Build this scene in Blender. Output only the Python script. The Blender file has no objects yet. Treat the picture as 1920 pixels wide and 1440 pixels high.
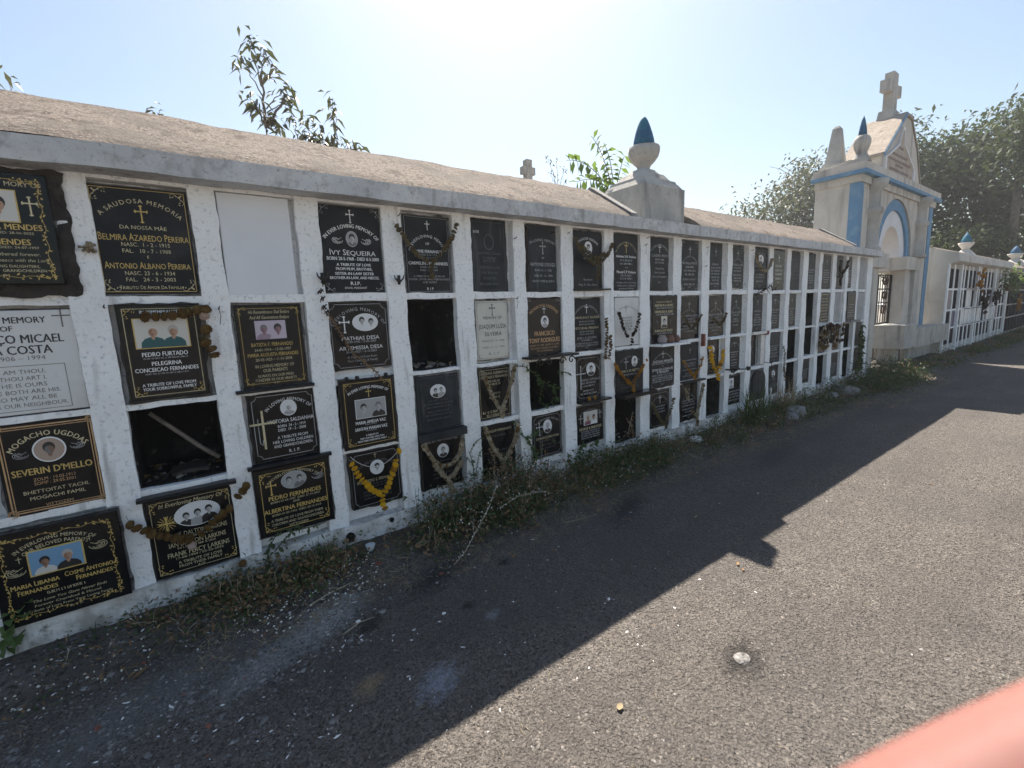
import bpy, bmesh, math, random
import numpy as np
from mathutils import Vector, Matrix, noise

# ------------------------------------------------------------------ camera, sky, sun, exposure
scene = bpy.context.scene
col = scene.collection
rad = math.radians
CAM = Vector((0.0, -2.559, 1.347))
YAW, PITCH, ROLL = rad(35.86), rad(8.75), rad(-2.43)
fwd = Vector((math.sin(YAW) * math.cos(PITCH), math.cos(YAW) * math.cos(PITCH), -math.sin(PITCH)))
rgt0 = Vector((math.cos(YAW), -math.sin(YAW), 0))
up0 = rgt0.cross(fwd)
rgt = math.cos(ROLL) * rgt0 + math.sin(ROLL) * up0
upv = -math.sin(ROLL) * rgt0 + math.cos(ROLL) * up0
cd = bpy.data.cameras.new('camera')
cam = bpy.data.objects.new('camera', cd)
col.objects.link(cam)
cam.matrix_world = Matrix(((rgt.x, upv.x, -fwd.x, CAM.x), (rgt.y, upv.y, -fwd.y, CAM.y), (rgt.z, upv.z, -fwd.z, CAM.z), (0, 0, 0, 1)))
cd.sensor_width = 36
cd.lens = 16.035
cd.clip_start = 0.005
cd.clip_end = 2000
cd.dof.use_dof = True
cd.dof.focus_distance = 3.5
cd.dof.aperture_fstop = 11
scene.camera = cam

SUN_AZ, SUN_EL = rad(36.0), rad(53.5)          # azimuth measured from +Y towards +X
world = bpy.data.worlds.new('World')
scene.world = world
world.use_nodes = True
wn = world.node_tree
sky = wn.nodes.new('ShaderNodeTexSky')
sky.sky_type = 'NISHITA'
sky.sun_disc = False
sky.sun_elevation = SUN_EL
sky.sun_rotation = SUN_AZ
sky.altitude = 0
sky.air_density = 1.35
sky.dust_density = 1.2
sky.ozone_density = 1.0
wn.links.new(sky.outputs[0], wn.nodes['Background'].inputs[0])
wn.nodes['Background'].inputs[1].default_value = 0.054
sl = bpy.data.lights.new('sun', 'SUN')
sl.energy = 5.0
sl.angle = rad(0.53)
sl.color = (1.0, 0.92, 0.82)
sun = bpy.data.objects.new('sun', sl)
col.objects.link(sun)
sun_dir = Vector((math.sin(SUN_AZ) * math.cos(SUN_EL), math.cos(SUN_AZ) * math.cos(SUN_EL), math.sin(SUN_EL)))
sun.rotation_euler = (-sun_dir).to_track_quat('-Z', 'Y').to_euler()
sun.location = (4, 4, 12)
scene.view_settings.view_transform = 'Standard'
scene.view_settings.look = 'None'
scene.view_settings.exposure = 1.46
scene.view_settings.gamma = 1.0
scene.view_settings.use_curve_mapping = False

random.seed(11)
RNG = np.random.default_rng(5)
N3 = lambda x, y, z: noise.noise(Vector((x, y, z)))

# ------------------------------------------------------------------ materials
def mat(name, base, rough=0.8, layers=(), bumps=(), metal=0.0, spec=0.5, sss=None, trans=None):
    """base colour, then layers of (scale, colour, lo, hi[, detail]) noise stains, then bumps of (kind, scale, strength, distance)"""
    m = bpy.data.materials.new(name)
    m.use_nodes = True
    nt = m.node_tree
    p = nt.nodes['Principled BSDF']
    p.inputs['Roughness'].default_value = rough
    p.inputs['Metallic'].default_value = metal
    p.inputs['Specular IOR Level'].default_value = spec
    tc = nt.nodes.new('ShaderNodeTexCoord')
    geo = nt.nodes.new('ShaderNodeNewGeometry')
    cur = None
    for L in layers:
        kind = 'noise'
        if isinstance(L[0], str):
            kind, L = L[0], L[1:]
        if kind == 'noise':
            n = nt.nodes.new('ShaderNodeTexNoise')
            n.inputs['Scale'].default_value = L[0]
            n.inputs['Detail'].default_value = L[4] if len(L) > 4 else 6
            n.inputs['Roughness'].default_value = 0.6
            o = n.outputs[0]
        elif kind == 'vor':
            n = nt.nodes.new('ShaderNodeTexVoronoi')
            n.inputs['Scale'].default_value = L[0]
            sp = nt.nodes.new('ShaderNodeSeparateColor')
            nt.links.new(n.outputs['Color'], sp.inputs[0])
            o = sp.outputs[0]
        elif kind == 'streak':
            mp = nt.nodes.new('ShaderNodeMapping')
            mp.inputs['Scale'].default_value = (1, 1, 0.12)
            nt.links.new(geo.outputs['Position'], mp.inputs[0])
            n = nt.nodes.new('ShaderNodeTexNoise')
            n.inputs['Scale'].default_value = L[0]
            n.inputs['Detail'].default_value = 5
            nt.links.new(mp.outputs[0], n.inputs['Vector'])
            o = n.outputs[0]
        if kind != 'streak':
            nt.links.new(geo.outputs['Position'], n.inputs['Vector'])
        mr = nt.nodes.new('ShaderNodeMapRange')
        mr.inputs['From Min'].default_value = L[2]
        mr.inputs['From Max'].default_value = L[3]
        nt.links.new(o, mr.inputs[0])
        mx = nt.nodes.new('ShaderNodeMix')
        mx.data_type = 'RGBA'
        if cur is None:
            mx.inputs['A'].default_value = (*base, 1)
        else:
            nt.links.new(cur, mx.inputs['A'])
        mx.inputs['B'].default_value = (*L[1], 1)
        nt.links.new(mr.outputs[0], mx.inputs['Factor'])
        cur = mx.outputs['Result']
    if cur is None:
        p.inputs['Base Color'].default_value = (*base, 1)
    else:
        nt.links.new(cur, p.inputs['Base Color'])
    prev = None
    for kind, scale, strength, dist in bumps:
        if kind == 'noise':
            n = nt.nodes.new('ShaderNodeTexNoise')
            n.inputs['Detail'].default_value = 8
            n.inputs['Roughness'].default_value = 0.65
            o = n.outputs[0]
        else:
            n = nt.nodes.new('ShaderNodeTexVoronoi')
            o = n.outputs['Distance']
        n.inputs['Scale'].default_value = scale
        nt.links.new(geo.outputs['Position'], n.inputs['Vector'])
        b = nt.nodes.new('ShaderNodeBump')
        b.inputs['Strength'].default_value = strength
        b.inputs['Distance'].default_value = dist
        nt.links.new(o, b.inputs['Height'])
        if prev is not None:
            nt.links.new(prev, b.inputs['Normal'])
        prev = b.outputs[0]
    if prev is not None:
        nt.links.new(prev, p.inputs['Normal'])
    if sss:
        p.inputs['Subsurface Weight'].default_value = sss[0]
        p.inputs['Subsurface Radius'].default_value = sss[1]
        p.inputs['Subsurface Scale'].default_value = sss[2]
    if trans:                                   # thin leaf: part of the light passes through
        t = nt.nodes.new('ShaderNodeBsdfTranslucent')
        t.inputs[0].default_value = (*trans[1], 1)
        ms = nt.nodes.new('ShaderNodeMixShader')
        ms.inputs[0].default_value = trans[0]
        nt.links.new(p.outputs[0], ms.inputs[1])
        nt.links.new(t.outputs[0], ms.inputs[2])
        nt.links.new(ms.outputs[0], nt.nodes['Material Output'].inputs[0])
    return m

M = {}
M['plaster'] = mat('white_plaster', (0.92, 0.92, 0.91), 0.9,
                   [(3.1, (0.83, 0.83, 0.83), .47, .66), (55, (0.60, 0.61, 0.62), .56, .68, 4), (13, (0.50, 0.50, 0.49), .66, .76, 8), ('streak', 18, (0.54, 0.53, 0.51), .60, .74), (120, (0.28, 0.27, 0.26), .70, .76, 3)],
                   [('noise', 9, .45, .025), ('noise', 70, .6, .008)], spec=.2)
M['dirty_plaster'] = mat('soiled_plaster', (0.80, 0.79, 0.77), 0.92,
                   [(6, (0.45, 0.42, 0.38), .46, .64, 8), (30, (0.28, 0.26, 0.235), .56, .70, 8), ('streak', 14, (0.36, 0.34, 0.31), .55, .70)],
                   [('noise', 12, .6, .03), ('noise', 70, .7, .01)], spec=.15)
M['cornice'] = mat('weathered_cornice', (0.52, 0.52, 0.52), 0.92,
                   [(5, (0.64, 0.64, 0.63), .42, .62), (22, (0.36, 0.36, 0.36), .52, .70, 8), ('streak', 12, (0.30, 0.30, 0.295), .58, .74), (75, (0.30, 0.29, 0.285), .60, .70, 4)],
                   [('noise', 14, .4, .02), ('noise', 90, .5, .006)], spec=.2)
M['roof'] = mat('granular_roof', (0.235, 0.198, 0.165), 0.95,
                [(42, (0.105, 0.083, 0.067), .49, .60, 8), (3, (0.23, 0.19, 0.16), .45, .66), (100, (0.34, 0.30, 0.262), .54, .62, 4), (9, (0.13, 0.105, 0.088), .54, .66, 8), (1.7, (0.17, 0.15, 0.13), .50, .62, 8)],
                [('noise', 45, .9, .018), ('noise', 160, .6, .007), ('noise', 5, .4, .03)], spec=.15)
M['concrete'] = mat('grey_concrete', (0.48, 0.46, 0.42), 0.92,
                    [(3.2, (0.36, 0.345, 0.32), .42, .66), (30, (0.30, 0.29, 0.27), .56, .72), ('streak', 8, (0.22, 0.21, 0.195), .54, .72)],
                    [('noise', 16, .35, .015), ('noise', 90, .4, .005)], spec=.2)
M['gate_wall'] = mat('gate_limewash', (0.58, 0.54, 0.485), 0.92,
                     [(2.2, (0.47, 0.435, 0.39), .42, .68), ('streak', 6, (0.33, 0.305, 0.28), .54, .74), (26, (0.36, 0.335, 0.31), .60, .74)], [('noise', 20, .3, .01)], spec=.2)
M['gable_plaster'] = mat('peeling_gable_plaster', (0.36, 0.31, 0.26), 0.95, [(4, (0.28, 0.24, 0.20), .45, .7), (16, (0.20, 0.165, 0.135), .60, .66, 8)], [('noise', 6, .6, .04), ('noise', 40, .5, .01)], spec=.15)
M['gate_white'] = mat('gate_white_panel', (0.74, 0.73, 0.74), 0.9, [(3, (0.62, 0.61, 0.61), .5, .8), ('streak', 6, (0.5, 0.49, 0.48), .62, .85)], [('noise', 20, .25, .01)], spec=.2)
M['blue'] = mat('blue_paint', (0.125, 0.25, 0.39), 0.75, [(7, (0.19, 0.31, 0.42), .46, .68), (40, (0.30, 0.40, 0.50), .68, .80)], [('noise', 40, .2, .006)], spec=.3)
M['cone_blue'] = mat('blue_green_cone_paint', (0.022, 0.095, 0.19), 0.7, [(4, (0.03, 0.20, 0.24), .50, .70), (30, (0.12, 0.2, 0.25), .68, .8)], [('noise', 25, .3, .01)], spec=.3)
M['granite'] = mat('black_granite', (0.006, 0.0065, 0.008), 0.16, [(9, (0.016, 0.0165, 0.018), .50, .80), (160, (0.03, 0.03, 0.032), .64, .74, 3)], spec=.22)
M['granite_dusty'] = mat('dusty_black_stone', (0.010, 0.0115, 0.015), 0.38, [(5, (0.035, 0.036, 0.039), .44, .80), (120, (0.05, 0.05, 0.052), .62, .75, 3), ('streak', 22, (0.07, 0.07, 0.07), .64, .84)], [('noise', 30, .08, .004)], spec=.16)
M['granite_worn'] = mat('worn_grey_stone', (0.018, 0.021, 0.025), 0.46, [(6, (0.05, 0.054, 0.058), .44, .74), ('streak', 20, (0.10, 0.10, 0.10), .62, .82)], [('noise', 30, .1, .004)], spec=.15)
M['brownstone'] = mat('brown_black_stone', (0.026, 0.020, 0.017), 0.3, [(5, (0.04, 0.032, 0.027), .46, .78)], spec=.25)
M['matte_stone'] = mat('matte_black_stone', (0.018, 0.017, 0.022), 0.85, [(5, (0.05, 0.048, 0.055), .45, .75)], spec=.04)
M['marble'] = mat('white_marble', (0.66, 0.66, 0.65), 0.4, [(4, (0.50, 0.49, 0.47), .50, .78), (14, (0.40, 0.38, 0.35), .66, .85)], spec=.4)
M['old_marble'] = mat('cream_marble', (0.60, 0.58, 0.51), 0.5, [(6, (0.46, 0.44, 0.38), .50, .8), (40, (0.32, 0.30, 0.27), .64, .8)], spec=.4)
M['blank_panel'] = mat('painted_blank_panel', (0.76, 0.77, 0.79), 0.85, [(1.6, (0.68, 0.69, 0.72), .45, .75), (40, (0.5, 0.5, 0.5), .70, .8)], [('noise', 12, .15, .01)], spec=.2)
M['grey_panel'] = mat('grey_plaster_panel', (0.40, 0.40, 0.40), 0.9, [(7, (0.27, 0.27, 0.27), .48, .72)], [('noise', 30, .3, .01)], spec=.2)
M['cement'] = mat('dark_wet_cement', (0.05, 0.043, 0.04), 0.9, [(12, (0.085, 0.075, 0.068), .45, .75)], [('noise', 35, .9, .02)], spec=.2)
M['mortar'] = mat('grey_mortar', (0.22, 0.215, 0.21), 0.95, [(25, (0.07, 0.068, 0.065), .46, .62), (60, (0.4, 0.4, 0.39), .58, .7)], [('noise', 60, .8, .01)], spec=.1)
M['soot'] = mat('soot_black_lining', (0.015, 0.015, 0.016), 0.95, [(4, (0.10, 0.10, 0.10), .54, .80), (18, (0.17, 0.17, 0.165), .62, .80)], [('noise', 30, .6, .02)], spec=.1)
M['gold'] = mat('gold_paint', (0.62, 0.44, 0.13), 0.5, [(30, (0.36, 0.25, 0.09), .5, .75)])
M['palegold'] = mat('pale_gold_paint', (0.62, 0.54, 0.33), 0.55, [(30, (0.32, 0.28, 0.18), .5, .75)])
M['copper'] = mat('copper_paint', (0.58, 0.36, 0.18), 0.5, [(30, (0.3, 0.16, 0.08), .5, .75)])
M['white'] = mat('white_paint', (0.80, 0.80, 0.79), 0.6, [(30, (0.5, 0.5, 0.5), .55, .8)])
M['fadewhite'] = mat('faded_white_paint', (0.46, 0.465, 0.47), 0.7, [(25, (0.22, 0.22, 0.225), .48, .72)])
M['ghost'] = mat('worn_off_lettering', (0.12, 0.125, 0.13), 0.6, [(25, (0.05, 0.052, 0.055), .45, .70)])
M['ink'] = mat('black_ink', (0.03, 0.03, 0.035), 0.6, [(30, (0.12, 0.12, 0.12), .55, .8)])
M['fadeink'] = mat('faded_black_ink', (0.16, 0.155, 0.15), 0.7, [(30, (0.35, 0.34, 0.32), .5, .75)])
for nm, c in dict(ph_white=(.72, .72, .72), ph_grey=(.35, .35, .35), ph_mid=(.16, .16, .16), ph_dark=(.02, .02, .022), ph_face=(.50, .49, .48),
                  ph_pinkbg=(.52, .44, .52), ph_pinkface=(.28, .16, .17), ph_pinkcloth=(.30, .22, .27), ph_blue=(.17, .33, .50), ph_skin=(.33, .18, .11),
                  ph_skin2=(.45, .27, .18), ph_green=(.012, .09, .10), ph_cream=(.60, .58, .53), ph_hairgrey=(.45, .42, .40), ph_shirt=(.20, .08, .12), ph_sepia=(.40, .30, .24), ph_sepiaface=(.20, .12, .085)).items():
    M[nm] = mat(nm.replace('ph_', 'print_'), c, .35, spec=.4)
M['iron'] = mat('black_iron', (0.018, 0.017, 0.016), 0.55, [(40, (0.06, 0.04, 0.03), .55, .75)], metal=.3)
M['rust'] = mat('rusty_iron', (0.07, 0.035, 0.02), 0.8, [(40, (0.03, 0.02, 0.018), .5, .7)])
M['marigold'] = mat('fresh_marigold', (0.82, 0.46, 0.015), 0.8, [(60, (0.90, 0.60, 0.04), .45, .65)], [('noise', 220, 1.0, .006)], spec=.2, trans=(.2, (.7, .35, .02)))
M['dry_marigold'] = mat('dried_marigold', (0.17, 0.10, 0.035), 0.9, [(45, (0.09, 0.05, 0.022), .45, .65), (12, (0.22, 0.15, 0.05), .55, .75)], [('noise', 220, 1.0, .006)], spec=.1)
M['olive_flower'] = mat('dried_olive_flower', (0.15, 0.115, 0.055), 0.9, [(45, (0.08, 0.06, 0.035), .45, .65), (10, (0.24, 0.19, 0.10), .55, .75)], [('noise', 220, 1.0, .006)], spec=.1)
M['amber_flower'] = mat('amber_marigold', (0.42, 0.20, 0.025), 0.9, [(45, (0.22, 0.11, 0.03), .45, .65)], [('noise', 220, 1.0, .006)], spec=.1)
M['dark_flower'] = mat('blackened_flower', (0.045, 0.03, 0.026), 0.9, [(45, (0.10, 0.065, 0.045), .5, .7)], [('noise', 220, 1.0, .006)], spec=.1)
M['straw_rope'] = mat('dried_tuberose_rope', (0.36, 0.30, 0.20), 0.95, [(70, (0.13, 0.09, 0.055), .46, .62), (18, (0.56, 0.49, 0.36), .50, .66)], [('noise', 160, 1.0, .01)], spec=.1)
M['pale_flower'] = mat('pale_pink_flower', (0.55, 0.42, 0.35), 0.9, [(60, (0.35, 0.22, 0.16), .5, .7)], [('noise', 200, 1.0, .006)], spec=.1)
M['thread'] = mat('grey_thread', (0.35, 0.33, 0.30), 0.9)
M['wood'] = mat('weathered_wood', (0.24, 0.21, 0.17), 0.85, [(30, (0.14, 0.12, 0.10), .45, .7)], [('noise', 60, .5, .006)])
M['clay'] = mat('clay_pot', (0.16, 0.085, 0.055), 0.85, [(20, (0.24, 0.20, 0.18), .5, .7)])
M['greypot'] = mat('grey_pot', (0.30, 0.27, 0.26), 0.85, [(20, (0.17, 0.14, 0.13), .5, .7)])
M['stone'] = mat('pale_stone', (0.36, 0.34, 0.31), 0.9, [(9, (0.22, 0.20, 0.185), .45, .7)], [('noise', 30, .6, .02)])
M['rubble'] = mat('rubble_stone', (0.27, 0.26, 0.25), 0.95, [(14, (0.15, 0.14, 0.135), .45, .7)], [('noise', 40, .7, .02)])
M['asphalt'] = mat('worn_asphalt', (0.175, 0.153, 0.133), 0.88,
                   [('vor', 85, (0.25, 0.222, 0.195), .40, .95), ('vor', 130, (0.07, 0.063, 0.057), .62, .98), (1.3, (0.135, 0.124, 0.114), .45, .70), (140, (0.065, 0.060, 0.056), .55, .66, 4), (90, (0.38, 0.34, 0.30), .66, .73, 3)],
                   [('vor', 85, 1.0, .018), ('noise', 110, 1.0, .016), ('noise', 6, .3, .02)], spec=.3)
ROAD_STAINS = [(.40, -.47, .26, .12, .55, (.52, .52, .50)), (.10, -.62, .20, .09, .5, (.36, .36, .355)), (-.25, -.55, .45, .16, .4, (.22, .215, .21)), (.63, -1.14, .10, .07, .6, (.34, .37, .43)), (.42, -.99, .07, .04, .5, (.36, .27, .17)),
               (.52, -.66, .12, .05, .6, (.05, .042, .036)), (.95, -.50, .24, .10, .5, (.05, .046, .043)), (1.60, -1.78, .12, .075, .3, (.04, .036, .032)), (2.35, -.60, .32, .10, .4, (.06, .055, .052)), (1.30, -.62, .05, .03, .2, (.03, .028, .026)), (.95, -.82, .04, .025, .2, (.05, .045, .04)), (1.0, -.95, .05, .03, .4, (.28, .29, .30)), (4.2, -.75, .5, .12, .2, (.09, .082, .075))]
nt = M['asphalt'].node_tree
_p = nt.nodes['Principled BSDF']
cur = _p.inputs['Base Color'].links[0].from_socket
_geo = [n for n in nt.nodes if n.type == 'NEW_GEOMETRY'][0]
_nz = nt.nodes.new('ShaderNodeTexNoise'); _nz.inputs['Scale'].default_value = 30; _nz.inputs['Detail'].default_value = 9; _nz.inputs['Roughness'].default_value = .7
nt.links.new(_geo.outputs['Position'], _nz.inputs['Vector'])
_wb = nt.nodes.new('ShaderNodeMapping'); _wb.inputs['Scale'].default_value = (.22, 1.0, 1.0); nt.links.new(_geo.outputs['Position'], _wb.inputs[0])
_wn = nt.nodes.new('ShaderNodeTexNoise'); _wn.inputs['Scale'].default_value = 2.4; _wn.inputs['Detail'].default_value = 6; nt.links.new(_wb.outputs[0], _wn.inputs['Vector'])
_wr = nt.nodes.new('ShaderNodeMapRange'); _wr.inputs['From Min'].default_value = .42; _wr.inputs['From Max'].default_value = .66; _wr.inputs['To Max'].default_value = .55; nt.links.new(_wn.outputs[0], _wr.inputs[0])
_wx = nt.nodes.new('ShaderNodeMix'); _wx.data_type = 'RGBA'; _wx.inputs['B'].default_value = (.115, .102, .092, 1); nt.links.new(cur, _wx.inputs['A']); nt.links.new(_wr.outputs[0], _wx.inputs['Factor']); cur = _wx.outputs['Result']
for cx, cy, rx, ry, an, c in ROAD_STAINS:
    mp = nt.nodes.new('ShaderNodeMapping'); mp.vector_type = 'TEXTURE'
    mp.inputs['Location'].default_value = (cx, cy, 0); mp.inputs['Rotation'].default_value = (0, 0, an); mp.inputs['Scale'].default_value = (rx, ry, 1)
    nt.links.new(_geo.outputs['Position'], mp.inputs[0])
    ln = nt.nodes.new('ShaderNodeVectorMath'); ln.operation = 'LENGTH'; nt.links.new(mp.outputs[0], ln.inputs[0])
    ma = nt.nodes.new('ShaderNodeMath'); ma.operation = 'MULTIPLY_ADD'; ma.inputs[1].default_value = 3.0
    nt.links.new(_nz.outputs[0], ma.inputs[0]); nt.links.new(ln.outputs['Value'], ma.inputs[2])
    mr = nt.nodes.new('ShaderNodeMapRange'); mr.inputs['From Min'].default_value = 2.75; mr.inputs['From Max'].default_value = 1.75; mr.inputs['To Max'].default_value = .9
    nt.links.new(ma.outputs[0], mr.inputs[0])
    mx = nt.nodes.new('ShaderNodeMix'); mx.data_type = 'RGBA'; mx.inputs['B'].default_value = (*c, 1)
    nt.links.new(cur, mx.inputs['A']); nt.links.new(mr.outputs[0], mx.inputs['Factor']); cur = mx.outputs['Result']
nt.links.new(cur, _p.inputs['Base Color'])
M['soil'] = mat('dark_dry_soil', (0.135, 0.12, 0.105), 0.95, [(6, (0.22, 0.20, 0.18), .45, .70), (50, (0.06, 0.053, 0.047), .48, .66), (1.1, (0.095, 0.087, 0.08), .5, .7)], [('noise', 30, .9, .03), ('noise', 140, .9, .012)], spec=.1)
M['chip_white'] = mat('white_paint_chip', (0.74, 0.74, 0.72), 0.7)
M['chip_grey'] = mat('grey_gravel', (0.17, 0.163, 0.156), 0.85, [(30, (0.32, 0.30, 0.28), .50, .64), (55, (0.05, 0.047, 0.043), .46, .64)], spec=.3)
M['aggregate'] = mat('asphalt_stone', (0.135, 0.119, 0.104), 0.8, [('vor', 70, (0.20, 0.176, 0.153), .5, 1.0), ('vor', 95, (0.075, 0.067, 0.06), .5, 1.0)], spec=.35)
M['straw'] = mat('dry_straw', (0.36, 0.29, 0.18), 0.9, [(8, (0.22, 0.16, 0.09), .45, .7)], trans=(.2, (.4, .3, .15)))
M['dry_stem'] = mat('bleached_dry_stem', (0.36, 0.31, 0.23), 0.9, [(14, (0.30, 0.25, 0.18), .45, .7)])
M['dry_leaf'] = mat('brown_dead_leaf', (0.22, 0.13, 0.065), 0.85, [(14, (0.33, 0.22, 0.11), .45, .7)], trans=(.2, (.3, .16, .06)))
M['leaf'] = mat('green_leaf', (0.060, 0.105, 0.030), 0.55, [(3, (0.085, 0.125, 0.035), .4, .7), (9, (0.035, 0.07, 0.02), .5, .7)], trans=(.35, (.13, .22, .04)))
M['weed_leaf'] = mat('weed_leaf', (0.062, 0.092, 0.034), 0.6, [(3, (0.10, 0.12, 0.045), .45, .7), (10, (0.035, 0.06, 0.025), .5, .7)], trans=(.3, (.12, .18, .04)))
M['dark_leaf'] = mat('dark_tree_leaf', (0.038, 0.058, 0.030), 0.7, [(0.8, (0.075, 0.09, 0.045), .45, .7), (5, (0.035, 0.045, 0.032), .5, .7)], trans=(.2, (.08, .115, .03)), spec=.15)
M['grey_leaf'] = mat('greyish_tree_leaf', (0.060, 0.066, 0.050), 0.6, [(1.2, (0.085, 0.085, 0.06), .45, .7)], trans=(.25, (.10, .12, .05)))
M['mango_leaf'] = mat('sapling_leaf', (0.075, 0.078, 0.05), 0.5, [(6, (0.085, 0.065, 0.04), .45, .65)], trans=(.2, (.10, .12, .04)))
M['fresh_leaf'] = mat('fresh_compound_leaf', (0.08, 0.135, 0.035), 0.6, [(5, (0.05, 0.09, 0.03), .45, .7)], trans=(.32, (.20, .30, .05)))
M['bark'] = mat('tree_bark', (0.13, 0.11, 0.095), 0.95, [(8, (0.07, 0.06, 0.05), .45, .7)], [('noise', 20, .8, .03)])
M['twig'] = mat('thin_twig', (0.14, 0.115, 0.10), 0.9)
M['flower_white'] = mat('tiny_white_flower', (0.70, 0.68, 0.62), 0.8)
M['brick'] = mat('red_brick', (0.24, 0.085, 0.055), 0.9, [(30, (0.15, 0.06, 0.045), .45, .7)], [('noise', 50, .5, .01)])
M['tile'] = mat('white_glazed_tile', (0.70, 0.69, 0.66), 0.3, [(12, (0.55, 0.53, 0.49), .5, .75)])
M['skin'] = mat('warm_skin', (0.235, 0.112, 0.095), 0.6, [(60, (0.215, 0.092, 0.075), .40, .75)], [('noise', 300, .1, .001)], spec=.2, sss=(.7, (1.0, .4, .25), .004))
M['bounce_ground'] = mat('pale_bounce_ground', (0.21, 0.19, 0.17), 0.95, [(.6, (0.17, 0.155, 0.14), .45, .7), (12, (0.13, 0.12, 0.11), .55, .75)], [('noise', 20, .5, .03)], spec=.1)
M['inscription'] = mat('weathered_inscription_slab', (0.44, 0.38, 0.31), 0.85, [(6, (0.33, 0.27, 0.22), .45, .7)])
M['faint_red'] = mat('faded_red_paint', (0.24, 0.17, 0.16), 0.85, [(20, (0.36, 0.3, 0.26), .5, .7)])
M['plastic'] = mat('clear_plastic_cup', (0.55, 0.60, 0.62), 0.25)
M['violet_flower'] = mat('violet_plastic_tile', (0.045, 0.04, 0.09), 0.4, [(6, (0.08, 0.07, 0.13), .45, .7)])

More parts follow.
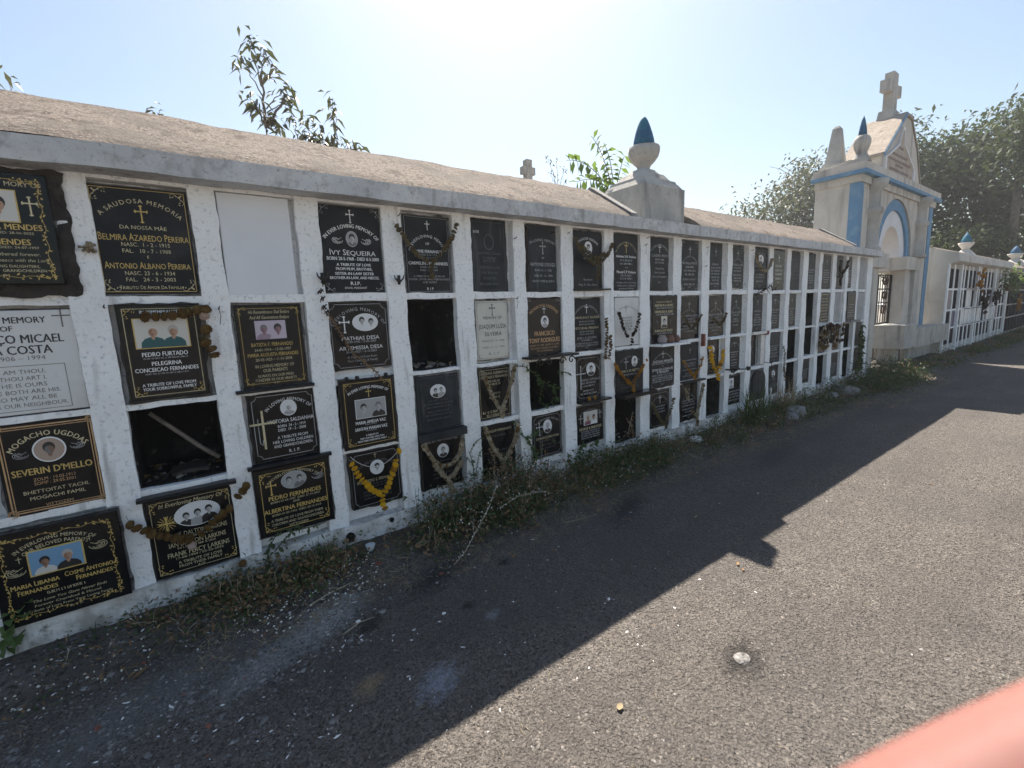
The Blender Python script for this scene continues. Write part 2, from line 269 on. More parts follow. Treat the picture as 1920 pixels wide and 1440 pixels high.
# ------------------------------------------------------------------ mesh helpers
class MB:
    def __init__(s):
        s.v, s.f, s.m, s.sm = [], [], [], []
    def add(s, vs, fs, m=0, smooth=False):
        b = len(s.v)
        s.v.extend(tuple(v) for v in vs)
        for f in fs:
            s.f.append(tuple(i + b for i in f)); s.m.append(m); s.sm.append(smooth)
    def box(s, x0, x1, y0, y1, z0, z1, m=0):
        s.add([(x0, y0, z0), (x1, y0, z0), (x1, y1, z0), (x0, y1, z0), (x0, y0, z1), (x1, y0, z1), (x1, y1, z1), (x0, y1, z1)],
              [(0, 3, 2, 1), (4, 5, 6, 7), (0, 1, 5, 4), (1, 2, 6, 5), (2, 3, 7, 6), (3, 0, 4, 7)], m)
    def cbox(s, x0, x1, y0, y1, z0, z1, c, m=0):
        """box with its front (low y) edges chamfered by c"""
        vs = [(x0, y1, z0), (x1, y1, z0), (x1, y1, z1), (x0, y1, z1), (x0, y0 + c, z0), (x1, y0 + c, z0), (x1, y0 + c, z1), (x0, y0 + c, z1),
              (x0 + c, y0, z0 + c), (x1 - c, y0, z0 + c), (x1 - c, y0, z1 - c), (x0 + c, y0, z1 - c)]
        fs = [(0, 3, 2, 1), (0, 1, 5, 4), (1, 2, 6, 5), (2, 3, 7, 6), (3, 0, 4, 7), (4, 5, 9, 8), (5, 6, 10, 9), (6, 7, 11, 10), (7, 4, 8, 11), (8, 9, 10, 11)]
        s.add(vs, fs, m)
    def rough_box(s, x0, x1, y0, y1, z0, z1, step, amp, m=0, freq=6.0):
        """subdivided box whose points wander by amp: hand-trowelled edges"""
        def ax(a, b):
            n = max(1, int(round((b - a) / step)))
            return [a + (b - a) * i / n for i in range(n + 1)]
        X, Y, Z = ax(x0, x1), ax(y0, y1), ax(z0, z1)
        idx = {}
        def vid(x, y, z):
            k = (round(x, 5), round(y, 5), round(z, 5))
            if k not in idx:
                p = Vector((x, y, z)) * freq
                d = Vector((noise.noise(p), noise.noise(p + Vector((31, 7, 3))), noise.noise(p + Vector((5, 57, 19))))) * amp
                d += Vector((noise.noise(p * 4.1), noise.noise(p * 4.1 + Vector((11, 2, 9))), noise.noise(p * 4.1 + Vector((3, 21, 4))))) * amp * .45
                idx[k] = len(s.v)
                s.v.append((x + d.x, y + d.y, z + d.z))
            return idx[k]
        def grid(A, B, fn, flip):
            for i in range(len(A) - 1):
                for j in range(len(B) - 1):
                    q = [vid(*fn(A[i], B[j])), vid(*fn(A[i + 1], B[j])), vid(*fn(A[i + 1], B[j + 1])), vid(*fn(A[i], B[j + 1]))]
                    s.f.append(tuple(q[::-1] if flip else q)); s.m.append(m); s.sm.append(False)
        grid(X, Z, lambda a, b: (a, y0, b), False)
        grid(X, Z, lambda a, b: (a, y1, b), True)
        grid(Y, Z, lambda a, b: (x0, a, b), True)
        grid(Y, Z, lambda a, b: (x1, a, b), False)
        grid(X, Y, lambda a, b: (a, b, z0), True)
        grid(X, Y, lambda a, b: (a, b, z1), False)
    def tube(s, pts, radii, n=6, m=0, smooth=True, cap=True):
        pts = [Vector(p) for p in pts]
        if not isinstance(radii, (list, tuple)):
            radii = [radii] * len(pts)
        b = len(s.v)
        prev = None
        for i, p in enumerate(pts):
            t = (pts[min(i + 1, len(pts) - 1)] - pts[max(i - 1, 0)])
            if t.length < 1e-9: t = Vector((0, 0, 1))
            t.normalize()
            a = prev if prev is not None else (Vector((0, 0, 1)) if abs(t.z) < .9 else Vector((1, 0, 0)))
            a = (a - t * a.dot(t))
            if a.length < 1e-6: a = t.orthogonal()
            a.normalize(); prev = a
            c = t.cross(a)
            for k in range(n):
                th = 2 * math.pi * k / n
                s.v.append(tuple(p + (a * math.cos(th) + c * math.sin(th)) * radii[i]))
        for i in range(len(pts) - 1):
            for k in range(n):
                k2 = (k + 1) % n
                s.f.append((b + i * n + k, b + i * n + k2, b + (i + 1) * n + k2, b + (i + 1) * n + k)); s.m.append(m); s.sm.append(smooth)
        if cap:
            s.f.append(tuple(b + k for k in range(n))[::-1]); s.m.append(m); s.sm.append(False)
            e = b + (len(pts) - 1) * n
            s.f.append(tuple(e + k for k in range(n))); s.m.append(m); s.sm.append(False)
    def lathe(s, prof, cx, cy, n=20, m=0, smooth=True, wob=0.0):
        b = len(s.v)
        for i, (r, z) in enumerate(prof):
            for k in range(n):
                th = 2 * math.pi * k / n
                rr = max(r, 1e-4) * (1 + wob * noise.noise(Vector((math.cos(th) * 2, math.sin(th) * 2, z * 6))))
                s.v.append((cx + rr * math.cos(th), cy + rr * math.sin(th), z))
        for i in range(len(prof) - 1):
            for k in range(n):
                k2 = (k + 1) % n
                s.f.append((b + i * n + k, b + i * n + k2, b + (i + 1) * n + k2, b + (i + 1) * n + k)); s.m.append(m); s.sm.append(smooth)
        s.f.append(tuple(b + k for k in range(n))[::-1]); s.m.append(m); s.sm.append(False)
        e = b + (len(prof) - 1) * n
        s.f.append(tuple(e + k for k in range(n))); s.m.append(m); s.sm.append(False)
    def prism(s, poly, a0, a1, axis='y', m=0):
        """polygon given as (p, q) pairs, extruded along axis from a0 to a1"""
        n = len(poly)
        def P(p, q, a):
            return {'y': (p, a, q), 'x': (a, p, q), 'z': (p, q, a)}[axis]
        b = len(s.v)
        s.v.extend([P(p, q, a0) for p, q in poly] + [P(p, q, a1) for p, q in poly])
        s.f.append(tuple(b + i for i in range(n))); s.m.append(m); s.sm.append(False)
        s.f.append(tuple(b + n + i for i in range(n))[::-1]); s.m.append(m); s.sm.append(False)
        for i in range(n):
            j = (i + 1) % n
            s.f.append((b + i, b + n + i, b + n + j, b + j)); s.m.append(m); s.sm.append(False)
    def build(s, name, mats, parent=None, kind=None, recalc=False):
        if not isinstance(mats, (list, tuple)): mats = [mats]
        me = bpy.data.meshes.new(name)
        off = Vector((0, 0, 0)) if parent is None else WORLD[parent.name]
        me.from_pydata([(v[0] - off.x, v[1] - off.y, v[2] - off.z) for v in s.v], [], s.f)
        for m in mats: me.materials.append(M[m] if isinstance(m, str) else m)
        me.polygons.foreach_set('material_index', s.m)
        me.polygons.foreach_set('use_smooth', s.sm)
        if recalc:
            bm = bmesh.new(); bm.from_mesh(me); bmesh.ops.recalc_face_normals(bm, faces=bm.faces); bm.to_mesh(me); bm.free()
        me.update()
        o = bpy.data.objects.new(name, me)
        col.objects.link(o)
        WORLD[o.name] = off.copy()
        if parent is not None: o.parent = parent
        if kind: o['kind'] = kind
        return o

WORLD = {}
def thing(name, loc, label, cat, group=None):
    o = bpy.data.objects.new(name, None)
    o.empty_display_size = .05
    col.objects.link(o)
    o.location = loc
    WORLD[o.name] = Vector(loc)
    tag(o, label, cat, group)
    return o
def tag(o, label, cat, group=None):
    o['label'] = label; o['category'] = cat
    if group: o['group'] = group
    return o
def smooth01(a, b, x):
    t = min(1, max(0, (x - a) / (b - a))); return t * t * (3 - 2 * t)
def arrays_obj(name, V, F, mats, mi=None, parent=None, kind=None):
    """vertices (n,3) and equally sized faces (k,m) as numpy arrays"""
    me = bpy.data.meshes.new(name)
    off = np.zeros(3) if parent is None else np.array(WORLD[parent.name])
    V = np.asarray(V, np.float32) - off.astype(np.float32)
    k, w = F.shape
    me.vertices.add(len(V)); me.vertices.foreach_set('co', V.ravel())
    me.loops.add(k * w); me.loops.foreach_set('vertex_index', F.astype(np.int32).ravel())
    me.polygons.add(k); me.polygons.foreach_set('loop_start', np.arange(0, k * w, w, dtype=np.int32))
    me.polygons.foreach_set('loop_total', np.full(k, w, np.int32))
    for m in mats: me.materials.append(M[m])
    if mi is not None: me.polygons.foreach_set('material_index', mi.astype(np.int32))
    me.update(calc_edges=True); me.validate()
    o = bpy.data.objects.new(name, me)
    col.objects.link(o)
    WORLD[o.name] = Vector(off)
    if parent is not None: o.parent = parent
    if kind: o['kind'] = kind
    return o

# leaves: each a folded blade of four triangles (two quads)
def leaf_arrays(P, D, L, W, fold=.25, droop=.2):
    """P bases (n,3), D unit directions (n,3), L lengths, W widths -> V, F(quads), 6 verts a leaf"""
    n = len(P)
    up = RNG.normal(size=(n, 3)) * .5 + np.array([0, 0, 1.0])
    S = np.cross(D, up); S /= np.linalg.norm(S, axis=1, keepdims=True) + 1e-9
    U = np.cross(S, D)
    L = np.broadcast_to(L, n)[:, None]; W = np.broadcast_to(W, n)[:, None]
    base = P
    mid = P + D * L * .5 - np.array([0, 0, 1.0]) * L * droop * .25
    tip = P + D * L - np.array([0, 0, 1.0]) * L * droop
    l = mid + S * W * .5 + U * W * fold
    r = mid - S * W * .5 + U * W * fold
    V = np.stack([base, l, tip, r, mid], 1).reshape(-1, 3)
    i = np.arange(n)[:, None] * 5
    F = np.concatenate([i + np.array([[0, 1, 4]]), i + np.array([[1, 2, 4]]), i + np.array([[0, 4, 3]]), i + np.array([[4, 2, 3]])], 0)
    return V, F

# ------------------------------------------------------------------ ground and road
def fbm(x, y, s, o=0.0):
    return N3(x * s, y * s, o) + .5 * N3(x * s * 2.3, y * s * 2.3, o + 7) + .25 * N3(x * s * 5.1, y * s * 5.1, o + 13)
def soil_h(x, y):
    e = -0.36 + .10 * fbm(x, 0, 1.3, 3) + .05 * N3(x * 5, y * 5, 2)
    if x > 9.0: e -= .15 * smooth01(9, 10, x)
    h = -.05 + .13 * smooth01(e - .22, e + .30, y)
    if -1.5 < x < 25 and y > -1.2 and y < .5:
        h += .014 * fbm(x, y, 9, 5) * smooth01(-1.0, -.2, y)
    if y > 1.2: h += .05 * fbm(x, y, .3, 9)
    return h
def road_h(x, y):
    return .006 * fbm(x, y, 1.1, 21) + .003 * N3(x * 7, y * 7, 4)
def sheet(name, xs, ys, hf, material):
    mb = MB()
    nx, ny = len(xs), len(ys)
    mb.v = [(x, y, hf(x, y)) for y in ys for x in xs]
    mb.f = [(j * nx + i, j * nx + i + 1, (j + 1) * nx + i + 1, (j + 1) * nx + i) for j in range(ny - 1) for i in range(nx - 1)]
    mb.m = [0] * len(mb.f); mb.sm = [True] * len(mb.f)
    return mb.build(name, material, kind='structure')
def lin(a, b, n): return [a + (b - a) * i / (n - 1) for i in range(n)]
xs = [-400, -150, -60, -25, -12, -6] + lin(-3, 12, 300) + lin(12.3, 26, 60) + [30, 36, 45, 60, 100, 200, 450]
ys = [-400, -150, -60, -25, -12, -6, -3, -2, -1.4] + lin(-1.1, .4, 50) + [.6, 1, 1.5, 2.2, 3, 4.5, 7, 11, 18, 30, 60, 150, 450]
sheet('ground', xs, ys, soil_h, 'soil')
xs = [-60, -25, -12, -6, -3] + lin(-2, 12, 141) + lin(12.5, 26, 28) + [30, 40, 60, 110]
ys = [-7.5, -6, -4.5, -3.6] + lin(-3.2, .12, 67)
sheet('road', xs, ys, road_h, 'asphalt')
sheet('bounce_verge', [-120, -60, -30, -12, -4, 4, 12, 30, 60, 120], [-120, -70, -40, -24, -14, -9, -6.6], lambda x, y: .03 + .02 * fbm(x, y, .4, 6), 'bounce_ground')  # unseen pale sheet across the lane, added to bounce sunlight onto the niche wall

# ------------------------------------------------------------------ the long wall of niches
PITCH_X = [-1.105, -.655, -.205, .23, .675, 1.125, 1.585, 2.02, 2.475, 2.925, 3.39, 3.85, 4.315, 4.742, 5.195, 5.64, 6.085, 6.57, 7.01, 7.485, 7.915, 8.35]
OPEN_W = .335
COLS = 'ZABCDEFGHIJKLMNOPQRSTU'
COLX = {c: (x - .012, x + OPEN_W - .012) for c, x in zip(COLS, PITCH_X)}
ROWZ = {1: (1.492, 1.962), 2: (1.028, 1.455), 3: (.632, 1.002), 4: (.195, .602)}
OPEN = {'B3', 'E2', 'G3', 'I4', 'L4', 'P3', 'P4', 'Q2', 'Q3', 'R4', 'T4', 'T3'}
WALL = thing('niche_wall', (3.8, .35, 0), 'long whitewashed wall of memorial niches with grey cornice and granular sloping roof', 'wall')
edges = [-3.2] + sorted(sum([list(COLX[c]) for c in COLS], [])) + [8.88]
for i in range(0, len(edges), 2):
    mb = MB()
    mb.rough_box(edges[i], edges[i + 1], 0, .52, .02, 1.985, .035 if edges[i] < 3 else .06, .0075, freq=6)
    mb.build('pillar', 'plaster', WALL)
for c in COLS:
    x0, x1 = COLX[c]
    st = .045 if x0 < 4 else .08
    for a, b in ((.602, .632), (1.002, 1.028), (1.455, 1.492)):
        mb = MB()
        mb.rough_box(x0 - .004, x1 + .004, .006 + random.uniform(0, .008), .5, a + random.uniform(-.005, .003), b + random.uniform(-.003, .005), st, .0065, freq=8)
        mb.build('niche_shelf', 'plaster', WALL)
    mb = MB()
    mb.rough_box(x0 - .004, x1 + .004, .004, .5, 1.962, 1.99, st, .003)
    mb.build('lintel', 'plaster', WALL)
# plinth with a rough foot
mb = MB()
mb.rough_box(-3.2, 8.9, -.018, .5, -.05, .190, .05, .010, freq=7)
mb.build('plinth', 'dirty_plaster', WALL)
mb = MB()
for c in COLS:
    for r in (1, 2, 3, 4):
        if c + str(r) in OPEN: continue
        x0, x1 = COLX[c]; z0, z1 = ROWZ[r]
        mb.box(x0 - .006, x1 + .006, .06, .09, z0 - .006, z1 + .006)
mb.build('niche_closure', 'plaster', WALL)
mb = MB()
mb.box(-3.2, 8.88, .58, .72, -.05, 2.0)
mb.build('back_wall', 'plaster', WALL)
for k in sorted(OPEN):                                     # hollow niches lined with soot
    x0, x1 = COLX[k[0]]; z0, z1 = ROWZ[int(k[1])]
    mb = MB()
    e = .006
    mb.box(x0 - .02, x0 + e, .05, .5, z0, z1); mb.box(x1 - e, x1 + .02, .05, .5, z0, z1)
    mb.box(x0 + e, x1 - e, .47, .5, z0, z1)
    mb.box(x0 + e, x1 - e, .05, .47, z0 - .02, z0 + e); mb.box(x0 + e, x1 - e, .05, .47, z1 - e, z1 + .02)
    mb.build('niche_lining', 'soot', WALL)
# cornice beam
mb = MB()
mb.rough_box(-3.2, 8.93, -.115, .05, 1.975, 2.066, .05, .006, freq=4)
mb.build('cornice', 'cornice', WALL)
# roof slabs: between the left end and the tower, and between the tower and the gate end
RIDGE_Y, RIDGE_Z = .36, 2.362
def roof_z(y): return 2.066 + (RIDGE_Z - 2.066) * (y + .11) / (RIDGE_Y + .11)
def roof_part(x0, x1):
    mb = MB()
    nx, ny = int((x1 - x0) / .05), 16
    idx = {}
    for side in (0, 1):
        for j in range(ny + 1):
            for i in range(nx + 1):
                x = x0 + (x1 - x0) * i / nx
                t = j / ny
                y = (-.112 + t * (RIDGE_Y + .112)) if side == 0 else (RIDGE_Y + t * .47)
                z = (roof_z(y) if side == 0 else RIDGE_Z - t * .34) + .010 * fbm(x, y, 2.2, 31) + .004 * N3(x * 18, y * 18, 3)
                if side == 0: z += .012 * math.sin(min(1, t / .12) * math.pi / 2) - .004
                idx[(side, i, j)] = len(mb.v); mb.v.append((x, y, z))
        for j in range(ny):
            for i in range(nx):
                mb.f.append((idx[(side, i, j)], idx[(side, i + 1, j)], idx[(side, i + 1, j + 1)], idx[(side, i, j + 1)])); mb.m.append(0); mb.sm.append(True)
    # closed gable ends
    for i in (0, nx):
        ring = [mb.v[idx[(0, i, j)]] for j in range(ny + 1)] + [mb.v[idx[(1, i, j)]] for j in range(1, ny + 1)]
        x = ring[0][0]
        ring += [(x, .83, 1.97), (x, -.10, 1.985)]
        mb.add(ring, [tuple(range(len(ring)))], 0)
    return mb.build('roof', 'roof', WALL)
roof_part(-3.2, 3.06)
roof_part(3.96, 7.82)
for x0, x1 in ((3.02, 3.10), (7.80, 7.88)):               # raised concrete verges
    mb = MB()
    mb.prism([(-.10, 2.05), (-.09, 2.10), (RIDGE_Y, RIDGE_Z + .035), (.80, 2.09), (.80, 2.0), (-.05, 2.0)], x0, x1, 'x')
    mb.build('roof_verge', 'rubble', WALL, recalc=True)
mb = MB()
mb.box(7.88, 8.88, -.09, .70, 1.98, 2.05)
mb.box(3.10, 3.96, -.09, .70, 1.98, 2.045)
mb.build('roof_deck', 'concrete', WALL)

# tower with blue cone on the roof
TW = thing('roof_finial_tower', (3.64, .27, 2.05), 'square concrete roof tower topped by a bowl and a blue pointed cone', 'finial')
mb = MB()
mb.rough_box(3.350, 3.934, .045, .525, 2.05, 2.403, .06, .005)
mb.build('base_block', 'concrete', TW)
def frustum(mb, cx, cy, z0, a0, b0, z1, a1, b1, m=0):
    vs = [(cx - a0, cy - b0, z0), (cx + a0, cy - b0, z0), (cx + a0, cy + b0, z0), (cx - a0, cy + b0, z0),
          (cx - a1, cy - b1, z1), (cx + a1, cy - b1, z1), (cx + a1, cy + b1, z1), (cx - a1, cy + b1, z1)]
    mb.add(vs, [(0, 3, 2, 1), (4, 5, 6, 7), (0, 1, 5, 4), (1, 2, 6, 5), (2, 3, 7, 6), (3, 0, 4, 7)], m)
mb = MB()
frustum(mb, 3.642, .285, 2.403, .285, .232, 2.455, .245, .20)
frustum(mb, 3.642, .285, 2.455, .24, .195, 2.481, .23, .185)
frustum(mb, 3.642, .285, 2.481, .205, .165, 2.548, .145, .12)
frustum(mb, 3.642, .285, 2.548, .13, .105, 2.595, .075, .07)
mb.build('stepped_cap', 'concrete', TW)
mb = MB()
mb.lathe([(.07, 2.58), (.056, 2.606), (.066, 2.632), (.100, 2.663), (.126, 2.70), (.137, 2.746), (.138, 2.79), (.10, 2.80)], 3.642, .275, 14, wob=.07)
mb.build('bowl', 'concrete', TW)
mb = MB()
mb.lathe([(.094, 2.797), (.089, 2.85), (.075, 2.91), (.056, 2.97), (.038, 3.015), (.02, 3.045), (.004, 3.055)], 3.642, .275, 18, wob=.08)
mb.build('cone', 'cone_blue', TW)

# small cross behind the roof
CR = thing('grave_cross', (4.62, 3.2, .1), 'plain stone cross showing above the roof ridge behind the niche wall', 'cross')
mb = MB()
mb.box(4.57, 4.67, 3.14, 3.24, .1, 3.64)
mb.build('upright', 'stone', CR)
mb = MB()
mb.box(4.505, 4.568, 3.145, 3.235, 3.43, 3.535); mb.build('arm', 'stone', CR)
mb = MB(); mb.box(4.672, 4.735, 3.145, 3.235, 3.43, 3.535); mb.build('arm', 'stone', CR)

# ------------------------------------------------------------------ gateway with gable, arch and blue trim
GX0, GX1, GY0, GY1 = 9.05, 13.30, .30, .93
GC = (GX0 + GX1) / 2 - .15
GT = thing('cemetery_gateway', (11.17, .65, 0), 'limewashed gateway with blue trim, round arch, gable roof and stone cross on top', 'gate')
OW, AW, SP = .78, .52, 2.14                 # half opening below the imposts, arch radius, spring height
ZI = 1.88
def arch_pts(r, z, n=20, cx=GC): return [(cx + r * math.cos(math.pi * (1 - k / n)), z + r * math.sin(math.pi * (1 - k / n)) * 1.0) for k in range(n + 1)]
mb = MB()
mb.box(GX0, GC - OW, GY0, .55, 0, ZI); mb.box(GX0, GX0 + .3, .55, GY1, 0, ZI); mb.build('pier', 'gate_wall', GT)
mb = MB()
mb.box(GC + OW, GX1, GY0, .55, 0, ZI); mb.box(GX1 - .3, GX1, .55, GY1, 0, ZI); mb.build('pier', 'gate_wall', GT)
mb = MB()
R1 = 1.0
ins = [(GC - AW, SP - .018)] + arch_pts(AW, SP) + [(GC + AW, SP - .018)]
outs = [(GC - R1 * 1.0, SP - .018)] + arch_pts(R1, SP) + [(GC + R1, SP - .018)]
for i in range(len(ins) - 1):               # lunette set back behind the blue arch
    a, b, c, d = ins[i], ins[i + 1], outs[i + 1], outs[i]
    y0, y1 = GY0 + .06, GY1
    mb.add([(a[0], y0, a[1]), (b[0], y0, b[1]), (c[0], y0, c[1]), (d[0], y0, d[1]), (a[0], y1, a[1]), (b[0], y1, b[1]), (c[0], y1, c[1]), (d[0], y1, d[1])],
           [(0, 1, 2, 3), (7, 6, 5, 4), (0, 4, 5, 1)])
mb.build('lunette', 'gate_white', GT, recalc=False)
mb = MB()
rim = outs
for i in range(len(rim) - 1):
    a, b = rim[i], rim[i + 1]
    ztop = 3.28
    mb.add([(a[0], GY0, a[1]), (b[0], GY0, b[1]), (b[0], GY0, ztop), (a[0], GY0, ztop)], [(0, 1, 2, 3)])
    mb.add([(a[0], GY0, a[1]), (b[0], GY0, b[1]), (b[0], GY0 + .062, b[1]), (a[0], GY0 + .062, a[1])], [(0, 3, 2, 1)])
mb.box(GX0, GC - R1, GY0, GY1, ZI, 3.28); mb.box(GC + R1, GX1, GY0, GY1, ZI, 3.28)
mb.box(GC - R1, GC + R1, GY1 - .06, GY1, 3.16, 3.28)
mb.build('upper_wall', 'gate_wall', GT)
for sgn in (-1, 1):                         # imposts and pilasters
    mb = MB()
    xa, xb = sorted((GC + sgn * AW, GC + sgn * (OW + .70)))
    mb.box(xa, xb, GY0 - .07, GY1 - .002, ZI - .003, SP - .02)
    mb.build('impost', 'gate_wall', GT)
    mb = MB()
    px = GC + sgn * 1.36
    mb.box(px - .17, px + .17, GY0 - .055, GY0 + .01, .05, ZI)
    mb.lathe([(.20, SP - .02), (.20, SP + .04), (.16, SP + .08), (.155, 2.72), (.20, 2.76), (.20, 2.82), (.15, 2.86), (.15, 3.10), (.22, 3.18), (.24, 3.28)], px, GY0 + .03, 16)
    mb.build('pilaster', 'concrete', GT)
ring_o, ring_i = arch_pts(.985, SP), arch_pts(.80, SP)
mb = MB()
for i in range(len(ring_o) - 1):
    a, b, c, d = ring_i[i], ring_i[i + 1], ring_o[i + 1], ring_o[i]
    y0, y1 = GY0 + .025, GY0 + .075
    mb.add([(a[0], y0, a[1]), (b[0], y0, b[1]), (c[0], y0, c[1]), (d[0], y0, d[1]), (a[0], y1, a[1]), (b[0], y1, b[1]), (c[0], y1, c[1]), (d[0], y1, d[1])],
           [(0, 1, 2, 3), (0, 4, 5, 1), (3, 2, 6, 7)])
mb.build('blue_arch', 'blue', GT)
for x0, x1 in ((GX0 - .005, GX0 + .17), (GX1 - .25, GX1 + .005)):
    mb = MB()
    mb.box(x0, x1, GY0 - .012, GY0 + .13, .05, 3.25)
    mb.build('blue_corner_strip', 'blue', GT)
mb = MB()
mb.box(GX0 - .10, GX1 + .10, GY0 - .10, GY1 + .01, 3.355, 3.47)
mb.box(GX0 - .03, GX1 + .03, GY0 - .04, GY1 + .005, 3.19, 3.30)
mb.build('entablature', 'gate_wall', GT)
mb = MB()
mb.box(GX0 - .12, GX1 + .12, GY0 - .12, GY1 + .03, 3.30, 3.355)
mb.build('blue_moulding', 'blue', GT)
mb = MB()
mb.box(GX0 + .06, GX0 + .95, GY0 + .02, GY1 - .02, 3.47, 3.56); mb.build('attic_step', 'concrete', GT); mb = MB(); mb.box(GX1 - .95, GX1 - .06, GY0 + .02, GY1 - .02, 3.47, 3.56)
mb.build('attic_step', 'concrete', GT)
# gabled body
hw = 1.14
GB = [(10.03, 3.47), (10.03, 3.74), (11.04, 4.57), (11.44, 4.57), (11.92, 4.12), (12.33, 3.47)]
mb = MB()
mb.prism(GB, GY0 + .02, GY1 - .06, 'y')
mb.build('gable', 'gate_wall', GT, recalc=True)
mb = MB()
mb.prism([(9.99, 3.73), (10.0, 3.785), (11.03, 4.625), (11.04, 4.575)], GY0 - .02, GY1 - .02, 'y')
mb.build('gable_roof', 'gable_plaster', GT, recalc=True)
mb = MB()
mb.prism([(11.45, 4.575), (11.46, 4.62), (11.95, 4.16), (12.37, 3.48), (12.34, 3.475), (11.93, 4.13)], GY0 + .0, GY1 - .02, 'y')
mb.build('gable_roof', 'gable_plaster', GT, recalc=True)
mb = MB()
mb.prism([(9.985, 3.715), (10.0, 3.775), (11.03, 4.615), (11.05, 4.57)], GY0 - .035, GY0 - .021, 'y')
mb.build('blue_gable_edge', 'blue', GT, recalc=True)
mb = MB()
mb.box(11.035, 11.45, GY0 - .02, GY1 - .02, 4.575, 4.625)
mb.build('gable_ridge_cap', 'gable_plaster', GT)
# niche frame and inscription in the gable
PAN = [(10.18, 3.52), (10.18, 3.74), (10.34, 3.80), (10.80, 4.02), (10.92, 4.30), (11.02, 4.30), (11.10, 4.05), (11.50, 3.84), (11.72, 3.72), (11.72, 3.52)]
mb = MB()
cxm, czm = 10.95, 3.75
big = [(cxm + (x - cxm) * 1.09, czm + (z - czm) * 1.09) for x, z in PAN]
for i in range(len(PAN)):
    j = (i + 1) % len(PAN)
    a, b, c, d = PAN[i], PAN[j], big[j], big[i]
    mb.add([(a[0], GY0 - .02, a[1]), (b[0], GY0 - .02, b[1]), (c[0], GY0 - .02, c[1]), (d[0], GY0 - .02, d[1]), (a[0], GY0 + .03, a[1]), (b[0], GY0 + .03, b[1]), (c[0], GY0 + .03, c[1]), (d[0], GY0 + .03, d[1])],
           [(0, 1, 2, 3), (0, 4, 5, 1), (2, 6, 7, 3)])
mb.build('gable_moulding', 'gate_white', GT, recalc=True)
mb = MB()
mb.prism(PAN, GY0 + .008, GY0 + .03, 'y')
ins_o = mb.build('inscription_slab', 'inscription', GT, recalc=True)
mb = MB()
for z, w in ((4.0, .10), (3.86, .42), (3.76, .60), (3.69, .22), (3.60, .55)):
    x = 10.95 - w
    while x < 10.95 + w:
        l = random.uniform(.03, .09)
        mb.box(x, x + l, GY0 + .004, GY0 + .012, z - .022, z + .022)
        x += l + random.uniform(.015, .035)
mb.build('faded_inscription', 'faint_red', GT, kind='stuff')
# cross on the gable
CX, CY = 11.22, .60
mb = MB()
frustum(mb, CX, CY, 4.60, .22, .13, 4.76, .19, .11)
frustum(mb, CX, CY, 4.76, .125, .075, 5.42, .12, .07)
for sgn in (-1, 1):
    vs = [(CX + sgn * .118, CY - .068, 5.07), (CX + sgn * .118, CY + .068, 5.07), (CX + sgn * .118, CY + .068, 5.23), (CX + sgn * .118, CY - .068, 5.23),
          (CX + sgn * .33, CY - .075, 5.05), (CX + sgn * .33, CY + .075, 5.05), (CX + sgn * .33, CY + .075, 5.25), (CX + sgn * .33, CY - .075, 5.25)]
    mb.add(vs, [(0, 1, 2, 3), (4, 7, 6, 5), (0, 4, 5, 1), (1, 5, 6, 2), (2, 6, 7, 3), (3, 7, 4, 0)])
mb.build('gable_cross', 'concrete', GT, recalc=True)
# obelisks and pointed finials at the corners
for ox in (GX0 + .30,):
    mb = MB()
    frustum(mb, ox, .76, 3.56, .16, .14, 3.62, .155, .135)
    frustum(mb, ox, .76, 3.62, .13, .115, 4.17, .062, .055)
    frustum(mb, ox, .76, 4.17, .062, .055, 4.21, .035, .03)
    mb.build('obelisk', 'concrete', GT)
for ox in (GX0 + .36,):
    mb = MB()
    mb.lathe([(.15, 3.555), (.13, 3.60), (.085, 3.68), (.08, 3.72), (.105, 3.78), (.122, 3.85), (.12, 3.91), (.09, 3.96), (.055, 3.98)], ox, .42, 16)
    f = mb.build('finial_bulb', 'concrete', GT)
    mb = MB()
    mb.lathe([(.058, 3.98), (.056, 4.04), (.044, 4.12), (.025, 4.21), (.003, 4.28)], ox, .42, 14)
    mb.build('finial_cone', 'cone_blue', GT)
# iron grille leaves behind the arch
GR = thing('iron_gate', (GC, .515, 0), 'black iron bar gate with scrollwork standing inside the blue trimmed gateway', 'gate')
for sgn in (-1, 1):
    a, b = sorted((GC + sgn * .015, GC + sgn * (OW - .01)))
    mb = MB()
    for x in (a, b): mb.box(x - .015, x + .015, .50, .53, .12, 1.80)
    for z in (.14, .85, 1.25, 1.52, 1.79): mb.box(a, b, .505, .525, z - .012, z + .012)
    fr = mb.build('leaf_frame', 'iron', GR)
    n = 11
    for i in range(1, n):
        x = a + (b - a) * i / n
        mb = MB()
        mb.tube([(x, .515, .14), (x, .515, 1.79 if i % 2 == 0 else .87)], .008, 6)
        mb.build('bar', 'iron', fr)
    mb = MB()
    cx = (a + b) / 2
    for q in (-1, 1):
        for zc, rr in ((1.66, .12), (1.38, .11), (1.10, .12)):
            pts = [(cx + q * (.02 + rr * (1 - t / 14) * (1 - math.cos(t * .5)) * .8), .495, zc + rr * (1 - t / 18) * math.sin(t * .5)) for t in range(14)]
            mb.tube(pts, .012, 5)
    mb.build('scrollwork', 'rust', fr, kind='stuff')
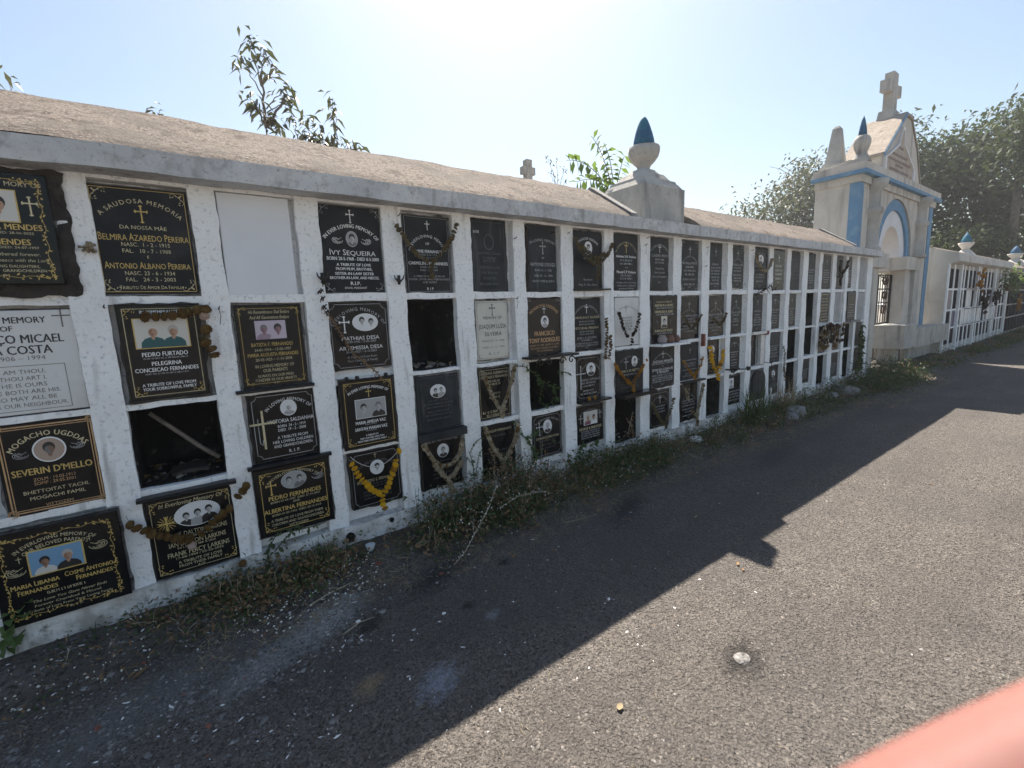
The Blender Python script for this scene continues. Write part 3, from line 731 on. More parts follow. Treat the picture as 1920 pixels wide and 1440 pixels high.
# benches either side of the way in
def bench(name, label, x0, x1, y0, y1, z0, z1):
    t = thing(name, ((x0 + x1) / 2, (y0 + y1) / 2, 0), label, 'bench')
    mb = MB(); mb.rough_box(x0, x1, y0, y1, z0, z1, .12, .008); mb.build('seat_slab', 'concrete', t)
    mb = MB(); mb.rough_box(x0 + .30, x1 - .15, y0 + .20, y1 - .02, -.02, z0 + .01, .12, .008); mb.build('pedestal', 'concrete', t)
bench('concrete_bench', 'thick concrete bench end block projecting beside the gateway pier', 10.70, 11.42, -.03, .46, .40, .84)
bench('concrete_bench', 'long low concrete bench ledge between the gateway and the farther niche wall', 11.46, 14.05, -.02, .285, .36, .73)
PLQ = {
 'A1': (-0.66, -0.33, 1.94, 1.535),
 'A2': (-0.72, -0.332, 1.44, 1.035),
 'A3': (-0.625, -0.325, 1.0, 0.625),
 'A4': (-0.69, -0.3, 0.585, 0.195),
 'B1': (-0.227, 0.109, 1.943, 1.499),
 'B2': (-0.194, 0.092, 1.452, 1.039),
 'B3': (-0.174, 0.104, 0.996, 0.647),
 'B4': (-0.212, 0.122, 0.577, 0.201),
 'C1': (0.223, 0.528, 1.959, 1.49),
 'C2': (0.235, 0.533, 1.443, 1.035),
 'C3': (0.244, 0.551, 0.999, 0.653),
 'C4': (0.219, 0.585, 0.621, 0.26),
 'D1': (0.67, 0.993, 1.954, 1.502),
 'D2': (0.664, 0.996, 1.447, 1.078),
 'D3': (0.684, 0.987, 1.018, 0.63),
 'D4': (0.702, 0.994, 0.592, 0.264),
 'E1': (1.132, 1.428, 1.943, 1.494),
 'E2': (1.115, 1.398, 1.451, 1.042),
 'E3': (1.132, 1.431, 0.989, 0.64),
 'E4': (1.147, 1.423, 0.596, 0.26),
 'F1': (1.583, 1.861, 1.957, 1.492),
 'F2': (1.592, 1.849, 1.437, 1.049),
 'F3': (1.585, 1.851, 0.989, 0.636),
 'F4': (1.587, 1.865, 0.597, 0.209),
 'G1': (2.054, 2.305, 1.953, 1.502),
 'G2': (2.013, 2.349, 1.445, 1.045),
 'G3': (2.024, 2.286, 0.993, 0.64),
 'G4': (2.034, 2.316, 0.594, 0.265),
 'H1': (2.477, 2.801, 1.948, 1.517),
 'H2': (2.459, 2.769, 1.434, 1.041),
 'H3': (2.482, 2.764, 0.988, 0.643),
 'H4': (2.484, 2.782, 0.586, 0.28),
 'I1': (2.946, 3.231, 1.956, 1.502),
 'I2': (2.941, 3.246, 1.442, 1.039),
 'I3': (2.919, 3.273, 1.0, 0.641),
 'I4': (2.924, 3.184, 0.594, 0.256),
 'J1': (3.404, 3.664, 1.952, 1.499),
 'J2': (3.396, 3.763, 1.449, 1.032),
 'J3': (3.377, 3.729, 1.002, 0.623),
 'J4': (3.407, 3.696, 0.577, 0.242),
 'K1': (3.852, 4.134, 1.955, 1.495),
 'K2': (3.834, 4.175, 1.437, 1.035),
 'K3': (3.871, 4.184, 0.987, 0.631),
 'K4': (3.873, 4.162, 0.591, 0.228),
 'L1': (4.333, 4.569, 1.955, 1.502),
 'L2': (4.312, 4.62, 1.437, 1.027),
 'L3': (4.315, 4.595, 0.99, 0.64),
 'M1': (4.744, 4.999, 1.95, 1.524),
 'M2': (4.742, 4.983, 1.442, 1.042),
 'M3': (4.747, 4.96, 0.987, 0.651),
 'M4': (4.752, 5.011, 0.574, 0.26),
 'N1': (5.178, 5.53, 1.951, 1.508),
 'N2': (5.214, 5.437, 1.441, 1.038),
 'N3': (5.195, 5.395, 0.99, 0.64),
 'N4': (5.195, 5.485, 0.59, 0.25),
 'O1': (5.653, 5.928, 1.949, 1.497),
 'O2': (5.635, 5.882, 1.438, 1.047),
 'O3': (5.64, 5.92, 0.99, 0.64),
 'O4': (5.64, 5.9, 0.59, 0.25),
 'P1': (6.097, 6.37, 1.945, 1.498),
 'P2': (6.08, 6.307, 1.44, 1.049),
 'Q1': (6.579, 6.822, 1.945, 1.498),
 'Q4': (6.572, 6.812, 0.592, 0.275),
 'R1': (7.043, 7.317, 1.939, 1.513),
 'R2': (7.001, 7.339, 1.447, 1.063),
 'R3': (7.01, 7.29, 0.99, 0.64),
 'S1': (7.492, 7.742, 1.949, 1.509),
 'S2': (7.485, 7.765, 1.445, 1.04),
 'S3': (7.485, 7.765, 0.99, 0.64),
 'S4': (7.485, 7.765, 0.59, 0.25),
 'T1': (7.901, 8.107, 1.948, 1.521),
 'T2': (7.92, 8.243, 1.454, 1.045),
 'U1': (8.35, 8.65, 1.95, 1.5),
 'U2': (8.35, 8.65, 1.445, 1.04),
 'U3': (8.35, 8.64, 0.99, 0.64),
 'U4': (8.35, 8.64, 0.59, 0.25),
}
GARLANDS = [
  ('B2', 'dry_marigold', 'brown dried marigold string hanging off the plaque with couple in green', [[(-0.097, 1.4), (-0.049, 1.398), (0.008, 1.403), (0.048, 1.416), (0.093, 1.424), (0.13, 1.425)], [(0.119, 1.426), (0.113, 1.392)], [(0.111, 1.336), (0.105, 1.305), (0.107, 1.268), (0.12, 1.243), (0.132, 1.202)]], 1.15),
  ('B4', 'dry_marigold', 'dried brown marigold garland slung across the plaque with an oval photo of three men', [[(-0.267, 0.504), (-0.233, 0.473), (-0.195, 0.435), (-0.152, 0.41), (-0.109, 0.385), (-0.068, 0.371)], [(-0.068, 0.371), (-0.061, 0.312)], [(0.181, 0.569), (0.16, 0.539), (0.136, 0.513)], [(0.102, 0.473), (0.043, 0.437), (-0.004, 0.398), (-0.038, 0.379)]], 1.1),
  ('D4', 'marigold', 'fresh yellow marigold garland in a V shape at the foot of the niche wall', [[(0.701, 0.554), (0.715, 0.511), (0.734, 0.465), (0.767, 0.421), (0.806, 0.372), (0.848, 0.338)], [(0.976, 0.573)], [(0.952, 0.522), (0.941, 0.472), (0.91, 0.42), (0.89, 0.379), (0.855, 0.343)], [(0.853, 0.33), (0.847, 0.289), (0.859, 0.249)]], 1.0),
  ('E1', 'olive_flower', 'dried olive brown garland in a Y shape over a top row plaque', [[(1.074, 1.862), (1.111, 1.806), (1.143, 1.761), (1.192, 1.709), (1.237, 1.677), (1.264, 1.663)], [(1.453, 1.896), (1.423, 1.831), (1.385, 1.767), (1.331, 1.714), (1.271, 1.666)], [(1.267, 1.653), (1.267, 1.613), (1.267, 1.57)]], 0.85),
  ('E4', 'straw_rope', 'thick straw coloured dried garland looped twice on a bottom row plaque', [[(1.134, 0.576), (1.163, 0.522), (1.188, 0.475), (1.243, 0.414), (1.323, 0.412), (1.387, 0.473), (1.407, 0.548)], [(1.193, 0.446), (1.233, 0.381), (1.282, 0.319), (1.338, 0.348), (1.383, 0.424)], [(1.282, 0.319), (1.305, 0.263), (1.31, 0.221)]], 1.0),
  ('F3', 'straw_rope', 'dried grey brown garland hanging in a V on a third row plaque beside the creeper', [[(1.59, 0.979), (1.611, 0.912), (1.634, 0.866), (1.672, 0.784), (1.711, 0.705)], [(1.848, 0.988), (1.826, 0.923), (1.809, 0.858), (1.778, 0.791), (1.72, 0.703)], [(1.719, 0.696), (1.73, 0.642)]], 0.85),
  ('F4', 'straw_rope', 'matted dried garland drooping on the weedy bottom row plaque beside the creeper', [[(1.588, 0.607), (1.605, 0.538), (1.64, 0.463), (1.676, 0.403), (1.713, 0.341)], [(1.859, 0.573), (1.842, 0.515), (1.82, 0.449), (1.761, 0.376), (1.718, 0.34)], [(1.713, 0.333), (1.714, 0.267)]], 0.95),
  ('H1', 'olive_flower', 'dried drab garland across the plaque with an oval portrait under the tower', [[(2.462, 1.877), (2.499, 1.799), (2.581, 1.736), (2.661, 1.703), (2.751, 1.73), (2.813, 1.789), (2.869, 1.853)], [(2.521, 1.823), (2.599, 1.764), (2.691, 1.736), (2.776, 1.787)], [(2.696, 1.68), (2.695, 1.635), (2.688, 1.587)]], 0.85),
  ('H2', 'dry_marigold', 'brown dried garland hanging straight down a pillar in two strands', [[(2.78, 1.275), (2.785, 1.181), (2.783, 1.074), (2.769, 0.959)], [(2.822, 1.132), (2.827, 1.05), (2.813, 0.955)]], 0.8),
  ('I2', 'dark_flower', 'string of blackened flower heads in a V on a white marble plaque', [[(2.933, 1.312), (2.952, 1.255), (2.985, 1.192), (3.045, 1.118)], [(3.183, 1.299), (3.176, 1.241), (3.155, 1.183), (3.106, 1.119)], [(3.079, 1.093), (3.079, 1.031)]], 0.8),
  ('I3', 'amber_flower', 'amber marigold garland in a V above a black stone ledge in the third row', [[(2.877, 0.905), (2.929, 0.833), (3.009, 0.761), (3.084, 0.71)], [(3.277, 0.899)], [(3.234, 0.861), (3.198, 0.804), (3.141, 0.754), (3.091, 0.714)], [(3.098, 0.699), (3.112, 0.646)]], 0.85),
  ('J4', 'olive_flower', 'limp dried garland over a bottom row plaque next to an open niche', [[(3.385, 0.483), (3.448, 0.378), (3.537, 0.272)], [(3.681, 0.494), (3.649, 0.401), (3.585, 0.315), (3.553, 0.27)], [(3.561, 0.258), (3.57, 0.215)]], 0.85),
  ('K2', 'olive_flower', 'faint dried garland in a V on a second row plaque left of the fluted jamb', [[(3.805, 1.283), (3.884, 1.191), (3.955, 1.132)], [(4.112, 1.257), (4.042, 1.188), (3.973, 1.136)]], 0.7),
  ('K3', 'amber_flower', 'dry amber garland in a V on a grey third row plaque', [[(3.851, 0.825), (3.923, 0.746), (4.005, 0.679)], [(4.155, 0.843), (4.112, 0.758), (4.059, 0.7), (4.014, 0.673)], [(4.015, 0.663), (4.034, 0.634)]], 0.8),
  ('K4', 'straw_rope', 'pale straw garland in a Y on a bottom row plaque beside the open corner niche', [[(3.875, 0.57), (3.903, 0.503), (3.923, 0.437)], [(4.165, 0.581), (4.15, 0.496), (4.134, 0.417), (4.099, 0.341), (4.064, 0.281)], [(3.97, 0.34), (4.017, 0.3), (4.064, 0.27)], [(4.064, 0.265), (4.096, 0.15)]], 0.9),
  ('L2', 'olive_flower', 'small dried garland in a V on a second row plaque with a broken ledge', [[(4.339, 1.217), (4.43, 1.155), (4.481, 1.142)], [(4.566, 1.257), (4.538, 1.204), (4.48, 1.152)]], 0.7),
  ('L3', 'marigold', 'thick fresh yellow marigold garland hanging before the recessed third row plaque', [[(4.304, 0.927), (4.316, 0.872), (4.318, 0.818), (4.361, 0.738), (4.435, 0.658)], [(4.525, 0.877), (4.528, 0.821), (4.511, 0.756), (4.454, 0.679)], [(4.436, 0.636), (4.439, 0.569)]], 1.35),
  ('N1', 'straw_rope', 'tan dried garland looped round an oval portrait on a top row plaque', [[(5.158, 1.865), (5.188, 1.782), (5.265, 1.71), (5.376, 1.689), (5.469, 1.755), (5.499, 1.843)]], 1.05),
  ('O3', 'olive_flower', 'thin vertical string of faded flowers hanging on a pillar above the tall grass', [[(5.907, 0.816), (5.931, 0.717), (5.942, 0.618), (5.967, 0.516), (5.981, 0.382)]], 0.8),
  ('R3', 'dark_flower', 'dense mat of blackened wreath flowers over a third row plaque near the gate end', [[(6.952, 1.022), (7.099, 0.972), (7.019, 0.919), (7.187, 0.865), (7.07, 0.815), (7.241, 0.752), (7.139, 0.708)], [(7.275, 0.999), (7.395, 0.941), (7.292, 0.888), (7.49, 0.824), (7.347, 0.774), (7.509, 0.709)], [(7.621, 0.959), (7.554, 0.895), (7.701, 0.833), (7.595, 0.771), (7.703, 0.71)]], 1.9),
  ('S1', 'dark_flower', 'dark dried wreath trailing down a top row plaque near the gate end', [[(7.771, 1.88), (7.708, 1.79), (7.605, 1.715), (7.563, 1.628), (7.503, 1.533)], [(7.463, 1.87), (7.501, 1.764), (7.482, 1.656)]], 1.1),
]
MISC = {'holders': [(0.646, 1.576), (1.063, 1.569)], 'twigD2': [(0.662, 1.383), (0.703, 1.296), (0.768, 1.17), (0.878, 1.061), (0.916, 1.005)], 'chainD1': [(0.641, 1.548), (0.624, 1.508), (0.63, 1.467), (0.631, 1.425), (0.65, 1.397)], 'stick': [(-0.154, 0.944), (-0.063, 0.834), (0.042, 0.727), (0.097, 0.681)], 'vineG': [(1.839, 0.939), (1.869, 0.989), (1.958, 0.972), (2.009, 0.932), (2.043, 0.917), (2.085, 0.865), (2.175, 0.815), (2.28, 0.769)], 'vineG2': [(2.258, 0.905), (2.327, 0.894), (2.393, 0.87)], 'vineF': [(1.833, 0.601), (1.873, 0.555), (1.893, 0.493), (1.949, 0.443), (2.005, 0.371), (2.042, 0.282)], 'vineE': [(1.488, 0.278), (1.485, 0.371), (1.466, 0.449), (1.511, 0.512), (1.558, 0.532)], 'hooks': [(-0.259, 1.68), (-0.216, 2.595), (1.919, 1.845), (2.261, 1.906), (2.412, 1.912), (1.913, 1.448), (2.036, 1.881), (3.306, 1.874), (3.327, 1.933), (4.238, 1.897), (4.218, 1.72), (4.719, 1.904), (5.113, 1.911), (1.132, 1.808), (1.099, 1.923), (0.173, 1.425), (-0.23, 1.441)], 'brks': [(4.357, 0.718), (4.583, 0.672), (4.72, 0.68), (4.757, 0.619)], 'lampst': [(4.925, 0.642), (5.017, 0.638)], 'pots': [(3.467, 1.063), (3.6, 1.059), (3.697, 1.068)], 'scroll': [(1.92, 1.034), (2.42, 1.025)], 'wirebush': [(5.192, 1.445), (5.393, 1.496), (5.527, 1.543), (5.558, 1.484), (5.646, 1.513)]}

# ------------------------------------------------------------------ lettering
GLY = {}
def load_glyphs():
    chars = sorted(set('ABCDEFGHIJKLMNOPQRSTUVWXYZabcdefghijklmnopqrstuvwxyz0123456789.,:-/\'&ÃÇ–+'))
    tmp = []
    for bold in (0, 1):
        for ch in chars:
            for rep in (1, 2):
                c = bpy.data.curves.new('glyph', 'FONT')
                c.body = ch * rep
                c.resolution_u = 2
                c.offset = 0
                o = bpy.data.objects.new('glyph', c)
                col.objects.link(o)
                tmp.append((bold, ch, rep, o))
    bpy.context.view_layer.update()
    dg = bpy.context.evaluated_depsgraph_get()
    wid = {}
    for bold, ch, rep, o in tmp:
        me = bpy.data.meshes.new_from_object(o.evaluated_get(dg))
        if rep == 1:
            V = [(v.co.x, v.co.y) for v in me.vertices]
            F = [tuple(p.vertices) for p in me.polygons]
            GLY[(bold, ch)] = (V, F)
            wid[(bold, ch)] = max((v[0] for v in V), default=0)
        else:
            w2 = max((v.co.x for v in me.vertices), default=0)
            V, F = GLY[(bold, ch)]
            GLY[(bold, ch)] = (V, F, w2 - wid[(bold, ch)])
        bpy.data.meshes.remove(me)
    for *_, o in tmp:
        c = o.data
        bpy.data.objects.remove(o); bpy.data.curves.remove(c)
load_glyphs()
def text_adv(t, bold): return sum(.28 if ch == ' ' else GLY[(bold, ch)][2] for ch in t)
CAP = .729                                              # cap height of the built-in face

class Face:
    """a drawing surface in the plane of a slab: u across, v down, in metres from the top left corner"""
    def __init__(s, x0, zt, w, h, yf):
        s.x0, s.zt, s.w, s.h, s.yf = x0, zt, w, h, yf
        s.worn, s.orn = MB(), MB()
        s.pics = []
        s.rows = []
        s.wm, s.om = [], []
    def P(s, u, v, d=.0008): return (s.x0 + u, s.yf - d, s.zt - v)
    def slot(s, lst, m):
        if m not in lst: lst.append(m)
        return lst.index(m)
    def newline(s):
        s.rows.append((MB(), []))
        s.letters, s.lm = s.rows[-1]
    def text(s, t, v, h, w=None, m='gold', u=None, bold=0, italic=0, align='c', sc=0):
        """v = centre line as a fraction, h = cap height as a fraction of the slab height, w = wanted width as a fraction"""
        s.newline()
        hh = h * s.h
        k = hh / CAP
        adv = text_adv(t, bold)
        sx = k if w is None else w * s.w / max(adv, 1e-6)
        tot = adv * sx
        uc = (.5 if u is None else u) * s.w
        x = uc - tot / 2 if align == 'c' else (uc if align == 'l' else uc - tot)
        base = v * s.h + hh / 2
        mi = s.slot(s.lm, m)
        first = True
        for ch in t:
            if ch == ' ':
                x += .28 * sx; first = True; continue
            V, F, a = GLY[(bold, ch)]
            q = 1.0 if (not sc or first) else .80
            first = False
            for bo, dd in (((-.022, .0008), (.022, .00105)) if bold else ((0, .0008),)):
                s.letters.add([s.P(x + (p[0] + bo) * sx + italic * p[1] * k, base - p[1] * k * q, dd) for p in V], F, mi)
            x += a * sx
    def arc(s, t, v, h, w, sag, m='gold', bold=0, u=.5):
        """lettering on a circular arch: apex baseline at v, chord w, rise sag (fractions of the slab)"""
        s.newline()
        hh = h * s.h; k = hh / CAP
        c, g = w * s.w, sag * s.w
        R = (c * c / 4 + g * g) / (2 * g)
        span = 2 * math.asin(min(1, c / (2 * R)))
        if g > c / 2: span = 2 * math.pi - span
        adv = text_adv(t, bold)
        mi = s.slot(s.lm, m)
        pos = 0
        uc, vc = u * s.w, v * s.h + R
        kx = min(k, R * span / adv)
        for ch in t:
            if ch == ' ': pos += .28; continue
            V, F, a = GLY[(bold, ch)]
            th = span * ((pos + a / 2) / adv - .5)
            for bo, dd in (((-.022, .0008), (.022, .00105)) if bold else ((0, .0008),)):
                pts = []
                for p in V:
                    lx, ly = (p[0] + bo - a / 2) * kx, p[1] * k
                    pts.append(s.P(uc + (R + ly) * math.sin(th) + lx * math.cos(th), vc - (R + ly) * math.cos(th) + lx * math.sin(th), dd))
                s.letters.add(pts, F, mi)
            pos += a
    def lines(s, v, h, w, m='fadewhite', n=None):
        """a row of worn strokes: engraving too far off or too faded to read"""
        mi = s.slot(s.wm, m)
        s.letters = s.worn
        hh = h * s.h
        x, x1 = (.5 - w / 2) * s.w, (.5 + w / 2) * s.w
        while x < x1 - hh * .3:
            for _ in range(random.randint(2, 7)):
                a = hh * random.uniform(.32, .6)
                if x + a > x1: break
                y0 = v * s.h - hh / 2; t = hh * .17
                st = random.random()
                if st < .8: s.letters.add([s.P(x, y0), s.P(x + t, y0), s.P(x + t, y0 + hh), s.P(x, y0 + hh)], [(0, 3, 2, 1)], mi)
                if st > .25: s.letters.add([s.P(x + t, y0), s.P(x + a, y0), s.P(x + a, y0 + t), s.P(x + t, y0 + t)], [(0, 3, 2, 1)], mi)
                if st > .5: s.letters.add([s.P(x + a - t, y0 + t), s.P(x + a, y0 + t), s.P(x + a, y0 + hh), s.P(x + a - t, y0 + hh)], [(0, 3, 2, 1)], mi)
                if st < .5: s.letters.add([s.P(x + t, y0 + hh - t), s.P(x + a, y0 + hh - t), s.P(x + a, y0 + hh), s.P(x + t, y0 + hh)], [(0, 3, 2, 1)], mi)
                x += a + hh * .14
            x += hh * .5
    def quad(s, u0, v0, u1, v1, m, d=.0008):
        mi = s.slot(s.om, m)
        s.orn.add([s.P(u0, v0, d), s.P(u1, v0, d), s.P(u1, v1, d), s.P(u0, v1, d)], [(0, 3, 2, 1)], mi)
    def stroke(s, pts, wd, m):
        mi = s.slot(s.om, m)
        n = len(pts)
        L, Rr = [], []
        for i in range(n):
            a, b = pts[max(i - 1, 0)], pts[min(i + 1, n - 1)]
            dx, dy = b[0] - a[0], b[1] - a[1]
            q = math.hypot(dx, dy) or 1
            ww = wd if not isinstance(wd, (list, tuple)) else wd[i]
            L.append((pts[i][0] - dy / q * ww / 2, pts[i][1] + dx / q * ww / 2)); Rr.append((pts[i][0] + dy / q * ww / 2, pts[i][1] - dx / q * ww / 2))
        s.orn.add([s.P(*p) for p in L] + [s.P(*p) for p in Rr], [(i, n + i, n + i + 1, i + 1) for i in range(n - 1)], mi)
    def blob(s, u, v, ru, rv, m, ang=0, n=7, d=.0008):
        mi = s.slot(s.om, m)
        pts = []
        for k in range(n):
            th = 2 * math.pi * k / n
            a, b = ru * math.cos(th), rv * math.sin(th)
            pts.append(s.P(u + a * math.cos(ang) - b * math.sin(ang), v + a * math.sin(ang) + b * math.cos(ang), d))
        s.orn.add(pts, [tuple(range(n))[::-1]], mi)
    def border(s, ins, wd, m='gold', cut=0):
        i = ins * s.w; w, h = s.w - i, s.h - i
        c = cut * s.w
        if not c:
            pts = [(i, i), (w, i), (w, h), (i, h), (i, i)]
            for a, b in zip(pts, pts[1:]): s.stroke([a, b], wd, m)
        else:
            def q(cx, cy, a0): return [(cx + c * math.cos(a0 + t * math.pi / 8), cy + c * math.sin(a0 + t * math.pi / 8)) for t in range(5)]
            P = q(i, i, 0)[::-1]                      # scooped corners
            tl = [(i + c * math.cos(math.pi / 2 - t * math.pi / 8), i + c * math.sin(math.pi / 2 - t * math.pi / 8)) for t in range(5)]
            tr = [(w - c * math.cos(t * math.pi / 8), i + c * math.sin(t * math.pi / 8)) for t in range(5)]
            br = [(w - c * math.cos(math.pi / 2 - t * math.pi / 8), h - c * math.sin(math.pi / 2 - t * math.pi / 8)) for t in range(5)]
            bl = [(i + c * math.cos(t * math.pi / 8), h - c * math.sin(t * math.pi / 8)) for t in range(5)]
            s.stroke(tl + tr + br + bl + [tl[0]], wd, m)
    def corners(s, size, m='gold', ins=.03, which='abcd'):
        """leafy corner flourishes"""
        z = size * s.w; i = ins * s.w
        for tagc, (cx, cy, sx, sy) in zip('abcd', ((i, i, 1, 1), (s.w - i, i, -1, 1), (s.w - i, s.h - i, -1, -1), (i, s.h - i, 1, -1))):
            if tagc not in which: continue
            for fl in (0, 1):
                pts = []
                for t in range(9):
                    a = t / 8
                    p, q = z * a, z * .16 * math.sin(a * 2 * math.pi) + z * .05
                    if fl: p, q = q, p
                    pts.append((cx + sx * p, cy + sy * q))
                s.stroke(pts, [z * .07 * (1 - .6 * t / 8) for t in range(9)], m)
                for t in (.25, .5, .75, .95):
                    p, q = z * t, z * (.18 + .10 * math.sin(t * 9))
                    if fl: p, q = q, p
                    s.blob(cx + sx * p, cy + sy * q, z * .10, z * .045, m, random.uniform(0, 3), 6)
            s.blob(cx + sx * z * .22, cy + sy * z * .22, z * .10, z * .10, m, 0, 7)
    def vine(s, ins, m='gold', step=.012):
        """wandering stem with small leaves all round"""
        i = ins * s.w
        path = []
        for (a, b) in (((i, i), (s.w - i, i)), ((s.w - i, i), (s.w - i, s.h - i)), ((s.w - i, s.h - i), (i, s.h - i)), ((i, s.h - i), (i, i))):
            L = math.hypot(b[0] - a[0], b[1] - a[1]); n = int(L / step)
            for k in range(n):
                t = k / n
                path.append((a[0] + (b[0] - a[0]) * t, a[1] + (b[1] - a[1]) * t, k, n))
        pts = []
        for k, (x, y, kk, n) in enumerate(path):
            o = .004 * math.sin(k * 1.1)
            pts.append((x + o, y + o))
            near = min(kk, n - kk)
            dens = 3 if near < 5 else 1
            for _ in range(dens):
                s.blob(x + random.uniform(-.009, .009), y + random.uniform(-.009, .009), random.uniform(.003, .0065), random.uniform(.0015, .003), m, random.uniform(0, 3), 6)
        s.stroke(pts + [pts[0]], .0016, m)
    def cross(s, u, v, h, m='gold', style='latin'):
        hh = h * s.h; x, y = u * s.w, v * s.h
        t = hh * (.075 if style != 'thin' else .05)
        s.quad(x - t / 2, y - hh / 2, x + t / 2, y + hh / 2, m)
        a = hh * (.30 if style != 'wide' else .40); ya = y - hh * .16
        s.quad(x - a, ya - t / 2, x - t / 2, ya + t / 2, m); s.quad(x + t / 2, ya - t / 2, x + a, ya + t / 2, m)
        if style == 'fleury':
            for (px, py) in ((x, y - hh / 2), (x, y + hh / 2), (x - a, ya), (x + a, ya)):
                s.blob(px, py, t * .9, t * .9, m, .78, 4, .0010)
                ddx, ddy = (1, 0) if px == x else (0, 1)
                for q in (-1, 1): s.blob(px + q * ddx * t * .8, py + q * ddy * t * .8, t * .5, t * .5, m, 0, 6, .0011)
        if style == 'rays':
            for k in range(16):
                th = k * math.pi / 8 + .2
                s.stroke([(x + math.cos(th) * hh * .12, ya + math.sin(th) * hh * .12), (x + math.cos(th) * hh * .38, ya + math.sin(th) * hh * .38)], t * .3, m)
    def swirl(s, u, v, sz, m='gold', flip=1):
        """open line ornament beside a portrait: folded hands and leaves reduced to curves"""
        z = sz * s.w; x, y = u * s.w, v * s.h
        for r0, ph in ((1, 0), (.72, .5), (.45, 1.1)):
            s.stroke([(x + flip * z * r0 * math.cos(ph + t * .42), y + z * .62 * r0 * math.sin(ph + t * .42)) for t in range(11)], z * .07, m)
        s.stroke([(x - flip * z * .9, y - z * .3), (x - flip * z * .2, y + z * .1), (x + flip * z * .8, y - z * .5)], z * .06, m)
    def portrait(s, shape, u, v, w, h, people, bg='ph_white', rim='white', rimw=.006):
        """printed photograph behind an enamel rim: people = (offset, scale, face, hair, cloth[, dy])"""
        x, y, a, b = u * s.w, v * s.h, w * s.w / 2, h * s.h / 2
        if shape == 'oval':
            clip = [(x + a * math.cos(2 * math.pi * k / 28), y + b * math.sin(2 * math.pi * k / 28)) for k in range(28)]
            out = [(x + (a + rimw) * math.cos(2 * math.pi * k / 28), y + (b + rimw) * math.sin(2 * math.pi * k / 28)) for k in range(28)]
        else:
            clip = [(x - a, y - b), (x + a, y - b), (x + a, y + b), (x - a, y + b)]
            out = [(x - a - rimw, y - b - rimw), (x + a + rimw, y - b - rimw), (x + a + rimw, y + b + rimw), (x - a - rimw, y + b + rimw)]
        layers = [(MB(), [])]
        s.pics.append(layers)
        def put(poly, m, d):
            pic, pm = layers[-1]
            if len(poly) < 3: return
            pic.add([s.P(p[0], p[1], d) for p in poly], [tuple(range(len(poly)))[::-1]], s.slot(pm, m))
        n = len(out)
        layers[0][0].add([s.P(*p, .003) for p in out] + [s.P(*p, -.002) for p in out], [(i, n + i, n + (i + 1) % n, (i + 1) % n) for i in range(n)], s.slot(layers[0][1], rim))
        put(out, rim, .003); put(clip, bg, .0034)
        def clipped(poly):
            r = poly
            for i in range(len(clip)):
                p, q = clip[i], clip[(i + 1) % len(clip)]
                if not r: break
                nr = []
                side = lambda t: (q[0] - p[0]) * (t[1] - p[1]) - (q[1] - p[1]) * (t[0] - p[0])
                for k in range(len(r)):
                    c, e = r[k], r[(k + 1) % len(r)]
                    sc, se = side(c), side(e)
                    if sc >= 0: nr.append(c)
                    if sc * se < 0:
                        tt = sc / (sc - se); nr.append((c[0] + (e[0] - c[0]) * tt, c[1] + (e[1] - c[1]) * tt))
                r = nr
            return r
        ell = lambda cx, cy, rx, ry, n=18: [(cx + rx * math.cos(2 * math.pi * k / n), cy + ry * math.sin(2 * math.pi * k / n)) for k in range(n)]
        for pi, pe in enumerate(people):
            layers.append((MB(), []))
            off, sc, face, hair, cloth = pe[:5]
            dy = pe[5] if len(pe) > 5 else 0
            cx = x + off * a; hd = b * .36 * sc; cy = y - b * .12 + dy * b
            e = .0003 * pi
            sh = [(cx - hd * 2.0, y + b * 1.2), (cx - hd * 1.85, cy + hd * 2.1), (cx - hd * 1.3, cy + hd * 1.45), (cx - hd * .45, cy + hd * 1.12), (cx + hd * .45, cy + hd * 1.12), (cx + hd * 1.3, cy + hd * 1.45), (cx + hd * 1.85, cy + hd * 2.1), (cx + hd * 2.0, y + b * 1.2)]
            put(clipped(sh), cloth, .0038 + e)
            put(clipped([(cx - hd * .33, cy + hd * .5), (cx + hd * .33, cy + hd * .5), (cx + hd * .30, cy + hd * 1.35), (cx, cy + hd * 1.75), (cx - hd * .30, cy + hd * 1.35)]), face, .0041 + e)
            put(clipped(ell(cx, cy - hd * .22, hd * .88, hd * 1.02)), hair, .0044 + e)
            put(clipped([(cx + hd * (.03 + .68 * math.cos(k * .349)), cy + hd * (.22 + (.85 if math.sin(k * .349) > 0 else .72) * math.sin(k * .349))) for k in range(18)]), face, .0047 + e)
            sh_m = {'ph_face': 'ph_grey', 'ph_skin2': 'ph_skin', 'ph_skin': 'ph_sepiaface', 'ph_pinkface': 'ph_shirt', 'ph_sepiaface': 'ph_mid'}.get(face, face)
            put(clipped([(cx + hd * (.03 + (.68 if math.cos(1.2 + k * .27) < -9 else .66) * math.cos(1.45 + k * .24)), cy + hd * (.22 + (.84 if math.sin(1.45 + k * .24) > 0 else .70) * math.sin(1.45 + k * .24))) for k in range(14)]), sh_m, .00485 + e)
            dk = 'ph_dark' if face not in ('ph_sepiaface', 'ph_pinkface') else 'ph_mid'
            for q in (-1, 1): put(clipped(ell(cx + q * hd * .27, cy + hd * .02, hd * .13, hd * .055, 8)), dk, .0050 + e)
            put(clipped(ell(cx, cy + hd * .60, hd * .22, hd * .05, 8)), dk, .0050 + e)
            put(clipped([(cx - hd * .05, cy + hd * .08), (cx + hd * .05, cy + hd * .08), (cx + hd * .11, cy + hd * .36), (cx - hd * .11, cy + hd * .36)]), 'ph_grey' if face in ('ph_face',) else face, .0052 + e)
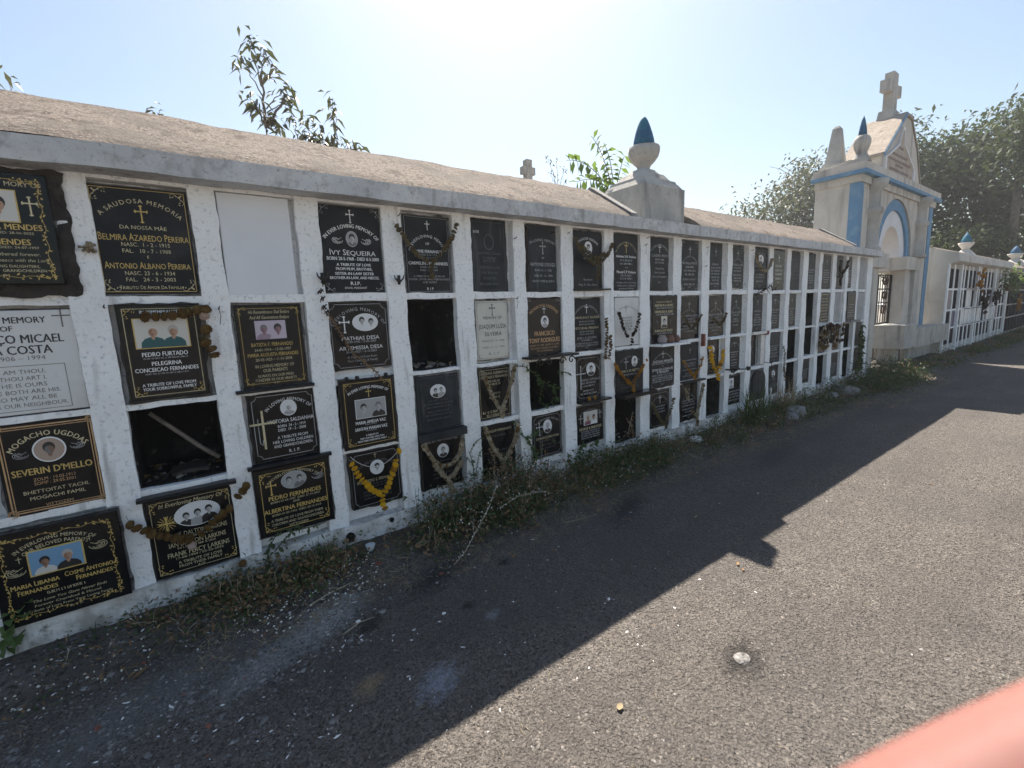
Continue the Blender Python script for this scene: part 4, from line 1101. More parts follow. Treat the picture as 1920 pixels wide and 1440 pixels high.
    def finish(s, root):
        for mb, lm in s.rows: mb.build('lettering_line', lm, root)
        if s.worn.f: s.worn.build('worn_lettering', s.wm, root, kind='stuff')
        if s.orn.f: s.orn.build('engraved_ornament', s.om, root)
        for layers in s.pics:
            po = layers[0][0].build('portrait', layers[0][1], root)
            for mb, pm in layers[1:]: mb.build('figure', pm, po)

BW = ('ph_face', 'ph_dark', 'ph_dark')
BWL = ('ph_face', 'ph_hairgrey', 'ph_grey')
ROWN = {1: 'top', 2: 'second', 3: 'third', 4: 'bottom'}
def plaque(key, label, draw, stone='granite', proud=None, arched=0, ledge=None, name='memorial_plaque'):
    x0, x1, zt, zb = PLQ[key]
    ox0, ox1 = COLX[key[0]]
    if proud is None: proud = -.012 if (x0 < ox0 - .012 or x1 > ox1 + .012) else .014 + .008 * ((ord(key[0]) * 7 + int(key[1]) * 3) % 4) / 3
    yf = proud
    root = thing(name, ((x0 + x1) / 2, yf, zb), label, 'plaque', 'memorial plaques of the niche wall')
    mb = MB()
    if arched:
        n = 10
        c = arched
        top = [(x0 + c - c * math.cos(t * math.pi / 2 / n), zt - c + c * math.sin(t * math.pi / 2 / n)) for t in range(n + 1)]
        top += [(x1 - c + c * math.sin(t * math.pi / 2 / n), zt - c + c * math.cos(t * math.pi / 2 / n)) for t in range(n + 1)]
        mb.prism([(x0, zb), *top, (x1, zb)], yf, yf + .045, 'y')
        mb.build('slab', stone, root, recalc=True)
    else:
        mb.cbox(x0, x1, yf, yf + .046, zb, zt, .003)
        mb.build('slab', stone, root)
    if stone not in ('blank_panel', 'grey_panel'):
        # ragged bed of mortar showing round the slab
        mb = MB(); rr = random.Random(key); g = .004
        def rag(a, b, n): return [(a[0] + (b[0] - a[0]) * i / n, a[1] + (b[1] - a[1]) * i / n) for i in range(n)]
        ring = rag((x0 - g, zb - g), (x1 + g, zb - g), 14) + rag((x1 + g, zb - g), (x1 + g, zt + g), 18) + rag((x1 + g, zt + g), (x0 - g, zt + g), 14) + rag((x0 - g, zt + g), (x0 - g, zb - g), 18)
        cx_, cz_ = (x0 + x1) / 2, (zb + zt) / 2
        ring = [(p + (p - cx_) / abs(x1 - x0) * .024 * max(0, N3(p * 16, q * 16, x0) + .12), q + (q - cz_) / abs(zt - zb) * .028 * max(0, N3(p * 17, q * 17, zb + 4) + .12)) for p, q in ring]
        mb.prism(ring, -.003 if yf < -.005 else yf + .005, yf + .040, 'y')
        mb.build('mortar_bed', 'mortar' if rr.random() < .65 else 'cement', root, recalc=True)
    f = Face(x0, zt, x1 - x0, zt - zb, yf)
    if draw: draw(f)
    f.finish(root)
    if ledge:
        dx0, dx1, dep, th, mt = ledge
        mb = MB(); mb.cbox(x0 + dx0, x1 + dx1, yf - dep, yf + .01, zb - th - .003, zb - .003, .002)
        mb.build('ledge', mt, root)
    return root

# ------------------------------------------------------------------ the plaques, column by column
# A: the column that the frame cuts
mb = MB()
mb.rough_box(-.64, -.287, -.010, .05, 1.490, 1.966, .018, .017, freq=17)
mb.build('cement_patch', 'cement', WALL)
def d(f):
    f.vine(.085, 'gold')
    f.text('MORY OF', .10, .042, .30, 'palegold', .80, 0)
    f.portrait('rect', .575, .30, .29, .27, [(0, 1.2, 'ph_skin2', 'ph_dark', 'ph_cream')], 'ph_cream', 'gold', .004)
    f.cross(.83, .29, .16, 'palegold', 'fleury')
    f.text('TA MENDES', .48, .055, .44, 'gold', .90, 1, align='r')
    f.text('DIED: 28-06-2022', .535, .022, .32, 'palegold', .82, align='r')
    f.text('MENDES', .615, .055, .30, 'gold', .78, 1, align='r')
    f.text('DIED: 24-07-1997', .665, .022, .32, 'palegold', .84, align='r')
    f.text('mbered forever.', .725, .032, .36, 'palegold', .84, 0, .2, 'r')
    f.text('peace with the Lord.', .78, .032, .42, 'palegold', .91, 0, .2, 'r')
    f.text('ING DAUGHTERS,', .835, .026, .34, 'palegold', .82, align='r')
    f.text('GRANDCHILDREN', .875, .026, .36, 'palegold', .87, align='r')
    f.text('I. P.', .925, .035, .12, 'palegold', .50)
plaque('A1', 'black slab with gold leafy vine border set in a rough dark cement patch', d, proud=-.042)
def d(f):
    f.text('IN LOVING MEMORY', .09, .062, .70, 'ink', .44, 1)
    f.text('OF', .17, .052, .09, 'ink', .50, 1)
    f.text('LOURENÇO MICAEL', .27, .085, .86, 'ink', .47, 1)
    f.text('DA COSTA', .375, .085, .50, 'ink', .55, 1)
    f.text('1906 – 1994', .455, .045, .36, 'fadeink', .56)
    for i, (t, w) in enumerate((('I AM THOU,', .34), ('THOU ART I.', .34), ('HE IS OURS', .33), ('WE BOTH ARE HIS.', .52), ('SO MAY ALL BE', .44), ('FOR OUR NEIGHBOUR.', .60))):
        f.text(t, .585 + i * .065, .042, w, 'fadeink', .55)
    for a, b in (((.2 * f.w, .53 * f.h), (.87 * f.w, .53 * f.h)), ((.87 * f.w, .53 * f.h), (.87 * f.w, .965 * f.h)), ((.87 * f.w, .965 * f.h), (.2 * f.w, .965 * f.h)), ((.2 * f.w, .965 * f.h), (.2 * f.w, .53 * f.h))):
        f.stroke([a, b], .0022, 'fadeink')
    f.cross(.91, .085, .17, 'fadeink', 'wide')
plaque('A2', 'white marble plaque with black lettering and a boxed six line verse', d, 'marble', proud=.012)
def d(f):
    f.border(.045, .005, 'copper'); f.border(.075, .003, 'copper')
    for cx, cy in ((.045, .036), (.955, .036), (.955, .964), (.045, .964)):
        for r in (.05, .033): f.stroke([((cx + r * math.cos(t * .42)) * f.w, cy * f.h + r * f.w * math.sin(t * .42)) for t in range(16)], .003, 'copper')
    f.arc('MOGACHO UGDDAS', .155, .056, .70, .20, 'palegold', 1)
    f.portrait('oval', .50, .315, .30, .25, [(0, 1.25, 'ph_sepiaface', 'ph_dark', 'ph_sepia')], 'ph_sepia', 'white', .005)
    f.swirl(.22, .34, .075, 'fadewhite'); f.swirl(.78, .31, .075, 'fadewhite', -1)
    f.text("SEVERIN D'MELLO", .53, .075, .80, 'gold', bold=1)
    f.text('ZOLM : 19.03.1913', .625, .034, .42, 'copper'); f.text('SOMP : 29.05.2001', .67, .034, .42, 'copper')
    f.text('BHETTOITAT TACHI,', .755, .040, .66, 'palegold'); f.text('MOGACHI FAMIL', .825, .040, .56, 'palegold')
    f.text('VITTOZEM', .915, .028, .28, 'copper')
plaque('A3', 'black plaque with double copper line border and round sepia portrait under an arched line', d)
def d(f):
    f.vine(.085, 'gold')
    f.arc('IN EVERLOVING MEMORY OF', .145, .040, .60, .10, 'palegold', 0, .48); f.arc('OUR BELOVED PARENTS', .205, .040, .48, .07, 'palegold', 0, .48)
    f.portrait('rect', .47, .37, .40, .25, [(-.45, 1.0, 'ph_skin', 'ph_dark', 'ph_cream', .1), (.42, 1.1, 'ph_skin2', 'ph_hairgrey', 'ph_dark', 0)], 'ph_blue', 'gold', .005)
    f.swirl(.16, .42, .075, 'palegold'); f.swirl(.80, .33, .075, 'palegold', -1)
    f.cross(.20, .30, .07, 'palegold'); f.cross(.74, .23, .07, 'palegold')
    f.text('MARIA LIBANIA', .58, .055, .36, 'gold', .28, 1, sc=1); f.text('FERNANDES', .65, .055, .30, 'gold', .29, 1, sc=1)
    f.text('COSME ANTONIO F.', .565, .055, .44, 'gold', .72, 1, sc=1); f.text('FERNANDES', .635, .055, .30, 'gold', .73, 1, sc=1)
    f.lines(.715, .026, .30, 'palegold'); f.text('The Love You Gave Never Ends', .775, .030, .58, 'palegold', .52, 0, .25)
    f.text('Forever Cherished & Missed', .825, .026, .52, 'palegold', .50); f.text('A Tribute of Love From Your Loving Family', .872, .026, .70, 'palegold', .50)
    f.text('R. I. P.', .925, .028, .11, 'palegold', .55)
plaque('A4', 'large black slab with gold ivy border and rectangular photo of a couple on blue', d, proud=-.040)
# B
def d(f):
    f.border(.03, .0022, 'gold'); f.corners(.13, 'palegold', .05)
    f.arc('A SAUDOSA MEMORIA', .145, .042, .80, .18, 'palegold')
    f.cross(.5, .245, .15, 'gold', 'fleury')
    f.text('DA NOSSA MÃE', .37, .036, .48, 'palegold'); f.text('BELMIRA AZAREDO PEREIRA', .46, .072, .92, 'gold', sc=1)
    f.text('NASC.  1 - 2 - 1915', .53, .038, .50, 'palegold'); f.text('FAL.   10 - 7 - 1988', .59, .038, .50, 'palegold'); f.text('E', .645, .026, None, 'palegold')
    f.text('ANTONIO ALBANO PEREIRA', .725, .068, .88, 'gold', sc=1)
    f.text('NASC. 23 - 6 - 1934', .80, .038, .52, 'palegold'); f.text('FAL.   24 - 3 - 2003', .86, .038, .52, 'palegold')
    f.text('TRIBUTO DE AMOR DA FAMILIA', .935, .036, .66, 'palegold', sc=1)
plaque('B1', 'black plaque with arched gold Portuguese lettering, gold cross and scroll corners', d, 'granite_dusty')
def d(f):
    f.border(.06, .0026, 'palegold'); f.corners(.13, 'gold', .075)
    f.text('IN REMEMBRANCE', .075, .034, .48, 'white', .5, 1); f.text('OF OUR BELOVED', .115, .028, .42, 'white', .5, 1)
    f.portrait('rect', .50, .30, .66, .30, [(-.35, 1.05, 'ph_skin2', 'ph_cream', 'ph_green', -.05), (.42, .98, 'ph_skin2', 'ph_hairgrey', 'ph_green', 0)], 'ph_cream', 'gold', .004)
    f.text('PEDRO FURTADO', .52, .048, .58, 'white', .5, 1); f.lines(.565, .014, .56, 'fadewhite')
    f.text('PELEGRINA', .62, .045, .38, 'white', .5, 1); f.text('CONCEICAO FERNANDES', .685, .045, .80, 'white', .5, 1); f.lines(.73, .014, .56, 'fadewhite')
    f.text('A TRIBUTE OF LOVE FROM', .845, .034, .68, 'white', .5, 1); f.text('YOUR SORROWFUL FAMILY', .89, .034, .68, 'white', .5, 1)
plaque('B2', 'black slab with landscape colour photo of an elderly couple dressed in green and white', d, proud=-.006)
def d(f):
    f.border(.045, .0018, 'palegold'); f.corners(.14, 'gold', .05, 'abcd')
    f.text('In Everloving Memory Of', .085, .055, .74, 'palegold', .5, 0, .25)
    f.portrait('oval', .56, .27, .52, .29, [(-.52, .78, 'ph_face', 'ph_dark', 'ph_dark', .15), (0, .82, 'ph_face', 'ph_dark', 'ph_grey', .05), (.52, .84, 'ph_face', 'ph_dark', 'ph_dark', -.08)], 'ph_white', 'white', .004)
    f.cross(.20, .36, .26, 'gold', 'rays')
    f.text('FRANK DALTON LARKINS', .49, .062, .74, 'palegold', .52); f.lines(.545, .024, .45, 'palegold')
    f.text('IAN DALTON LARKINS', .61, .062, .68, 'palegold', .52); f.lines(.665, .024, .45, 'palegold')
    f.text('FRANK PERCY LARKINS', .735, .062, .74, 'palegold', .52); f.text('17-08-1944 / 03-06-2022', .79, .030, .58, 'palegold', .52)
    f.text('A TRIBUTE OF LOVE', .85, .036, .52, 'palegold', .52); f.text('FROM THEIR FAMILY', .90, .036, .52, 'palegold', .52); f.text('R.I.P', .945, .030, None, 'palegold', .52)
plaque('B4', 'black plaque with white oval photo of three men and a gold cross with rays', d, proud=.0, ledge=None)
# C
plaque('C1', 'blank white painted panel closing a top row niche with no writing', None, 'blank_panel', proud=.012, name='blank_niche_panel')
def d(f):
    f.border(.06, .002, 'gold'); f.corners(.11, 'gold', .05)
    f.text('His Remembrance Shall Endure', .085, .042, .62, 'palegold', .5, 0, .2); f.text('And All Generations Endure', .15, .042, .60, 'palegold', .5, 0, .2)
    f.portrait('rect', .50, .305, .46, .22, [(-.46, 1.15, 'ph_pinkface', 'ph_mid', 'ph_pinkcloth', .02), (.46, 1.25, 'ph_pinkface', 'ph_dark', 'ph_pinkbg', 0)], 'ph_pinkbg', 'ph_pinkbg', .001)
    f.text('BATISTA F. FERNANDES', .48, .045, .64, 'gold', .5); f.text('24-01-1914 – 13-06-1997', .545, .034, .56, 'palegold', .5)
    f.text('MARIA AUGUSTA FERNANDES', .605, .045, .78, 'gold', .5); f.text('20-03-1923 – 11-01-2018', .665, .034, .56, 'palegold', .5)
    f.text('IN LOVING MEMORY OF', .745, .040, .60, 'palegold', .5); f.text('OUR PARENTS', .80, .040, .38, 'palegold', .5)
    f.text('ALWAYS ON OUR MIND', .865, .036, .56, 'palegold', .5); f.text('FOREVER IN OUR HEARTS', .915, .036, .64, 'palegold', .5); f.text('R.I.P', .958, .024, None, 'palegold', .5)
plaque('C2', 'black plaque with pinkish photo of a couple and gold capitals under the blank panel', d, 'granite', ledge=(-.04, .02, .045, .016, 'granite_dusty'))
def d(f):
    f.border(.04, .0025, 'fadewhite', .07)
    f.arc('IN LOVING MEMORY OF', .135, .050, .66, .16, 'white', 0, .58)
    f.portrait('oval', .58, .245, .23, .22, [(0, 1.2, 'ph_face', 'ph_white', 'ph_grey')], 'ph_white', 'white', .004)
    f.cross(.17, .53, .58, 'palegold', 'thin'); f.stroke([(.10 * f.w, .36 * f.h), (.10 * f.w, .72 * f.h), (.13 * f.w, .76 * f.h), (.15 * f.w, .68 * f.h)], .003, 'fadewhite')
    f.text('VICTORIA SALDANHA', .43, .060, .72, 'white', .60); f.text('BORN  24 - 2 - 1919', .51, .042, .44, 'white', .60); f.text('DIED  19 - 2 - 2008', .57, .042, .44, 'white', .60)
    f.text('A TRIBUTE FROM', .68, .045, .48, 'white', .60); f.text('HER LOVING CHILDREN', .745, .045, .64, 'white', .60); f.text('AND GRANDCHILDREN.', .81, .045, .62, 'white', .60)
    f.text('R. I. P.', .905, .050, .18, 'white', .60)
plaque('C3', 'black plaque with round photo of white haired woman and tall gold cross', d, 'granite')
def d(f):
    f.border(.075, .0026, 'gold'); f.corners(.13, 'gold', .08)
    f.arc('IN EVERLOVING MEMORY OF', .115, .040, .66, .13, 'palegold')
    f.portrait('oval', .50, .235, .32, .24, [(-.42, .95, 'ph_face', 'ph_dark', 'ph_grey'), (.45, .95, 'ph_face', 'ph_dark', 'ph_mid')], 'ph_grey', 'fadewhite', .003)
    f.cross(.20, .29, .20, 'gold', 'fleury'); f.swirl(.82, .25, .08, 'fadewhite', -1)
    f.text('PEDRO FERNANDES', .445, .066, .70, 'gold', bold=1); f.text('BORN 07-03-1927  DIED: 27-01-2007', .51, .030, .66, 'palegold'); f.text('AND', .555, .032, None, 'palegold')
    f.text('ALBERTINA FERNANDES', .63, .066, .84, 'gold', bold=1); f.text('BORN 01-05-1932  DIED: 20-12-2015', .70, .030, .66, 'palegold')
    f.text('A TRIBUTE OF LOVE FROM THEIR', .78, .038, .70, 'palegold'); f.text('CHILDREN AND GRANDCHILDREN', .84, .038, .70, 'palegold'); f.text('VITTOGEM', .90, .036, .26, 'palegold')
plaque('C4', 'black slab with grey oval photo of a couple and gold border', d, 'granite')
# D
def d(f):
    f.corners(.12, 'fadewhite', .03)
    f.cross(.5, .115, .14, 'white', 'fleury')
    f.arc('IN EVER LOVING MEMORY OF', .245, .045, .86, .20, 'white', 1)
    f.portrait('oval', .5, .375, .18, .17, [(0, 1.35, 'ph_face', 'ph_dark', 'ph_mid')], 'ph_grey', 'fadewhite', .003)
    f.swirl(.26, .395, .085, 'white'); f.swirl(.74, .395, .085, 'white', -1)
    f.text('IVY SEQUEIRA', .53, .072, .78, 'white', sc=1, bold=0); f.text('BORN 28-5-1968 - DIED 8-3-2000', .605, .042, .88, 'white', bold=1)
    f.text('A TRIBUTE OF LOVE', .675, .034, .58, 'white', bold=1); f.text('FROM MUM, BROTHER,', .725, .034, .62, 'white', bold=1); f.text('SISTER-IN-LAW SISTER', .78, .034, .66, 'white', bold=1); f.text('BROTHER-IN-LAW, AND NIECES.', .83, .034, .84, 'white', bold=1)
    f.text('R.I.P.', .895, .042, .18, 'white', bold=1); f.text('DIVAR, MADDANT', .95, .026, .38, 'white')
plaque('D1', 'black top row plaque with white arched lettering and small oval portrait between two swirls', d, 'granite_dusty')
def d(f):
    f.border(.035, .0022, 'fadewhite', .08)
    f.arc('EVERLOVING MEMORY OF', .125, .048, .84, .26, 'fadewhite')
    f.portrait('oval', .60, .305, .42, .25, [(-.28, 1.05, 'ph_face', 'ph_dark', 'ph_white', -.1), (.45, 1.0, 'ph_face', 'ph_dark', 'ph_white', .08)], 'ph_white', 'white', .003)
    f.cross(.25, .33, .23, 'white', 'fleury')
    f.text('MATHIAS DESA', .535, .058, .64, 'white'); f.text('08-09-1918 / 13-05-2000', .59, .036, .52, 'fadewhite')
    f.text('ARTEMISSIA DESA', .68, .058, .74, 'white'); f.text('05-09-1927 / 16-10-2004', .74, .036, .52, 'fadewhite')
    f.text('A Tribute of Love From', .82, .034, .50, 'fadewhite', italic=.25); f.text('Your Children & Family', .875, .034, .52, 'fadewhite', italic=.25); f.text('R I P', .93, .03, None, 'fadewhite')
plaque('D2', 'black plaque with white oval of two smiling faces and scooped line border', d)
def d(f):
    f.border(.055, .0026, 'gold'); f.corners(.13, 'gold', .065)
    f.arc('IN EVER LOVING MEMORY OF', .135, .042, .74, .10, 'white', 1); f.cross(.5, .20, .11, 'gold', 'fleury')
    f.portrait('rect', .52, .43, .56, .27, [(-.5, 1.05, 'ph_face', 'ph_dark', 'ph_grey'), (.5, 1.05, 'ph_face', 'ph_mid', 'ph_dark')], 'ph_grey', 'white', .003)
    f.text('MARIA AMELIA VAZ', .63, .048, .58, 'white', bold=1); f.lines(.67, .012, .22, 'fadewhite'); f.text('SANTAN MARIAN VAZ', .725, .048, .62, 'white', bold=1); f.lines(.765, .012, .22, 'fadewhite')
    f.text('A TRIBUTE OF', .83, .026, .24, 'white', bold=1); f.text('DEEP LOVE AND AFFECTION', .87, .026, .46, 'white', bold=1); f.text('FROM THEIR SORROWFUL FAMILY', .91, .026, .56, 'white', bold=1)
D3 = plaque('D3', 'black slab with square black and white photo of a couple standing proud of the wall', d, proud=-.010)
x0, x1, zt, zb = PLQ['D3']
for u in (.14, .33, .88):
    mb = MB(); mb.lathe([(.009, zt - .002), (.012, zt + .008), (.011, zt + .018), (.006, zt + .022)], x0 + (x1 - x0) * u, .004, 10); mb.build('fixing_stud', 'iron', D3)
def d(f):
    f.border(.04, .002, 'fadewhite', .06); f.cross(.5, .085, .09, 'palegold')
    f.arc('IN EVERLOVING MEMORY', .20, .048, .72, .12, 'ghost')
    f.portrait('oval', .52, .31, .26, .24, [(0, 1.25, 'ph_face', 'ph_dark', 'ph_white')], 'ph_white', 'white', .004)
    f.text('BERNARDO S. FERNANDES', .53, .055, .80, 'palegold'); f.lines(.60, .026, .5, 'ghost'); f.lines(.65, .026, .5, 'ghost')
    for v in (.73, .79, .85): f.lines(v, .03, .58, 'ghost')
plaque('D4', 'black plaque with round black and white portrait behind the fresh yellow garland', d)
# E
def d(f):
    f.border(.03, .0018, 'fadewhite'); f.cross(.52, .12, .12, 'white')
    f.arc('IN EVERLOVING MEMORY', .275, .038, .74, .28, 'white'); f.text('OF', .355, .034, None, 'white')
    f.text('COSME FERNANDES', .455, .042, .66, 'white', bold=1); f.text('BORN: 5-10-1923', .50, .024, .40, 'fadewhite'); f.text('DIED: 26-5-1990', .54, .024, .38, 'fadewhite')
    f.text('CARMELINA FERNANDES', .61, .042, .88, 'white', bold=1); f.text('BORN: 4-6-1932', .66, .024, .38, 'fadewhite'); f.text('DIED: 12-3-1999', .70, .024, .40, 'fadewhite')
    f.text('A TRIBUTE OF LOVE FROM', .78, .026, .70, 'fadewhite'); f.text('LOVER, SONS AND FERNANDES', .82, .026, .92, 'fadewhite'); f.text('AND FAMILY', .86, .026, .32, 'fadewhite')
    f.text('R I P', .945, .038, None, 'white')
plaque('E1', 'black top row plaque with white cross and arched capitals behind a dried Y garland', d, 'granite_dusty')
def d(f):
    f.border(.045, .0015, 'ghost'); f.portrait('oval', .50, .295, .34, .23, [(-.35, .95, 'ph_face', 'ph_dark', 'ph_dark'), (.42, .9, 'ph_face', 'ph_mid', 'ph_grey', -.08)], 'ph_white', 'white', .003)
    for v in (.46, .52, .58, .66, .72, .80): f.lines(v, .026, random.uniform(.45, .7), 'ghost')
plaque('E3', 'plain dark plaque with only a white oval photo of two people and faded text', d, 'granite_worn', ledge=(-.012, .02, .05, .05, 'granite_worn'))
def d(f):
    f.arc('GONE BUT NOT FORGOTTEN', .105, .045, .86, .03, 'fadewhite')
    f.portrait('oval', .53, .30, .28, .25, [(0, 1.15, 'ph_face', 'ph_mid', 'ph_dark')], 'ph_white', 'white', .003)
    for v in (.50, .58, .66, .74, .82): f.lines(v, .03, .5, 'ghost')
plaque('E4', 'black bottom row plaque with round portrait behind the looped straw garland', d)
# F
def d(f):
    f.border(.06, .0018, 'ghost')
    f.stroke([(f.w * (.5 + .13 * math.cos(t * .3)), f.h * .30 + f.w * .17 * math.sin(t * .3)) for t in range(22)], .005, 'ghost')
    f.text('IN EVE', .17, .04, .16, 'white', .16)
    f.text('LIGIA DINIZ E SOUZA', .455, .034, .66, 'ghost'); f.lines(.52, .03, .4, 'ghost'); f.lines(.56, .03, .4, 'ghost'); f.text('TRIBUTE OF LOVE', .65, .034, .58, 'ghost'); f.lines(.725, .028, .45, 'ghost'); f.lines(.80, .028, .4, 'ghost'); f.lines(.88, .03, .6, 'ghost')
plaque('F1', 'weathered grey black top row plaque whose lettering has almost worn away', d, 'granite_worn')
def d(f):
    f.border(.035, .002, 'fadeink'); f.corners(.10, 'fadeink', .03)
    f.cross(.5, .15, .18, 'ink', 'fleury'); f.text('MEMORY OF', .285, .050, .58, 'ink'); f.text('JOAQUIM LUZIA', .43, .075, .86, 'ink'); f.text('SILVEIRA', .56, .070, .54, 'ink')
    f.text('BORN 27 - 9 - 1904', .68, .036, .70, 'fadeink'); f.text('DIED 14 - 4 - 1992', .79, .036, .70, 'fadeink'); f.text('R. I. P', .905, .050, .34, 'fadeink')
plaque('F2', 'cream marble plaque with thin black cross and hand cut black capitals', d, 'old_marble')
def d(f):
    f.border(.05, .002, 'palegold')
    f.text('ARMELINA CLEMENTINA', .10, .05, .84, 'palegold'); f.text('DIAS SALES E FERNANDES', .175, .05, .84, 'palegold')
    for v in (.26, .32, .50, .58): f.lines(v, .035, .35, 'palegold')
    f.lines(.86, .045, .8, 'palegold'); f.lines(.93, .045, .6, 'palegold')
plaque('F3', 'black plaque with two gold lines across its head behind a dried V garland', d)
def d(f):
    f.text('P. JOAQUIM FERNANDES', .12, .045, .84, 'palegold'); f.lines(.22, .035, .5, 'ghost')
    for v in (.5, .6, .7): f.lines(v, .03, .6, 'ghost')
plaque('F4', 'black bottom row plaque half buried in weeds with one gold line at its head', d)
# G
def d(f):
    f.arc('IN LOVING MEMORY', .235, .042, .92, .10, 'fadewhite'); f.cross(.5, .34, .17, 'fadewhite', 'fleury'); f.text('OF', .49, .032, None, 'fadewhite')
    f.text("RAYMOND D'SOUZA", .59, .058, .92, 'fadewhite'); f.text('BORN 12 - 1 - 1922', .68, .036, .62, 'fadewhite'); f.text('DIED 30 - 12 - 1994', .765, .036, .68, 'fadewhite'); f.text('FROM WIFE & SONS', .85, .036, .82, 'fadewhite')
plaque('G1', 'dull black top row plaque with thin silver cross and arched silver line, no portrait', d, 'granite_worn')
def d(f):
    f.corners(.13, 'fadewhite', .02, 'ab'); f.arc('MOGACHO UGDDAS', .145, .055, .74, .16, 'copper', 1); f.cross(.5, .20, .12, 'white', 'fleury')
    f.portrait('oval', .51, .41, .20, .20, [(0, 1.3, 'ph_face', 'ph_dark', 'ph_grey')], 'ph_white', 'white', .003)
    f.text('FRANCISCO', .62, .088, .58, 'copper', bold=1); f.text('TONY RODRIGUES', .745, .088, .88, 'copper', bold=1)
    f.text('ZOLM 9 5 1905  SOMP 19 5 1997', .835, .032, .84, 'copper'); f.text('IN LOVING MEMORY SOROVENT', .89, .032, .80, 'copper'); f.text('PRIVATE RODRIGUES', .94, .032, .46, 'copper')
plaque('G2', 'brown black plaque with large copper coloured capitals above the scrolled iron shelf', d, 'brownstone')
def d(f):
    f.border(.045, .002, 'fadewhite', .07); f.arc('IN EVERLOVING MEMORY', .13, .042, .80, .12, 'fadewhite')
    f.portrait('oval', .50, .30, .28, .30, [(0, 1.1, 'ph_face', 'ph_hairgrey', 'ph_dark')], 'ph_white', 'white', .003); f.cross(.22, .33, .28, 'fadewhite', 'fleury')
    f.text('JOHN ANTIGERO ROSA', .55, .055, .80, 'palegold'); f.lines(.63, .03, .6, 'ghost'); f.lines(.72, .03, .6, 'ghost'); f.lines(.80, .03, .5, 'ghost')
plaque('G4', 'black bottom row plaque with oval portrait and clover cross below the creeper niche', d)
# H
def d(f):
    f.arc('MOGACHO UGDDAS', .145, .045, .68, .12, 'white'); f.portrait('oval', .52, .29, .24, .22, [(0, 1.15, 'ph_face', 'ph_dark', 'ph_dark')], 'ph_white', 'white', .003)
    f.text('VIVEK', .47, .034, .3, 'fadewhite'); f.text('Bandora', .84, .034, .30, 'fadewhite'); f.text('Mog. Fr. Dev. Diwar', .93, .038, .64, 'fadewhite', italic=.2)
plaque('H1', 'rounded top black plaque with white oval portrait under the roof tower', d, 'granite_dusty', arched=.03, ledge=(-.02, .05, .05, .012, 'iron'))
def d(f):
    f.arc('IN EVERLOVING MEMORY OF', .145, .042, .88, .30, 'fadewhite'); f.cross(.5, .185, .18, 'white')
    f.text('CARMELINA P. SILVEIRA', .355, .048, .92, 'palegold'); f.text('BORN 10-10-1914', .435, .030, .54, 'fadewhite'); f.text('DIED 29-10-1997', .49, .030, .54, 'fadewhite')
    f.text('PETORNIL PEREIRA', .565, .045, .86, 'palegold'); f.text('BORN 15-9-1910', .635, .030, .5, 'fadewhite'); f.text('DIED 12-4-1997', .685, .030, .5, 'fadewhite')
    f.text('JOSE L. E. SILVEIRA', .76, .042, .70, 'fadewhite'); f.lines(.81, .026, .4, 'fadewhite'); f.text('A TRIBUTE OF LOVE FROM', .87, .032, .8, 'fadewhite'); f.text('STEPHEN S. PEREIRA ETC', .915, .032, .84, 'fadewhite'); f.text('R I P', .96, .028, None, 'fadewhite')
plaque('H2', 'black plaque with white cross under an arch and three gold names in a column', d, 'granite_dusty')
def d(f):
    f.border(.05, .002, 'fadewhite', .08); f.arc('MOGACHO UGDDAS', .185, .04, .66, .20, 'fadewhite', 0, .58)
    f.portrait('oval', .59, .31, .34, .29, [(0, 1.15, 'ph_face', 'ph_dark', 'ph_dark')], 'ph_white', 'white', .003); f.cross(.19, .48, .55, 'fadewhite', 'thin')
    f.text('BASILIO DEMELLO', .545, .052, .74, 'fadewhite', .58); f.lines(.62, .036, .6, 'fadewhite'); f.lines(.69, .036, .5, 'fadewhite'); f.lines(.80, .034, .44, 'fadewhite'); f.lines(.87, .036, .66, 'fadewhite')
H3 = plaque('H3', 'black plaque with oval portrait of suited man above two loose marigolds', d, ledge=(-.005, .05, .075, .018, 'granite'))
def d(f):
    f.arc('IN EVERLOVING MEMORY', .13, .042, .80, .12, 'fadewhite'); f.portrait('rect', .50, .33, .50, .34, [(-.42, 1.1, 'ph_skin2', 'ph_hairgrey', 'ph_shirt'), (.45, 1.0, 'ph_skin2', 'ph_dark', 'ph_white', .08)], 'ph_cream', 'white', .003)
    f.cross(.13, .34, .20, 'fadewhite', 'fleury'); f.cross(.87, .28, .20, 'fadewhite', 'fleury'); f.text('GEORGE & ANN ROSE', .60, .070, .86, 'palegold', bold=1)
    for v in (.68, .74, .80, .86): f.lines(v, .034, .72, 'fadewhite')
plaque('H4', 'black bottom row plaque with landscape colour photo of a couple between two crosses', d)
